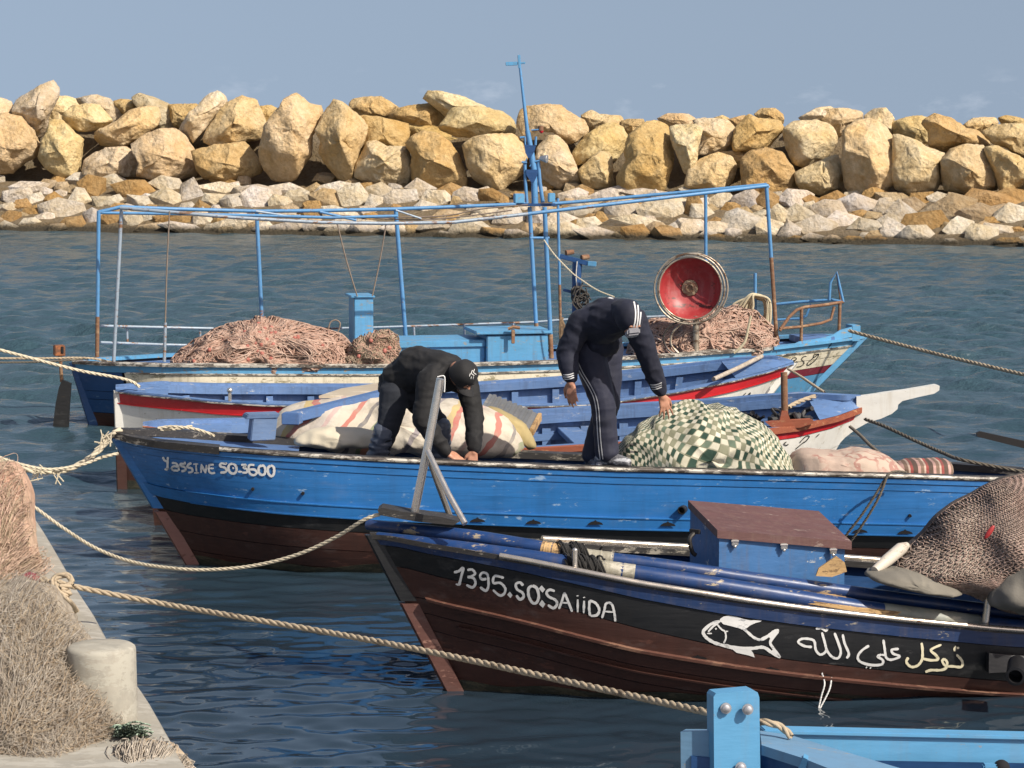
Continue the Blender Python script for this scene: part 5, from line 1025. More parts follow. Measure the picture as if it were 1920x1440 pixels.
for x, y in ((1378, 1017), (1470, 1024), (1562, 1033)):
    m = MB(); q = AY(x, y, 12.78 + .17 * (x - 1345) / 250); m.bbox(q + V((0, -.004, 0)), (.018, 0, 0), (0, .006, 0), (0, 0, .017), .003); m.tube([q + V((-.02, -.008, .008)), q + V((.02, -.008, .008))], .006, 8); m.ell(q + V((0, -.006, -.022)), (.009, .005, .009)); m.build('hinge', STEEL, ch)
m = MB(); q = AY(1308, 1010, 12.97); m.tube(smoothline([q + V((-.02, 0, .03)), q + V((-.045, -.02, .0)), q + V((-.03, -.01, -.07)), q + V((-.01, 0, -.09))], 4), .012, 8); m.bbox(q + V((-.015, 0, .04)), (.025, -.02, 0), (.006, .008, 0), (0, 0, .012), .002); m.build('latch', plain('latch_iron', (.06, .055, .05), .5, .6), ch)
# small boards and canvas in boat E
bd = thing('board', 'orange brown plywood offcut leaning at the chest corner', 'board', AY(1562, 1060, 12.7)); m = MB(); m.prism([AY(x, y, 12.72) for x, y in [(1535, 1066), (1568, 1043), (1584, 1055), (1588, 1072), (1560, 1082), (1530, 1080)]], (.0, .02, 0)); m.build('panel', BARE, bd)
bd2 = thing('board', 'brown plank under the spars along the front boat side', 'plank', AY(1560, 1140, 12.75)); m = MB(); m.prism([AY(1440, 1108, 12.75), AY(1560, 1120, 12.78), AY(1720, 1155, 12.70), AY(1640, 1152, 12.62), AY(1500, 1130, 12.60)], (0, 0, .02)); m.build('panel', BARE, bd2)
# exhaust pipe at the right edge and a dark panel painting in stern shade
m = MB(); q = AY(1905, 1262, 12.30); m.lathe(q, (-.25, -1, -.1), [(.05, -.15), (.05, .06), (.036, .062), (.034, -.05), (0, -.05)], 20); m.build('exhaust_pipe', plain('exhaust_iron', (.018, .018, .02), .45, .3), rE)
SHK = paint('stern_shade_dark', (.014, .014, .016), (.03, .03, .03), .1, .5, .2, 6); u0, u1 = E.u_at(1850), E.u_at(2060); m = MB(); zz = lambda u: E.zs(-1, u); m.hexa([E.pt(-1, u0, .16, .01), E.pt(-1, u1, .16, .01), E.pt(-1, u1, .16, .07), E.pt(-1, u0, .16, .07), E.pt(-1, u0, zz(u0) - .13, .01), E.pt(-1, u1, zz(u1) - .13, .01), E.pt(-1, u1, zz(u1) - .13, .05), E.pt(-1, u0, zz(u0) - .13, .05)]); m.build('stern_shade_panel', SHK, rE)

# ================================================================== boat F: pale blue boat at the lower right corner
rF = thing('blue_boat', 'pale blue boat corner with a bolted stem post at lower right', 'boat', AY(1382, 1430, 8.1))
PALEB = paint('pale_blue_paint', (.085, .27, .46), (.30, .22, .15), .10, .45, .12, 6, 0, (.2, 1, 1.5), .2, .12, (.2, .15, .1))
GREYB = paint('greyed_blue_paint', (.12, .24, .37), (.3, .27, .22), .12, .55, .14, 6, 0, (.2, 1, 1.5), .25, .15)
m = MB(); tl, tr, br, bl = AY(1338, 1300, 7.95), AY(1424, 1294, 7.98), AY(1427, 1560, 7.98), AY(1340, 1560, 7.95); ins = .008
m.prism([tl + V((0, 0, -.012)), tl + V((.008, 0, .0)), tr + V((-.022, 0, .0)), tr + V((-.006, 0, -.008)), tr + V((0, 0, -.026)), br, bl], (-.018, .06, 0)); ps = m.build('stem_post', PALEB, rF, 25)
for x, y in ((1361, 1328), (1402, 1330), (1389, 1439)):
    m = MB(); q = AY(x, y, 7.948); m.lathe(q, (0, -1, .05), [(.019, -.004), (.019, .004), (.013, .0045), (.013, .013), (.006, .016), (0, .016)], 16); m.build('bolt', steel('bolt_zinc', (.45, .45, .46), .4), ps)
m = MB(); m.hexa([AY(1428, 1470, 8.35), AY(2050, 1480, 8.55), AY(2050, 1480, 8.59), AY(1428, 1470, 8.39), AY(1428, 1370, 8.35), AY(2050, 1384, 8.55), AY(2050, 1384, 8.59), AY(1428, 1370, 8.39)]); fp = m.build('inner_plank', PALEB, rF)
m = MB(); m.bar(AY(1428, 1368.5, 8.37), AY(2050, 1382.5, 8.57), .07, .018); m.build('gunwale', PALEB, rF)
m = MB(); m.hexa([AY(1640, 1560, 8.40), AY(2050, 1570, 8.53), AY(2050, 1570, 8.55), AY(1640, 1560, 8.45), AY(1640, 1426, 8.30), AY(2050, 1433, 8.49), AY(2050, 1433, 8.54), AY(1640, 1426, 8.34)]); m.build('inner_plank', DEEP, rF)
m = MB(); g0, g1, g2, g3 = AY(1428, 1372, 8.30), AY(1480, 1376, 8.30), AY(1760, 1462, 7.72), AY(1428, 1398, 7.98); m.prism([AY(1425, 1370, 8.32), AY(1482, 1378, 8.30), AY(1560, 1402, 8.12), AY(1760, 1462, 7.72), AY(1640, 1475, 7.55), AY(1504, 1421, 7.86), AY(1428, 1397, 8.0)], (0, 0, -.035)); m.build('gunwale', GREYB, rF, 25)
m = MB(); m.prism([AY(1425, 1402, 8.03), AY(1504, 1425, 7.90), AY(1640, 1479, 7.60), AY(1640, 1600, 7.62), AY(1425, 1600, 8.05)], (0, .04, 0)); m.build('hull_plank', DEEP, rF, 25)  # deep blue paints in the shadow side below the rail
m = MB(); m.prism([AY(1492, 1452, 7.86), AY(1506, 1420, 7.84), AY(1514, 1424, 7.83), AY(1507, 1470, 7.84), AY(1492, 1480, 7.86)], (.01, .05, 0)); m.build('bracket', PALEB, rF, 25)
m = MB(); m.hexa([AY(1278, 1580, 8.02), AY(1338, 1580, 7.99), AY(1338, 1580, 8.3), AY(1278, 1580, 8.3), AY(1276, 1372, 8.02), AY(1338, 1370, 7.99), AY(1338, 1367, 8.32), AY(1286, 1367, 8.32)]); lb = m.build('bow_block', GREYB, rF, 25)
m = MB(); m.prism([AY(1296, 1418, 8.0), AY(1338, 1421, 7.985), AY(1338, 1560, 7.985), AY(1296, 1560, 8.0)], (0, .012, 0)); m.build('recess_panel', DEEP, lb)
m = MB(); q = AY(1878, 1440, 8.3); m.ell(q, .03); m.build('knob', HOLE, rF); m = MB(); q = AY(1858, 1442, 8.3); m.bbox(q, (.03, 0, 0), (0, .02, 0), (0, 0, .02)); m.build('cleat', PALEB, rF)
# ================================================================== nets and cloth bundles
def disc_sample(G, a, b, e=.55):
    nv, nu = G.shape[0] - 1, G.shape[1]
    rho = np.clip(np.hypot(a, b), 0, .9995); th = np.mod(np.arctan2(b, a), 2 * math.pi)
    ph = np.arcsin(rho ** (1 / e)); v = ph / math.pi * nv; u = th / (2 * math.pi) * nu
    v0 = np.clip(np.floor(v).astype(int), 0, nv - 1); u0 = np.floor(u).astype(int); fv = (v - v0)[..., None]; fu = (u - u0)[..., None]; u1 = (u0 + 1) % nu; u0 = u0 % nu
    return (G[v0, u0] * (1 - fv) + G[v0 + 1, u0] * fv) * (1 - fu) + (G[v0, u1] * (1 - fv) + G[v0 + 1, u1] * fv) * fu
def strands(G, C, n, L, step, off, rs, wander=.5, bias=None, bw=.6, e=.55, lift=0.0, within=1.0):
    a = rs.uniform(-1, 1, n * 2); b = rs.uniform(-1, 1, n * 2); k = np.hypot(a, b) < within; a, b = a[k][:n], b[k][:n]; n = len(a)
    ang = rs.uniform(0, 2 * math.pi, n) if bias is None else bias + rs.normal(0, bw, n)
    A_, B_ = [], []; cur = rs.normal(0, wander, n)
    for l in range(L):
        A_.append(a.copy()); B_.append(b.copy()); cur = cur * .8 + rs.normal(0, wander * .6, n); ang = ang + cur
        a = a + np.cos(ang) * step; b = b + np.sin(ang) * step; r = np.hypot(a, b); f = np.where(r > .999, .999 / r, 1); a *= f; b *= f
    P = disc_sample(G, np.stack(A_, 1), np.stack(B_, 1), e)
    D = P - np.array(C); D /= np.linalg.norm(D, axis=2, keepdims=True) + 1e-9
    o = off * rs.uniform(.2, 1.3, (n, 1, 1)) + lift * np.sin(np.linspace(0, math.pi, L))[None, :, None] * rs.uniform(0, 1, (n, 1, 1)) ** 2
    return P + D * o
def netmat(name, col, col2, rough=.95):
    m, t, b = newmat(name); vec = N(t, 'ShaderNodeTexCoord').outputs['Object']
    n1 = noisen(t, vec, 3, 5, .6); n2 = noisen(t, vec, 22, 4, .6)
    c = mixc(t, ramp(t, n1, .35, .65), col, col2); c = mixc(t, ramp(t, n2, .3, .7), mixc(t, 1.0, c, (.6, .57, .55), 'MULTIPLY'), c)
    t.links.new(c, b.inputs['Base Color']); b.inputs['Roughness'].default_value = rough; b.inputs['Specular IOR Level'].default_value = .2
    bumpn(t, b, n2, .8, .02); return m
def net_heap(label, poly, Y, depth, mats, parent_loc=None, ns=500, L=14, step=.05, r=.004, off=.006, rs=None, ridge=.02, rfreq=6, floats=0, fmat=None, fr=.02, tilt=.3, nu=90, nv=40, e=.55, bias=None, bw=.6, lift=0., group=None, namp=.10, wander=.5, name='fishing_net', cat='fishing net', nsides=3, center=None, grow=1.04):
    rs = np.random.RandomState(rs or 1); G, UVg, C = blob_grid(poly, Y, depth, nu=nu, nv=nv, e=e, ed=.85, namp=namp, nfreq=2.2, tilt=tilt, ridge=ridge, rfreq=rfreq, rnd=random.Random(len(label)), sm=1, center=center, grow=grow)
    root = thing(name, label, cat, C, group)
    Gb = np.array(C) + (G - np.array(C)) * .975; npmesh('net_body', Gb.reshape(-1, 3), grid_faces(nv, nu), mats[0], root, True)
    for k, mt in enumerate(mats[1:]):
        P = strands(G, C, ns // (len(mats) - 1), L, step, off, rs, wander, bias, bw, e, lift); VV, Q = nptubes(P, r, nsides)
        tag(npmesh('net_strands', VV, Q, mt, root, True), kind='stuff')
    if floats:
        me = None
        a = rs.uniform(-1, 1, floats * 3); b = rs.uniform(-1, 1, floats * 3); kk = np.hypot(a, b) < .93; P = disc_sample(G, a[kk][:floats], b[kk][:floats], e)
        for p in P:
            d = (V([float(x) for x in p]) - C).normalized(); p = V([float(x) for x in p]) + d * fr * .5; m = MB(); ax = V(rs.normal(0, 1, 3).tolist()).normalized()
            m.lathe(p, ax, [(0, -fr * 1.1), (fr * .7, -fr * .9), (fr, -fr * .3), (fr, fr * .3), (fr * .7, fr * .9), (0, fr * 1.1)], 10); m.build('float', fmat, root)
    return root, G, C
SALM = netmat('salmon_net', (.42, .27, .21), (.46, .32, .25)); SALM2 = netmat('salmon_twine', (.52, .35, .275), (.46, .29, .22)); SALM3 = netmat('pale_twine', (.58, .43, .345), (.50, .35, .275)); CORAL = plain('coral_float', (.36, .12, .09), .6)
BEI = netmat('beige_net', (.40, .33, .25), (.34, .26, .18))
yl = YM(490)
net_heap('pink net heap with coral floats on the far boat stern deck', [(322, 688), (340, 664), (372, 641), (400, 626), (440, 611), (495, 604), (545, 611), (600, 619), (638, 634), (655, 656), (660, 690), (500, 700)], yl - .1, .62, (SALM, SALM2, SALM3), ns=900, L=18, step=.04, r=.0085, off=.020, rs=4, ridge=.055, rfreq=5, floats=34, fmat=CORAL, fr=.023, tilt=.5)
net_heap('small pink net draped over the end of the engine casing', [(646, 690), (652, 660), (668, 640), (690, 630), (715, 623), (735, 624), (744, 640), (742, 690), (700, 694)], YN(700) + .22, .22, (BEI, SALM2, BEI), ns=420, L=14, step=.06, r=.0065, off=.015, rs=6, ridge=.03, rfreq=8, floats=7, fmat=CORAL, fr=.024, tilt=.1, bias=-1.57, bw=.35, nu=60, nv=30)
net_heap('pink net heap behind the red lamp dish on the far boat bow', [(1180, 675), (1192, 642), (1212, 606), (1240, 599), (1272, 604), (1302, 600), (1332, 588), (1370, 580), (1408, 590), (1442, 620), (1449, 642), (1440, 660), (1380, 674), (1280, 684)], YM(1330) + .2, .6, (SALM, SALM2, SALM3), ns=800, L=16, step=.045, r=.0105, off=.024, rs=8, ridge=.055, rfreq=6, floats=0, tilt=.5)
# rope coil hung on the short post
CREAMR = paint('cream_rope', (.46, .40, .27), (.2, .17, .1), .15, .9, .25, 30, 0, (1, 1, 1), .4)
coil = thing('rope_coil', 'thick cream rope coil hung over the short blue post on the far boat', 'rope', AY(1416, 560, YFr(1416) - .2)); rs = random.Random(3)
for k in range(13):
    x1 = 1372 + 18 * rs.random() + 2 * k % 20; x2 = 1424 + 22 * rs.random(); yb = 596 + rs.uniform(-4, 6); dy = rs.uniform(-.1, .08); top = 552 + rs.uniform(0, 8)
    P = [AY(1370 + k * 3.2, yb - 6, YFr(1416) - .25 + dy), AY(1376 + k * 3, 574 + rs.uniform(-4, 4), YFr(1416) - .25 + dy), AY(1402 + k * .8, top + 2, YFr(1416) - .26 + dy), AY(1418, top, YFr(1416) - .22 + dy), AY(1432 + k * .8, top + 8, YFr(1416) - .24 + dy), AY(1434 + k * .9, 590, YFr(1416) - .25 + dy), AY(1425 + k * 1.4, 616 + rs.uniform(-8, 12), YFr(1416) - .25 + dy)]
    m = MB(); m.tube(smoothline(P, 5), .0145, 7); m.build('loop', CREAMR, coil, 60)
m = MB(); m.tube([AY(1416, 595, YFr(1416) - .2), AY(1417, 650, YFr(1416) - .2)], .019, 8); m.build('short_post', RUST, rA)
hk = thing('rope', 'pale rope lying across the pink net heap on the far bow', 'rope', AY(1400, 620, YM(1400) - .7)); pole('strand', CREAMR, smoothline([AY(x, y, YM(1400) - .66) for x, y in [(1408, 592), (1403, 615), (1397, 640), (1385, 655), (1376, 662)]], 5), .014, hk, 7)

def clothmat(name, colfun, rough=.92, bump=.35):
    m, t, b = newmat(name); tcn = N(t, 'ShaderNodeTexCoord'); c = colfun(t, tcn)
    t.links.new(c, b.inputs['Base Color']); b.inputs['Roughness'].default_value = rough; b.inputs['Specular IOR Level'].default_value = .2
    n = noisen(t, tcn.outputs['Object'], 9, 5, .6); bumpn(t, b, n, bump, .03); return m
def mnode(t, op, a, b_=None, c_=None):
    n = N(t, 'ShaderNodeMath', operation=op)
    for i, x in enumerate((a, b_, c_)):
        if x is None: continue
        if hasattr(x, 'links'): t.links.new(x, n.inputs[i])
        else: n.inputs[i].default_value = x
    return n.outputs[0]
def checks(t, tcn):
    uv = tcn.outputs['UV']; nz = N(t, 'ShaderNodeTexNoise'); nz.inputs['Scale'].default_value = 2.6; nz.inputs['Detail'].default_value = 1.5; t.links.new(uv, nz.inputs['Vector'])
    ad = N(t, 'ShaderNodeVectorMath', operation='MULTIPLY_ADD'); ad.inputs[1].default_value = (.14, .14, 0); t.links.new(nz.outputs['Color'], ad.inputs[0]); t.links.new(uv, ad.inputs[2])
    ro = N(t, 'ShaderNodeMapping'); ro.inputs['Rotation'].default_value = (0, 0, .35); ro.inputs['Scale'].default_value = (47, 41, 1); t.links.new(ad.outputs[0], ro.inputs[0])
    fl = N(t, 'ShaderNodeVectorMath', operation='FLOOR'); t.links.new(ro.outputs[0], fl.inputs[0]); fr = N(t, 'ShaderNodeVectorMath', operation='FRACTION'); t.links.new(ro.outputs[0], fr.inputs[0])
    wn_ = N(t, 'ShaderNodeTexWhiteNoise'); t.links.new(fl.outputs[0], wn_.inputs['Vector'])
    ck = N(t, 'ShaderNodeTexChecker'); ck.inputs['Scale'].default_value = 1.0
    sx = N(t, 'ShaderNodeSeparateXYZ'); t.links.new(fl.outputs[0], sx.inputs[0]); sf = N(t, 'ShaderNodeSeparateXYZ'); t.links.new(fr.outputs[0], sf.inputs[0])
    par = mnode(t, 'ABSOLUTE', mnode(t, 'MODULO', mnode(t, 'ADD', sx.outputs[0], sx.outputs[1]), 2.0))
    green = mixc(t, mnode(t, 'GREATER_THAN', wn_.outputs['Value'], .45), (.032, .062, .046), mixc(t, mnode(t, 'GREATER_THAN', wn_.outputs['Value'], .75), (.22, .22, .15), (.12, .16, .115)))
    cream = mixc(t, wn_.outputs['Value'], (.40, .38, .29), (.58, .55, .44)); c = mixc(t, mnode(t, 'GREATER_THAN', par, .5), cream, green)
    edge = mnode(t, 'MAXIMUM', mnode(t, 'LESS_THAN', sf.outputs[0], .12), mnode(t, 'LESS_THAN', sf.outputs[1], .13))
    return mixc(t, mnode(t, 'MULTIPLY', edge, .65), c, (.17, .17, .11))
CHECK = clothmat('checked_blanket', checks)
def stripes(t, tcn):
    o = tcn.outputs['Object']; s = N(t, 'ShaderNodeSeparateXYZ'); t.links.new(o, s.inputs[0])
    nz = N(t, 'ShaderNodeTexNoise'); nz.inputs['Scale'].default_value = 2.2; nz.inputs['Detail'].default_value = 3; t.links.new(o, nz.inputs['Vector'])
    p = mnode(t, 'MULTIPLY_ADD', nz.outputs[0], .30, mnode(t, 'MULTIPLY_ADD', s.outputs[2], -.75, s.outputs[0]))
    fr = mnode(t, 'FRACT', mnode(t, 'MULTIPLY_ADD', p, .86, .33)); cr_ = N(t, 'ShaderNodeValToRGB'); cr_.color_ramp.interpolation = 'CONSTANT'
    el = cr_.color_ramp.elements; el[0].position = 0; el[0].color = (.70, .63, .52, 1); el[1].position = .08; el[1].color = (.55, .08, .06, 1)
    for pos, c in ((.12, (.70, .62, .50)), (.20, (.07, .08, .13)), (.235, (.72, .65, .53)), (.30, (.16, .26, .10)), (.335, (.62, .20, .10)), (.375, (.66, .48, .16)), (.42, (.72, .66, .56)), (.58, (.22, .20, .26)), (.62, (.70, .64, .54)), (.74, (.64, .46, .14)), (.79, (.52, .04, .04)), (.83, (.72, .64, .56)), (.93, (.66, .44, .42)), (.97, (.72, .66, .56))):
        e = el.new(pos); e.color = (*c, 1)
    t.links.new(fr, cr_.inputs[0]); n2 = noisen(t, o, 5, 6, .7); return mixc(t, .45, mixc(t, ramp(t, n2, .48, .72), cr_.outputs[0], (.36, .31, .24)), (.36, .32, .26))
STRIPE = clothmat('striped_blanket', stripes)
def floral(t, tcn):
    o = tcn.outputs['Object']; vo = N(t, 'ShaderNodeTexVoronoi', feature='DISTANCE_TO_EDGE'); vo.inputs['Scale'].default_value = 8; nz = N(t, 'ShaderNodeTexNoise'); nz.inputs['Scale'].default_value = 9; t.links.new(o, nz.inputs['Vector'])
    ad = N(t, 'ShaderNodeVectorMath', operation='MULTIPLY_ADD'); ad.inputs[1].default_value = (.16, .16, .16); t.links.new(nz.outputs['Color'], ad.inputs[0]); t.links.new(o, ad.inputs[2]); t.links.new(ad.outputs[0], vo.inputs['Vector'])
    n2 = noisen(t, o, 4, 4, .6); line = mnode(t, 'MULTIPLY', mnode(t, 'LESS_THAN', vo.outputs[0], .09), ramp(t, n2, .42, .55)); c = mixc(t, ramp(t, n2, .35, .7), (.42, .32, .26), (.48, .39, .31)); return mixc(t, mnode(t, 'MULTIPLY', line, .7), c, (.30, .12, .10))
FLORAL = clothmat('floral_cloth', floral)
def plaid(t, tcn):
    o = tcn.outputs['Object']; s = N(t, 'ShaderNodeSeparateXYZ'); t.links.new(o, s.inputs[0]); fr = mnode(t, 'FRACT', mnode(t, 'MULTIPLY', s.outputs[0], 9.0)); cr_ = N(t, 'ShaderNodeValToRGB'); cr_.color_ramp.interpolation = 'CONSTANT'; el = cr_.color_ramp.elements; el[0].color = (.10, .07, .055, 1); el[1].position = .3; el[1].color = (.48, .30, .26, 1)
    for pos, c in ((.48, (.22, .15, .11)), (.7, (.52, .40, .32)), (.82, (.30, .08, .07))): e = el.new(pos); e.color = (*c, 1)
    t.links.new(fr, cr_.inputs[0]); fz = mnode(t, 'GREATER_THAN', mnode(t, 'FRACT', mnode(t, 'MULTIPLY', s.outputs[2], 14.0)), .7); return mixc(t, mnode(t, 'MULTIPLY', fz, .35), cr_.outputs[0], (.1, .07, .06))
PLAID = clothmat('plaid_cloth', plaid)
CREAMC = fabric('cream_canvas', (.56, .50, .38), .15, 12, .4); YELC = fabric('ochre_cloth', (.33, .26, .12), .3, 14, .4); TARP = paint('beige_board', (.34, .29, .22), (.5, .45, .36), .2, .8, .2, 5)
def bundle(name, label, cat, mat, poly, Y, depth, ridge=.02, rfreq=4, tilt=.3, seed=1, e=.6, namp=.08, nu=96, nv=48, nfreq=1.8, center=None):
    o, G, C = blob(name, mat, poly, Y, depth, nu=nu, nv=nv, e=e, ed=.9, namp=namp, nfreq=nfreq, tilt=tilt, ridge=ridge, rfreq=rfreq, rnd=random.Random(seed), sm=1, center=center)
    recenter(o); tag(o, label, cat); return o, G, C
# on boat D
bundle('blanket_bundle', 'big bundle wrapped in a green and cream checked blanket', 'bundle', CHECK, [(1152, 905), (1158, 850), (1168, 822), (1190, 792), (1222, 772), (1262, 762), (1310, 757), (1350, 759), (1385, 772), (1425, 800), (1455, 830), (1480, 858), (1510, 905), (1330, 925)], 17.0, .36, .06, 3.0, .35, 3, .62, .08, 140, 70, center=(1325, 850))
bundle('cloth_bundle', 'pink cloth bundle with a faint flower pattern beside the checked one', 'bundle', FLORAL, [(1470, 900), (1478, 858), (1500, 842), (1540, 846), (1575, 849), (1610, 842), (1650, 850), (1680, 864), (1700, 892), (1600, 910)], 16.95, .3, .018, 5, .3, 5)
bundle('plaid_blanket', 'dark striped plaid blanket laid over the blue boat far rail', 'blanket', PLAID, [(1676, 896), (1680, 870), (1700, 863), (1740, 862), (1776, 862), (1785, 872), (1780, 898), (1730, 902)], 17.2, .2, .012, 6, .3, 6, .45, .05)
# between boats D and C
bundle('striped_bundle', 'long bundle in a white blanket with red green and yellow stripes', 'bundle', STRIPE, [(505, 822), (512, 795), (524, 773), (548, 758), (600, 752), (650, 747), (712, 742), (760, 748), (810, 752), (860, 752), (900, 762), (935, 775), (965, 798), (988, 836), (980, 850), (850, 855), (640, 850)], 17.75, .34, .028, 4.5, .35, 7, .6, .07, 150, 56)
bundle('canvas_roll', 'cream canvas roll lying in front of the striped bundle', 'canvas', CREAMC, [(548, 834), (556, 818), (580, 806), (620, 801), (680, 804), (712, 812), (720, 826), (700, 838), (620, 842)], 17.2, .12, .008, 5, .3, 8)
bundle('ochre_cloth', 'ochre cloth edge at the right end of the striped bundle', 'cloth', YELC, [(903, 762), (932, 765), (960, 778), (985, 796), (1000, 818), (1008, 840), (984, 842), (972, 812), (950, 788), (920, 774)], 17.9, .10, .008, 8, .3, 9, .5, .03)
b3 = thing('grey_board', 'grey ribbed board with a worn end leaning on the striped bundle', 'board', AY(960, 770, 18.2)); m = MB(); q = [AY(918, 738, 18.4), AY(1010, 776, 18.4), AY(994, 806, 17.95), AY(902, 764, 17.95)]; m.prism(q, (0, .03, -.03)); pn = m.build('panel', paint('grey_board_paint', (.12, .125, .13), (.25, .22, .18), .2, .6, .25, 8), b3, 25)
for k in range(1, 9): m = MB(); t_ = k / 9.5; m.bar(q[0].lerp(q[1], t_) + V((0, -.004, .004)), q[3].lerp(q[2], t_) + V((0, -.004, .004)), .03, .016, (0, -.7, .7)); m.build('batten', MATS['grey_board_paint'], b3)
m = MB(); m.bar(q[1] + V((.01, 0, -.02)), q[2] + V((.01, 0, -.02)), .03, .06); m.build('worn_edge', BARE, b3)
b4 = thing('beige_board', 'flat beige board laid on top of the striped bundle', 'board', AY(660, 730, 18.2)); m = MB(); m.prism([AY(598, 747, 17.9), AY(640, 733, 18.2), AY(720, 721, 18.5), AY(718, 741, 18.1), AY(650, 746, 17.95)], (0, 0, .02)); m.build('panel', TARP, b4, 25)
b5 = thing('blue_beam', 'chipped blue wooden beam lying along the striped bundle', 'beam', AY(630, 765, 17.6)); m = MB(); m.bar(AY(545, 783, 17.42), AY(716, 741, 17.75), .10, .075); m.build('beam', MID_BL, b5); m = MB(); q = AY(548, 784, 17.38); m.bbox(q, (.065, -.01, 0), (.01, .06, 0), (0, 0, .042)); m.build('end_block', MID_BL, b5)
b6 = thing('blue_block', 'slate blue bollard block on the bow deck left of the striped bundle', 'block', AY(492, 822, 17.1)); m = MB(); q = AY(492, 802, 17.05); m.bbox(q, (.085, .03, 0), (-.02, .07, 0), (.01, 0, .085)); m.build('block', paint('slate_blue', (.10, .16, .27), (.25, .27, .3), .15, .6, .25, 8), b6)
m = MB(); m.bbox(q + V((-.01, 0, .09)), (.11, .035, 0), (-.025, .085, 0), (.01, 0, .016)); m.build('block_top', MATS['slate_blue'], b6)
# net and gear in boat E
KN = netmat('dark_knitted_net', (.11, .095, .083), (.14, .112, .098)); KT = netmat('beige_knit_twine', (.50, .44, .36), (.54, .44, .36)); KT2 = netmat('pink_knit_twine', (.54, .38, .32), (.48, .38, .32))
polyE = [(1655, 1076), (1690, 1036), (1728, 1006), (1760, 976), (1800, 950), (1850, 922), (1900, 908), (1960, 896), (2100, 890), (2260, 940), (2300, 1040), (2200, 1150), (1950, 1150), (1860, 1124), (1800, 1100), (1740, 1096), (1690, 1088)]
GE, _, CE = blob_grid(polyE, 12.98, .42, nu=130, nv=56, e=.55, ed=.85, namp=.07, nfreq=2.4, tilt=.45, ridge=.022, rfreq=2.4, rnd=random.Random(21), sm=1, center=(1960, 1040))
nE = thing('fishing_net', 'dark knitted fishing net piled up at the right end of the front boat', 'fishing net', CE); npmesh('net_body', GE.reshape(-1, 3), grid_faces(56, 130), KN, nE, True)
rsn = np.random.RandomState(5)
for k, mt in ((0, KT), (1, KT2), (2, KT)):
    t_ = np.linspace(-1, 1, 300); ln = np.linspace(-.99, .99, 84) + (.004 if k else 0)
    T2, L2 = np.meshgrid(t_, ln); ang = (.55, 2.15, .55)[k]
    zig = .009 * np.sign(np.sin(T2 * 170 + L2 * 300)) if k < 2 else .008 * np.sin(T2 * 170 + 1.5)
    wob = .03 * np.sin(T2 * 5 + L2 * 7) + .02 * np.sin(T2 * 11 - L2 * 3); a = T2; b = L2 + zig + wob
    x = a * math.cos(ang) - b * math.sin(ang); y = a * math.sin(ang) + b * math.cos(ang); P = disc_sample(GE, x, y); D_ = P - np.array(CE); D_ /= np.linalg.norm(D_, axis=2, keepdims=True)
    P = P + D_ * (.006 + .006 * (k == 1)); VV, Q = nptubes(P, .0028, 3); tag(npmesh('net_strands', VV, Q, mt, nE, True), kind='stuff')
m = MB(); q = AY(1855, 998, 12.42); m.ell(q, (.014, .012, .045), Matrix.Rotation(.6, 3, 'Y')); m.build('float', plain('red_float', (.35, .03, .03), .5), nE)
wb = thing('white_fender', 'white rounded roll sticking out from under the knitted net', 'roll', AY(1670, 1050, 12.9)); m = MB(); a_, b_ = AY(1640, 1070, 12.75), AY(1698, 1022, 12.95); m.tube([a_, a_.lerp(b_, .4), a_.lerp(b_, .85), b_ + V((.01, 0, 0))], [.024, .034, .036, .018], 14); m.build('roll', paint('white_plastic', (.50, .45, .38), (.3, .25, .2), .22, .5, .1, 8), wb)
bundle('canvas_sheet', 'grey canvas sheet under the knitted net in the front boat', 'canvas', fabric('grey_canvas', (.17, .155, .125), .2, 10, .4), [(1615, 1078), (1660, 1068), (1720, 1074), (1780, 1096), (1820, 1112), (1740, 1108), (1660, 1094)], 12.72, .2, .016, 7, .8, 12, .5, .05)
bundle('grey_sack', 'grey brown sack at the right edge behind the steel pin', 'sack', fabric('sack_cloth', (.15, .138, .115), .25, 10, .5), [(1850, 1130), (1862, 1100), (1885, 1075), (1930, 1050), (1990, 1040), (2040, 1080), (2030, 1140), (1940, 1150)], 12.62, .2, .02, 5, .3, 13)
# ================================================================== nets on the quay
Q1 = netmat('quay_salmon_net', (.56, .33, .235), (.54, .39, .28)); Q2 = netmat('quay_salmon_twine', (.72, .48, .37), (.68, .52, .40)); Q3 = netmat('quay_straw_twine', (.54, .44, .31), (.46, .36, .25)); Q4 = netmat('quay_beige_net', (.40, .35, .28), (.34, .295, .23)); Q5 = netmat('quay_grey_twine', (.52, .47, .40), (.44, .39, .32)); Q6 = netmat('quay_pale_twine', (.62, .56, .47), (.52, .45, .36))
net_heap('salmon pink net heap on the quay at the left edge', [(-160, 915), (-60, 902), (-14, 902), (10, 920), (22, 955), (28, 1000), (42, 1040), (56, 1070), (78, 1105), (94, 1150), (108, 1200), (114, 1260), (40, 1300), (-100, 1300), (-220, 1100)], 12.3, .6, (Q1, Q2, Q3, Q2), ns=6500, L=15, step=.026, r=.0016, off=.022, rs=31, ridge=.03, rfreq=3, tilt=.9, nu=110, nv=50, bias=-1.25, bw=.7, lift=.10, wander=.38, namp=.10, name='fishing_net', nsides=3, center=(-20, 1080))
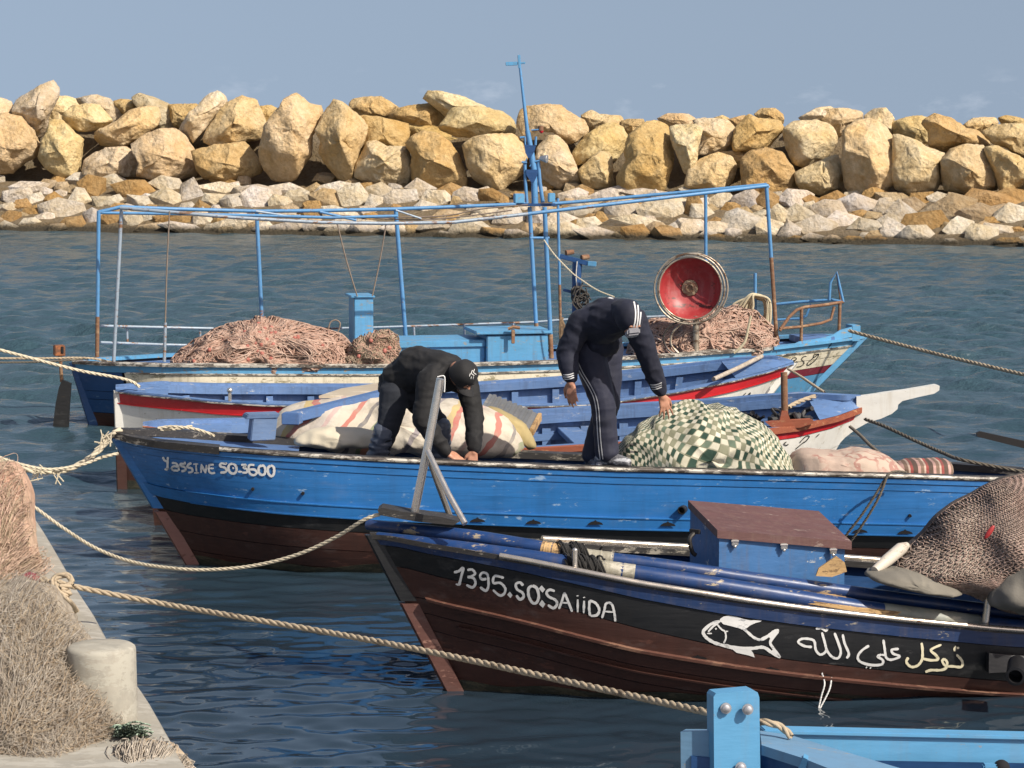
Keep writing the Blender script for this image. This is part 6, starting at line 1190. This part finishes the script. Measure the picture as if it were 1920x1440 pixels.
net_heap('tangled beige grey net heap beside the bollard in the foreground', [(-160, 1130), (-30, 1126), (20, 1132), (58, 1150), (86, 1184), (112, 1220), (146, 1252), (172, 1275), (192, 1310), (214, 1345), (240, 1385), (262, 1430), (285, 1500), (285, 1600), (60, 1640), (-200, 1560), (-260, 1300)], 9.1, .5, (Q4, Q5, Q3, Q6, Q5), ns=13000, L=14, step=.026, r=.0010, off=.026, rs=33, ridge=.035, rfreq=4, tilt=.9, nu=120, nv=56, bias=-1.0, bw=.6, lift=.05, wander=.36, namp=.08, nsides=3, center=(0, 1380), grow=1.0)
fb = thing('net_float', 'maroon float lying in the salmon net by the mooring knot', 'float', AY(55, 1092, 10.9)); m = MB(); m.lathe(AY(56, 1092, 10.85), (.8, -.55, .1), [(.014, -.05), (.03, -.05), (.042, -.03), (.048, 0), (.042, .03), (.03, .05), (.014, .05), (.014, -.05)], 20); m.build('body', paint('maroon_float', (.22, .045, .05), (.4, .2, .18), .1, .4, .2, 20), fb)
gp = thing('green_net_scrap', 'scrap of pale green net at the foot of the bollard', 'net scrap', AY(243, 1372, 8.9)); rs = np.random.RandomState(8); P = []
for k in range(160):
    x0, y0 = 243 + rs.normal(0, 12), 1372 + rs.normal(0, 6); a = rs.uniform(-.5, .5); l = rs.uniform(5, 12); P.append([[*AY(x0 + (t - .5) * 2 * l * math.cos(a), y0 + (t - .5) * 2 * l * math.sin(a) * .5 - 3 * math.sin(t * 3.1), 8.86 + rs.normal(0, .03))] for t in np.linspace(0, 1, 6)])
VV, Qd = nptubes(np.array(P), .0035, 3); npmesh('net_strands', VV, Qd, netmat('green_twine', (.36, .50, .38), (.45, .56, .45)), gp)['kind'] = 'stuff'
net_heap('low strip of beige net hanging at the quay edge at the bottom', [(200, 1470), (215, 1420), (260, 1402), (310, 1412), (345, 1432), (372, 1470), (300, 1500)], 8.7, .22, (Q3, Q6, Q5), ns=1600, L=14, step=.04, r=.0022, off=.02, rs=36, ridge=.02, rfreq=6, tilt=.5, bias=-1.3, bw=.5, lift=.03, nu=50, nv=26)
# ================================================================== people
def caps(m, p0, p1, r0, r1, n=14):
    p0, p1 = V(p0), V(p1); d = (p1 - p0); L = d.length; d.normalize(); pr = [(0.0, -r0)]
    for k in range(1, 5): a = math.pi / 2 * k / 5; pr.append((r0 * math.sin(a), -r0 * math.cos(a)))
    pr += [(r0, 0), (r0 + (r1 - r0) * .5, L * .5), (r1, L)]
    for k in range(4, 0, -1): a = math.pi / 2 * k / 5; pr.append((r1 * math.sin(a), L + r1 * math.cos(a)))
    pr.append((0.0, L + r1)); m.lathe(p0, d, pr, n)
def chain(m, pts, rs):
    for i in range(len(pts) - 1): caps(m, pts[i], pts[i + 1], rs[i], rs[i + 1])
def organic(name, m, mat, parent, voxel=.008, it=8, wr=None, seed=0, matfun=None, stretch=None):
    me = bpy.data.meshes.new('tmp'); me.from_pydata([tuple(v) for v in m.v], [], m.f); ob = bpy.data.objects.new('tmp', me); COL.objects.link(ob)
    import bmesh
    bm = bmesh.new(); bm.from_mesh(me); bmesh.ops.remove_doubles(bm, verts=bm.verts, dist=1e-5); bmesh.ops.recalc_face_normals(bm, faces=bm.faces); bm.to_mesh(me); bm.free()
    rm = ob.modifiers.new('r', 'REMESH'); rm.mode = 'VOXEL'; rm.voxel_size = voxel; sm = ob.modifiers.new('s', 'SMOOTH'); sm.factor = .5; sm.iterations = it
    dg = bpy.context.evaluated_depsgraph_get(); ev = ob.evaluated_get(dg); nm = bpy.data.meshes.new_from_object(ev)
    n = len(nm.vertices); co = np.empty(n * 3, dtype=np.float32); nm.vertices.foreach_get('co', co); co = co.reshape(-1, 3)
    if wr:
        no = np.empty(n * 3, dtype=np.float32); nm.vertices.foreach_get('normal', no); no = no.reshape(-1, 3); amp, fr = wr; sx, sy, sz = stretch or (1, 1, 1)
        for i in range(n):
            q = V((float(co[i, 0]) * fr * sx + seed, float(co[i, 1]) * fr * sy, float(co[i, 2]) * fr * sz)); w = V((noise.noise(q * .5), noise.noise(q * .5 + V((9, 9, 9))), 0)); q = q + w * .8
            d = (1 - abs(noise.noise(q)) * 2.2) * .7 + .3 * noise.noise(q * 2.7); co[i] += no[i] * (amp * d)
    nf = len(nm.polygons); vi = np.empty(len(nm.loops), dtype=np.int32); nm.loops.foreach_get('vertex_index', vi); ls = np.empty(nf, dtype=np.int32); nm.polygons.foreach_get('loop_start', ls); lt = np.empty(nf, dtype=np.int32); nm.polygons.foreach_get('loop_total', lt)
    fs = [tuple(vi[a:a + c]) for a, c in zip(ls.tolist(), lt.tolist())]; bpy.data.objects.remove(ob); bpy.data.meshes.remove(me); bpy.data.meshes.remove(nm)
    mats = mat if isinstance(mat, (list, tuple)) else [mat]; mi = None
    if matfun: mi = [matfun(np.mean([co[j] for j in f], 0)) for f in fs]
    return npmesh(name, co.astype(np.float64), np.array(fs) if all(len(f) == 4 for f in fs) else fs, mats, parent, True, mi), co, fs
def hand(m, wrist, d, back, side, size=.185, curl=.35, spread=.12, thumb=.8):
    """wrist point, pointing direction, back-of-hand normal, side=+1/-1 puts the thumb"""
    d = V(d).normalized(); b = (V(back) - d * V(back).dot(d)).normalized(); s = d.cross(b) * side; W_ = V(wrist); k = size / .185
    caps(m, W_ - d * .03, W_ + d * .02, .026 * k, .027 * k)
    offs = (.030, .010, -.010, -.028); lens = ((.043, .027, .022), (.048, .031, .023), (.044, .029, .022), (.034, .022, .019))
    for o, l3, i in zip(offs, lens, range(4)):
        kn = W_ + d * (.092 - .007 * abs(i - 1)) * k + s * o * k; caps(m, W_ + d * .02 + s * o * .55 * k, kn, .0155 * k, .0125 * k)
        p = kn; a = 0.0; f = (d + s * (1.2 - i) * spread).normalized()
        for l, r in zip(l3, (.0098, .0088, .0075)): a += curl * (1.0 if l == l3[0] else 1.25); q = p + (f * math.cos(a) - b * math.sin(a)) * l * k; caps(m, p, q, r * k, r * .92 * k, 10); p = q
    t0 = W_ + d * .025 * k + s * .026 * k; t1 = t0 + (d * .75 + s * .65 - b * .25).normalized() * .045 * k; t2 = t1 + (d * .95 + s * .2 * thumb - b * .35).normalized() * .034 * k; t3 = t2 + (d + s * .0 - b * .4).normalized() * .026 * k
    caps(m, t0, t1, .015 * k, .0125 * k); caps(m, t1, t2, .0118 * k, .0105 * k); caps(m, t2, t3, .0102 * k, .0085 * k)
SKIN, t_, b_ = newmat('skin'); vv = N(t_, 'ShaderNodeTexCoord').outputs['Object']; t_.links.new(mixc(t_, ramp(t_, noisen(t_, vv, 18, 4, .6), .3, .7), (.36, .17, .105), (.46, .235, .15)), b_.inputs['Base Color']); b_.inputs['Roughness'].default_value = .5; b_.inputs['Subsurface Weight'].default_value = .12; b_.inputs['Subsurface Radius'].default_value = (.01, .004, .002)
JACK = fabric('black_nylon', (.0060, .0060, .0068), .3, 14, .4, .8); DENIM = fabric('dark_denim', (.013, .016, .023), .4, 18, .4, .85); WADER = fabric('grey_wader', (.085, .098, .125), .35, 10, .2, .32); CAPM = fabric('black_cap', (.009, .009, .010), .3, 40, .3, .8)
NAVYC = fabric('navy_track_jacket', (.0075, .0095, .023), .25, 22, .3, .8); NAVYT = fabric('navy_track_trousers', (.014, .016, .034), .25, 22, .3, .75); STRW = plain('white_stripe', (.62, .62, .62), .7, 0, .1); SHOE = paint('grey_trainer', (.38, .39, .41), (.06, .06, .07), .35, .5, .3, 30); HAIR = plain('dark_hair', (.008, .006, .005), .7)

def stripe(name, bvx, lines, w, mat, parent):
    m = MB()
    for pts in lines:
        pts = sweepline(pts, 6); L, Rr = [], []
        for i, (x, y) in enumerate(pts):
            x0, y0 = pts[max(0, i - 1)]; x1, y1 = pts[min(len(pts) - 1, i + 1)]; l = math.hypot(x1 - x0, y1 - y0) or 1; nx, ny = -(y1 - y0) / l * w / 2, (x1 - x0) / l * w / 2
            a, b = cast(bvx, x + nx, y + ny, .004), cast(bvx, x - nx, y - ny, .004)
            if a and b: L.append(a); Rr.append(b)
        if len(L) > 1: m.grid([L, Rr])
    if m.v: m.build(name, mat, parent, 60)
def meshbvh(co, fs): return BVHTree.FromPolygons([tuple(map(float, c)) for c in co], [tuple(int(i) for i in f) for f in fs])

# --------------------------------------------------- man in black, bent over the rail
p1 = thing('person', 'person in black jacket and cap bending low with both hands on the blue boat rail', 'person', AY(760, 900, 16.75))
Y1 = 16.72; Pq = lambda x, y, dy=0.0: AY(x, y, Y1 + dy)
hipC, mid, chest, neck = Pq(748, 722, .18), Pq(782, 690, .10), Pq(832, 697, -.05), Pq(848, 696, -.12)
hd = Pq(864, 704, -.20); face = V((.50, -.22, -.83)).normalized()
shN, elN, wrN = Pq(806, 712, -.18), Pq(793, 786, -.26), Pq(833, 845, -.24); shF, elF, wrF = Pq(876, 718, .02), Pq(889, 782, -.06), Pq(889, 838, -.16)
hL, kL, aL, fL = Pq(742, 735, .12), Pq(729, 795, .06), Pq(706, 862, .10), Pq(700, 930, .12); hR, kR, aR, fR = Pq(775, 738, .26), Pq(818, 790, .24), Pq(826, 862, .24), Pq(828, 930, .24)
m = MB(); chain(m, [hipC, mid, chest, neck], [.12, .12, .125, .055]); chain(m, [neck, hd], [.052, .055]); m.ell(hd, (.076, .095, .105), V((0, 0, 1)).rotation_difference(-face).to_matrix(), 20, 14)
jaw = hd + face * .03; up1 = V((-.3, .9, -.3)); up1 = (V((.55, -.5, .5)) - face * V((.55, -.5, .5)).dot(face)).normalized()
m.ell(hd + face * .075 - up1 * .035, (.045, .05, .05)); m.ell(hd + face * .105 - up1 * .0, (.014, .016, .02)); sd = face.cross(up1)
for s in (-1, 1): m.ell(hd + sd * s * .078, (.012, .022, .03)); m.ell(hd + face * .088 + up1 * .03 + sd * s * .032, (.013, .013, .009))
chain(m, [shN, elN, wrN], [.055, .045, .030]); chain(m, [shF, elF, wrF], [.055, .045, .030]); chain(m, [chest, shN], [.10, .055]); chain(m, [chest, shF], [.10, .055]); chain(m, [hipC, hL, kL, aL, fL], [.1, .08, .055, .04, .04]); chain(m, [hipC, hR, kR, aR, fR], [.1, .08, .055, .04, .04])
hand(m, wrN + V((.012, -.004, -.015)), (.9, -.1, -.42), (0, -.5, .9), -1, .17, .22, .1); hand(m, wrF + V((0, -.01, -.02)), (-.12, -.2, -.95), (.2, -.95, .1), 1, .17, .3, .1)
organic('body', m, SKIN, p1, .0062, 5)
for s in (-1, 1): m = MB(); m.ell(hd + face * .094 + up1 * .03 + sd * s * .032, (.008, .008, .006)); m.build('eye', HAIR, p1)
m = MB(); m.ell(hd + face * .098 - up1 * .028, (.022, .007, .006)); m.build('mouth', plain('lips', (.25, .09, .07), .5), p1)
m = MB(); chain(m, [hipC + V((-.01, .02, .0)), mid, chest, neck], [.142, .146, .145, .08]); m.ell(Pq(752, 712, .16), (.142, .14, .145)); m.ell(mid + V((0, 0, .012)), (.155, .15, .142)); chain(m, [chest, shN], [.135, .084]); chain(m, [chest, shF], [.13, .078])
chain(m, [shN, elN.lerp(shN, .4), elN, wrN.lerp(elN, .35), wrN], [.086, .079, .072, .060, .047]); chain(m, [shF, elF, wrF.lerp(elF, .25), wrF], [.075, .066, .058, .046]); chain(m, [wrN.lerp(elN, .1), wrN + (wrN - elN).normalized() * .004], [.048, .042]); chain(m, [wrF.lerp(elF, .12), wrF + V((0, 0, -.004))], [.048, .043])
_, cj, fj = organic('jacket', m, JACK, p1, .0085, 4, (.012, 8.5), 3, None, (1.1, .7, 1.5))
m = MB(); chain(m, [hipC + V((0, 0, -.03)), hL, kL, aL, fL], [.132, .112, .080, .068, .066]); chain(m, [hipC + V((.03, 0, -.03)), hR, kR, aR, fR], [.13, .105, .076, .068, .066])
_, ct, ft = organic('trousers', m, DENIM, p1, .009, 4, (.010, 9), 8, None, (.7, .7, 1.6))
m = MB(); chain(m, [Pq(721, 806, .05), aL, fL], [.075, .078, .078]); organic('wader', m, WADER, p1, .010, 5, (.011, 13), 1, None, (.5, .5, 2.2)); m = MB(); chain(m, [Pq(826, 800, .21), aR + V((0, -.02, 0)), fR], [.072, .078, .078]); organic('wader', m, WADER, p1, .010, 5, (.011, 13), 4, None, (.5, .5, 2.2))
for ft_ in (fL, fR):
    m = MB(); chain(m, [ft_ + V((-.03, .03, -.03)), ft_ + V((.08, -.1, -.06))], [.058, .045]); organic('boot', m, HOLE, p1, .01, 4)
m = MB(); m.lathe(hd + up1 * .012 + face * .002, up1, [(0, .112), (.035, .110), (.065, .098), (.085, .076), (.096, .042), (.099, .005), (.099, -.022), (.094, -.022), (.092, .0), (.0, .0)], 36)
vs_ = [q + V((1, 1, 1)) * .003 * noise.noise(q * 18) for q in m.v]; m.v = vs_; cp = m.build('cap', CAPM, p1, 60); cc, cf = [tuple(q) for q in m.v], m.f
br = hd + up1 * .004 + face * .088; m = MB(); rows = []
for k in range(8):
    t = k / 7; rows.append([br + face * (.082 * t * math.sqrt(max(0, 1 - (w * .8) ** 2)) - .045 * w * w * (1 - .4 * t)) + sd * w * (.080 - .014 * t) - up1 * (.012 * t + .026 * w * w) for w in np.linspace(-1, 1, 15)])
m.grid(rows); m.grid([[q + up1 * .006 for q in r] for r in rows]); m.build('cap_brim', CAPM, cp, 60)
bvc = meshbvh(cc, cf); stripe('cap_emblem', bvc, [[(886, 694), (884, 700), (889, 704)], [(890, 692), (888, 698), (893, 702)], [(882, 700), (880, 706)], [(884, 706), (883, 711)], [(888, 706), (887, 711)]], 1.1, LETW, cp)

# --------------------------------------------------- man in navy tracksuit, standing and reaching down
p2 = thing('person', 'person in navy tracksuit with white stripes standing and reaching for the checked bundle', 'person', AY(1135, 876, 16.55))
Y2 = 16.58; Pz = lambda x, y, dy=0.0: AY(x, y, Y2 + dy)
hip, mid, chest, neck = Pz(1116, 640, .16), Pz(1118, 610, .06), Pz(1140, 598, -.12), Pz(1168, 592, -.26)
hd = Pz(1180, 597, -.36); face = V((.28, -.55, -.78)).normalized(); up1 = (V((.35, -.75, .55)) - face * V((.35, -.75, .55)).dot(face)).normalized(); sd = face.cross(up1)
shL, elL, wrL = Pz(1090, 604, -.08), Pz(1063, 658, -.06), Pz(1069, 706, -.12); shR, elR, wrR = Pz(1190, 602, -.22), Pz(1214, 668, -.16), Pz(1237, 731, -.06)
hA, kA, aA = Pz(1102, 655, .08), Pz(1131, 755, .0), Pz(1138, 846, .0); hB, kB, aB = Pz(1138, 655, .22), Pz(1140, 755, .16), Pz(1112, 850, .12)
m = MB(); chain(m, [hip, mid, chest, neck], [.12, .12, .125, .055]); caps(m, neck, hd, .052, .055); m.ell(hd, (.076, .095, .105), V((0, 0, 1)).rotation_difference(-face).to_matrix(), 20, 14)
m.ell(hd + face * .075 - up1 * .035, (.045, .05, .05)); m.ell(hd + face * .108, (.014, .016, .02))
for s in (-1, 1): m.ell(hd + sd * s * .078, (.012, .022, .03)); m.ell(hd + face * .088 + up1 * .03 + sd * s * .032, (.013, .013, .009))
chain(m, [shL, elL, wrL], [.055, .045, .030]); chain(m, [shR, elR, wrR], [.055, .045, .030]); chain(m, [chest, shL], [.1, .055]); chain(m, [chest, shR], [.1, .055]); chain(m, [hip, hA, kA, aA], [.1, .08, .055, .04]); chain(m, [hip, hB, kB, aB], [.1, .08, .055, .04])
hand(m, wrL + V((.004, -.01, -.03)), (.06, -.12, -1), (-.45, -.9, 0), 1, .185, .22, .05); hand(m, wrR + V((.012, 0, -.035)), (.28, .05, -.95), (.35, -.93, .1), -1, .18, .12, .22)
organic('body', m, SKIN, p2, .0062, 5)
for s in (-1, 1): m = MB(); m.ell(hd + face * .094 + up1 * .03 + sd * s * .032, (.008, .008, .006)); m.build('eye', HAIR, p2)
m = MB(); m.ell(hd + face * .098 - up1 * .028, (.022, .007, .006)); m.build('mouth', MATS.get('x') or plain('lips_b', (.25, .09, .07), .5), p2)
m = MB(); chain(m, [hip + V((0, 0, .01)), mid, chest, neck], [.150, .155, .152, .10]); chain(m, [chest, shL], [.135, .085]); chain(m, [chest, shR], [.135, .082]); chain(m, [shL, elL, wrL.lerp(elL, .3), wrL], [.088, .074, .066, .050]); chain(m, [shR, elR.lerp(shR, .3), elR, wrR.lerp(elR, .3), wrR], [.088, .080, .068, .062, .048]); m.ell(Pz(1128, 640, .06), (.15, .14, .11))
_, cj, fj = organic('jacket', m, NAVYC, p2, .0085, 4, (.010, 8), 6, None, (1.1, .7, 1.4))
m = MB(); chain(m, [hip + V((0, 0, -.02)), hA, kA, aA.lerp(kA, .25), aA], [.135, .122, .086, .080, .082]); chain(m, [hip + V((.04, .04, -.02)), hB, kB, aB.lerp(kB, .25), aB], [.13, .115, .084, .080, .080])
_, ct, ft = organic('trousers', m, NAVYT, p2, .009, 4, (.008, 8), 9, None, (.8, .8, 1.3))
m = MB(); m.ell(hd - face * .012, (.094, .112, .110), V((0, 0, 1)).rotation_difference(-face).to_matrix(), 24, 16); caps(m, hd - face * .05, neck + V((-.01, .03, .02)), .092, .095); m.ell(hd - face * .05, (.092, .094, .085))
_, ch2, fh2 = organic('hood', m, NAVYC, p2, .0085, 7, (.006, 8), 2)
m = MB(); q = Pz(1186, 624, -.47); m.bbox(q, V((.044, .008, .004)), V((-.01, .03, -.015)), V((0, .006, .024)), .012); m.build('cap_peak', paint('grey_plaid_peak', (.42, .42, .44), (.2, .2, .22), .3, .8, .15, 30), p2)
for a_, sgn in ((aA, 1), (aB, -1)):
    m = MB(); g = a_ + V((0, 0, -.055)); dd = V((.9, -.35, 0)) if sgn > 0 else V((.25, -.85, 0)); chain(m, [g - dd * .04, g + dd * .05 + V((0, 0, .0)), g + dd * .15 + V((0, 0, -.016))], [.050, .047, .034]); sh_, _, _ = organic('shoe', m, SHOE, p2, .007, 4, (.003, 20), 3)
    m = MB(); m.bar(g - dd * .08 + V((0, 0, -.047)), g + dd * .18 + V((0, 0, -.047)), .085, .022, (0, 0, 1), .012); m.build('sole', HOLE, sh_)
bj, bt, bh = meshbvh(cj, fj), meshbvh(ct, ft), meshbvh(ch2, fh2)
kz = 300 / 1168
side = [(298, 560), (340, 655), (400, 755), (440, 840), (458, 930), (464, 1020), (470, 1120), (478, 1210), (488, 1292)]
stripe('leg_stripe', bt, [zc([(x + o, y - .1 * o) for x, y in side], 1000, 530, kz) for o in (0, 20)], 1.7, STRW, p2)
k7 = 220 / 1584
stripe('hood_stripe', bh, [zc(s, 1030, 450, k7) for s in ([(1085, 785), (1140, 830), (1165, 960), (1160, 1090), (1138, 1180)], [(1150, 785), (1190, 860), (1202, 970), (1195, 1090), (1178, 1180)], [(1195, 785), (1222, 860), (1236, 970), (1225, 1090), (1212, 1180)])], 2.6, STRW, p2)
stripe('back_mark', bj, [zc(s, 1030, 450, k7) for s in ([(590, 800), (640, 795), (685, 775)], [(765, 775), (820, 780), (870, 790)])], 2.2, STRW, p2)
stripe('cuff_stripe', bj, [zc([(218 + .03 * y, 668 + y), (258, 668 + y * 1.02), (298, 655 + y)], 1000, 530, kz) for y in (4, 20, 36)], 1.9, STRW, p2)
stripe('cuff_stripe', bj, [zc([(848 + .45 * y, 738 + y), (895, 738 + y), (938, 722 + y)], 1000, 530, kz) for y in (8, 24, 40)], 1.9, STRW, p2)
# ================================================================== ropes
HEMP = paint('hemp_rope', (.36, .29, .20), (.2, .15, .1), .2, .95, .25, 40, 0, (1, 1, 1), .3); PALER = paint('pale_rope', (.52, .46, .34), (.3, .25, .17), .15, .9, .2, 40, 0, (1, 1, 1), .3); DARKR = paint('dark_mooring_rope', (.10, .085, .065), (.2, .17, .12), .2, .9, .3, 40)
def laid(m, P, r, pitch=5.5, n=3, sub=7):
    """three-strand laid rope along P (a list of points)"""
    L = [0]
    for i in range(1, len(P)): L.append(L[-1] + (P[i] - P[i - 1]).length)
    tot = L[-1]; k = max(8, int(tot / (r * pitch) * sub)); k = min(k, 900); Lx = np.linspace(0, tot, k); arr = np.array([[*p] for p in P]); Q = np.stack([np.interp(Lx, L, arr[:, c]) for c in range(3)], 1)
    T = np.gradient(Q, axis=0); T /= np.linalg.norm(T, axis=1, keepdims=True) + 1e-9; ref = np.array([0.1, .3, 1.]); U = np.cross(T, ref); U /= np.linalg.norm(U, axis=1, keepdims=True) + 1e-9; Wv = np.cross(T, U); out = []
    for s in range(n):
        a = 2 * math.pi * (Lx / (r * pitch * 1.9) + s / n); out.append(Q + (U * np.cos(a)[:, None] + Wv * np.sin(a)[:, None]) * r * .5)
    VV, q = nptubes(np.array(out), r * .58, 6); b = m.setdefault('n', 0); m.setdefault('v', []).append(VV); m.setdefault('f', []).append(q + b); m['n'] += len(VV)
def rope(label, lines, r, mat, cat='rope', name='rope', sub=9, group=None):
    m = {}
    for pts in lines: laid(m, smoothline([AY(x, y, Y) for x, y, Y in pts], sub), r)
    o = npmesh(name, np.concatenate(m['v']), np.concatenate(m['f']), mat, None, True); recenter(o); tag(o, label, cat, group); return o
rope('thick hemp rope from the quay knot to the pale blue stem post', [[(72, 1094, 10.85), (100, 1090, 10.85), (128, 1097, 10.9), (180, 1108, 10.95), (300, 1131, 10.9), (450, 1157, 10.6), (600, 1183, 10.3), (750, 1211, 9.9), (900, 1242, 9.5), (1050, 1275, 9.1), (1200, 1308, 8.7), (1338, 1338, 8.3), (1400, 1350, 8.25), (1440, 1355, 8.2), (1466, 1364, 8.2), (1484, 1382, 8.18)]], .0135, HEMP)
rope('loose knot of hemp rope with a hanging tail on the quay edge', [[(75, 1084, 10.85), (100, 1094, 10.82), (125, 1108, 10.8), (128, 1114, 10.75), (110, 1108, 10.75), (100, 1092, 10.78), (106, 1082, 10.8), (122, 1078, 10.8), (134, 1086, 10.8), (130, 1098, 10.78), (112, 1102, 10.75)], [(74, 1098, 10.85), (95, 1108, 10.8), (112, 1114, 10.78), (128, 1128, 10.75), (142, 1145, 11.3), (152, 1165, 11.3), (158, 1175, 11.28)]], .0155, HEMP)
rope('pale rope sagging from the salmon net to the front boat bow', [[(48, 938, 14.2), (80, 962, 14.1), (120, 991, 14.0), (180, 1028, 13.8), (250, 1054, 13.6), (330, 1066, 13.4), (400, 1068, 13.3), (480, 1060, 13.2), (560, 1039, 13.1), (630, 1007, 13.0), (680, 976, 12.9), (712, 964, 12.88)]], .0105, PALER)
rope('frayed pale rope looping up to the blue boat bow at left', [[(-20, 855, 16.6), (20, 872, 16.6), (60, 882, 16.6), (110, 884, 16.65), (150, 870, 16.7), (185, 845, 16.75), (206, 820, 16.78), (214, 812, 16.75), (226, 806, 16.8)]], .020, PALER)
rope('thin yellowish rope just under the frayed one at left', [[(-20, 850, 16.5), (30, 868, 16.5), (90, 880, 16.55), (150, 872, 16.6), (190, 858, 16.65), (222, 850, 16.7)]], .011, PALER)
m = MB(); rs = random.Random(4)
for x, y in ((205, 818), (112, 884), (75, 885), (198, 822)):
    for k in range(7): q = AY(x, y, 16.6); m.tube([q, q + V((rs.uniform(-.05, .03), -.02, rs.uniform(-.05, .04))), q + V((rs.uniform(-.08, .03), -.02, rs.uniform(-.1, .06)))], .005, 5)
o = m.build('rope_frays', PALER); recenter(o); tag(o, 'frayed rope ends knotted on the rope at the blue boat bow', 'rope ends', None, 'stuff')
rope('taut pale rope from the left edge to the red banded boat stern', [[(-30, 648, 20.2), (60, 672, 20.3), (150, 695, 20.4), (220, 708, 20.5), (248, 716, 20.6), (262, 726, 20.6)]], .014, PALER)
rope('thin dark rope from the left edge to the far boat stern', [[(-30, 672, 24.4), (80, 672, 24.5), (150, 671, 24.6), (185, 674, 24.7), (210, 680, 24.7)]], .012, HEMP)
rope('second thin rope meeting the far boat stern from the left', [[(-30, 680, 24.3), (60, 679, 24.4), (120, 676, 24.5), (180, 671, 24.7)]], .010, DARKR)
rope('tan rope running right from the far boat bow', [[(1592, 620, 26.2), (1650, 636, 25.8), (1750, 662, 25.0), (1850, 686, 24.2), (1960, 712, 23.4)]], .020, HEMP)
rope('thin line from the far boat mast down behind the standing man', [[(1020, 450, 25.2), (1040, 478, 25.1), (1072, 511, 25.0), (1092, 526, 24.9), (1120, 544, 24.8), (1152, 557, 24.7)]], .008, PALER)
rope('short rope from the red banded boat bow toward the white stem', [[(1478, 692, 21.3), (1500, 705, 20.9), (1525, 722, 20.4), (1546, 736, 20.0)]], .012, HEMP)
rope('dark rope from the white stem down to the rail at far right', [[(1622, 786, 18.9), (1660, 800, 18.6), (1720, 828, 18.2), (1770, 850, 17.8), (1796, 860, 17.5), (1850, 872, 17.4), (1940, 888, 17.3)]], .014, DARKR)
rope('dark rope hanging from under the white stem to the pink cloth', [[(1594, 800, 18.9), (1612, 815, 18.5), (1632, 835, 18.0), (1652, 852, 17.5)]], .013, DARKR)
rope('short twisted rope lying in the blue bow beside the iron post', [[(1478, 764, 19.0), (1492, 756, 19.1), (1512, 748, 19.2), (1528, 743, 19.25)]], .018, HEMP)
rope('cream rope lying loose on the blue boat foredeck', [[(296, 803, 16.5), (320, 800, 16.5), (350, 802, 16.5), (372, 806, 16.5), (395, 814, 16.5), (402, 818, 16.5)], [(300, 806, 16.5), (330, 804, 16.55), (360, 799, 16.6)]], .011, PALER)
rope('dark doubled rope hanging over the blue boat side', [[(1700, 886, 16.45), (1680, 884, 16.40), (1664, 892, 16.33), (1640, 930, 16.31), (1614, 968, 16.33), (1592, 996, 16.36), (1575, 1020, 16.4)], [(1664, 890, 16.31), (1650, 928, 16.29), (1630, 964, 16.31), (1606, 1000, 16.35), (1588, 1024, 16.4)]], .009, DARKR)
p = cast(bvE, 1541, 1262); rope('thin white string looped from the front boat hull into the water', [[(1541, 1262, p.y), (1546, 1282, p.y - .02), (1540, 1305, p.y - .03), (1533, 1336, p.y - .04)], [(1559, 1270, p.y), (1556, 1290, p.y - .02), (1546, 1312, p.y - .03), (1533, 1336, p.y - .04)]], .0045, LETW, 'string', 'string')
dk = thing('wooden_oar', 'dark weathered oar blade poking in from the right edge', 'oar', AY(1880, 825, 17.6)); m = MB(); m.prism([AY(x, y, 17.5) for x, y in [(1831, 812), (1838, 809), (1930, 829), (1990, 842), (1990, 858), (1925, 842), (1833, 819)]], (0, .035, 0)); m.build('blade', plain('wet_dark_wood', (.012, .010, .009), .5), dk, 25)
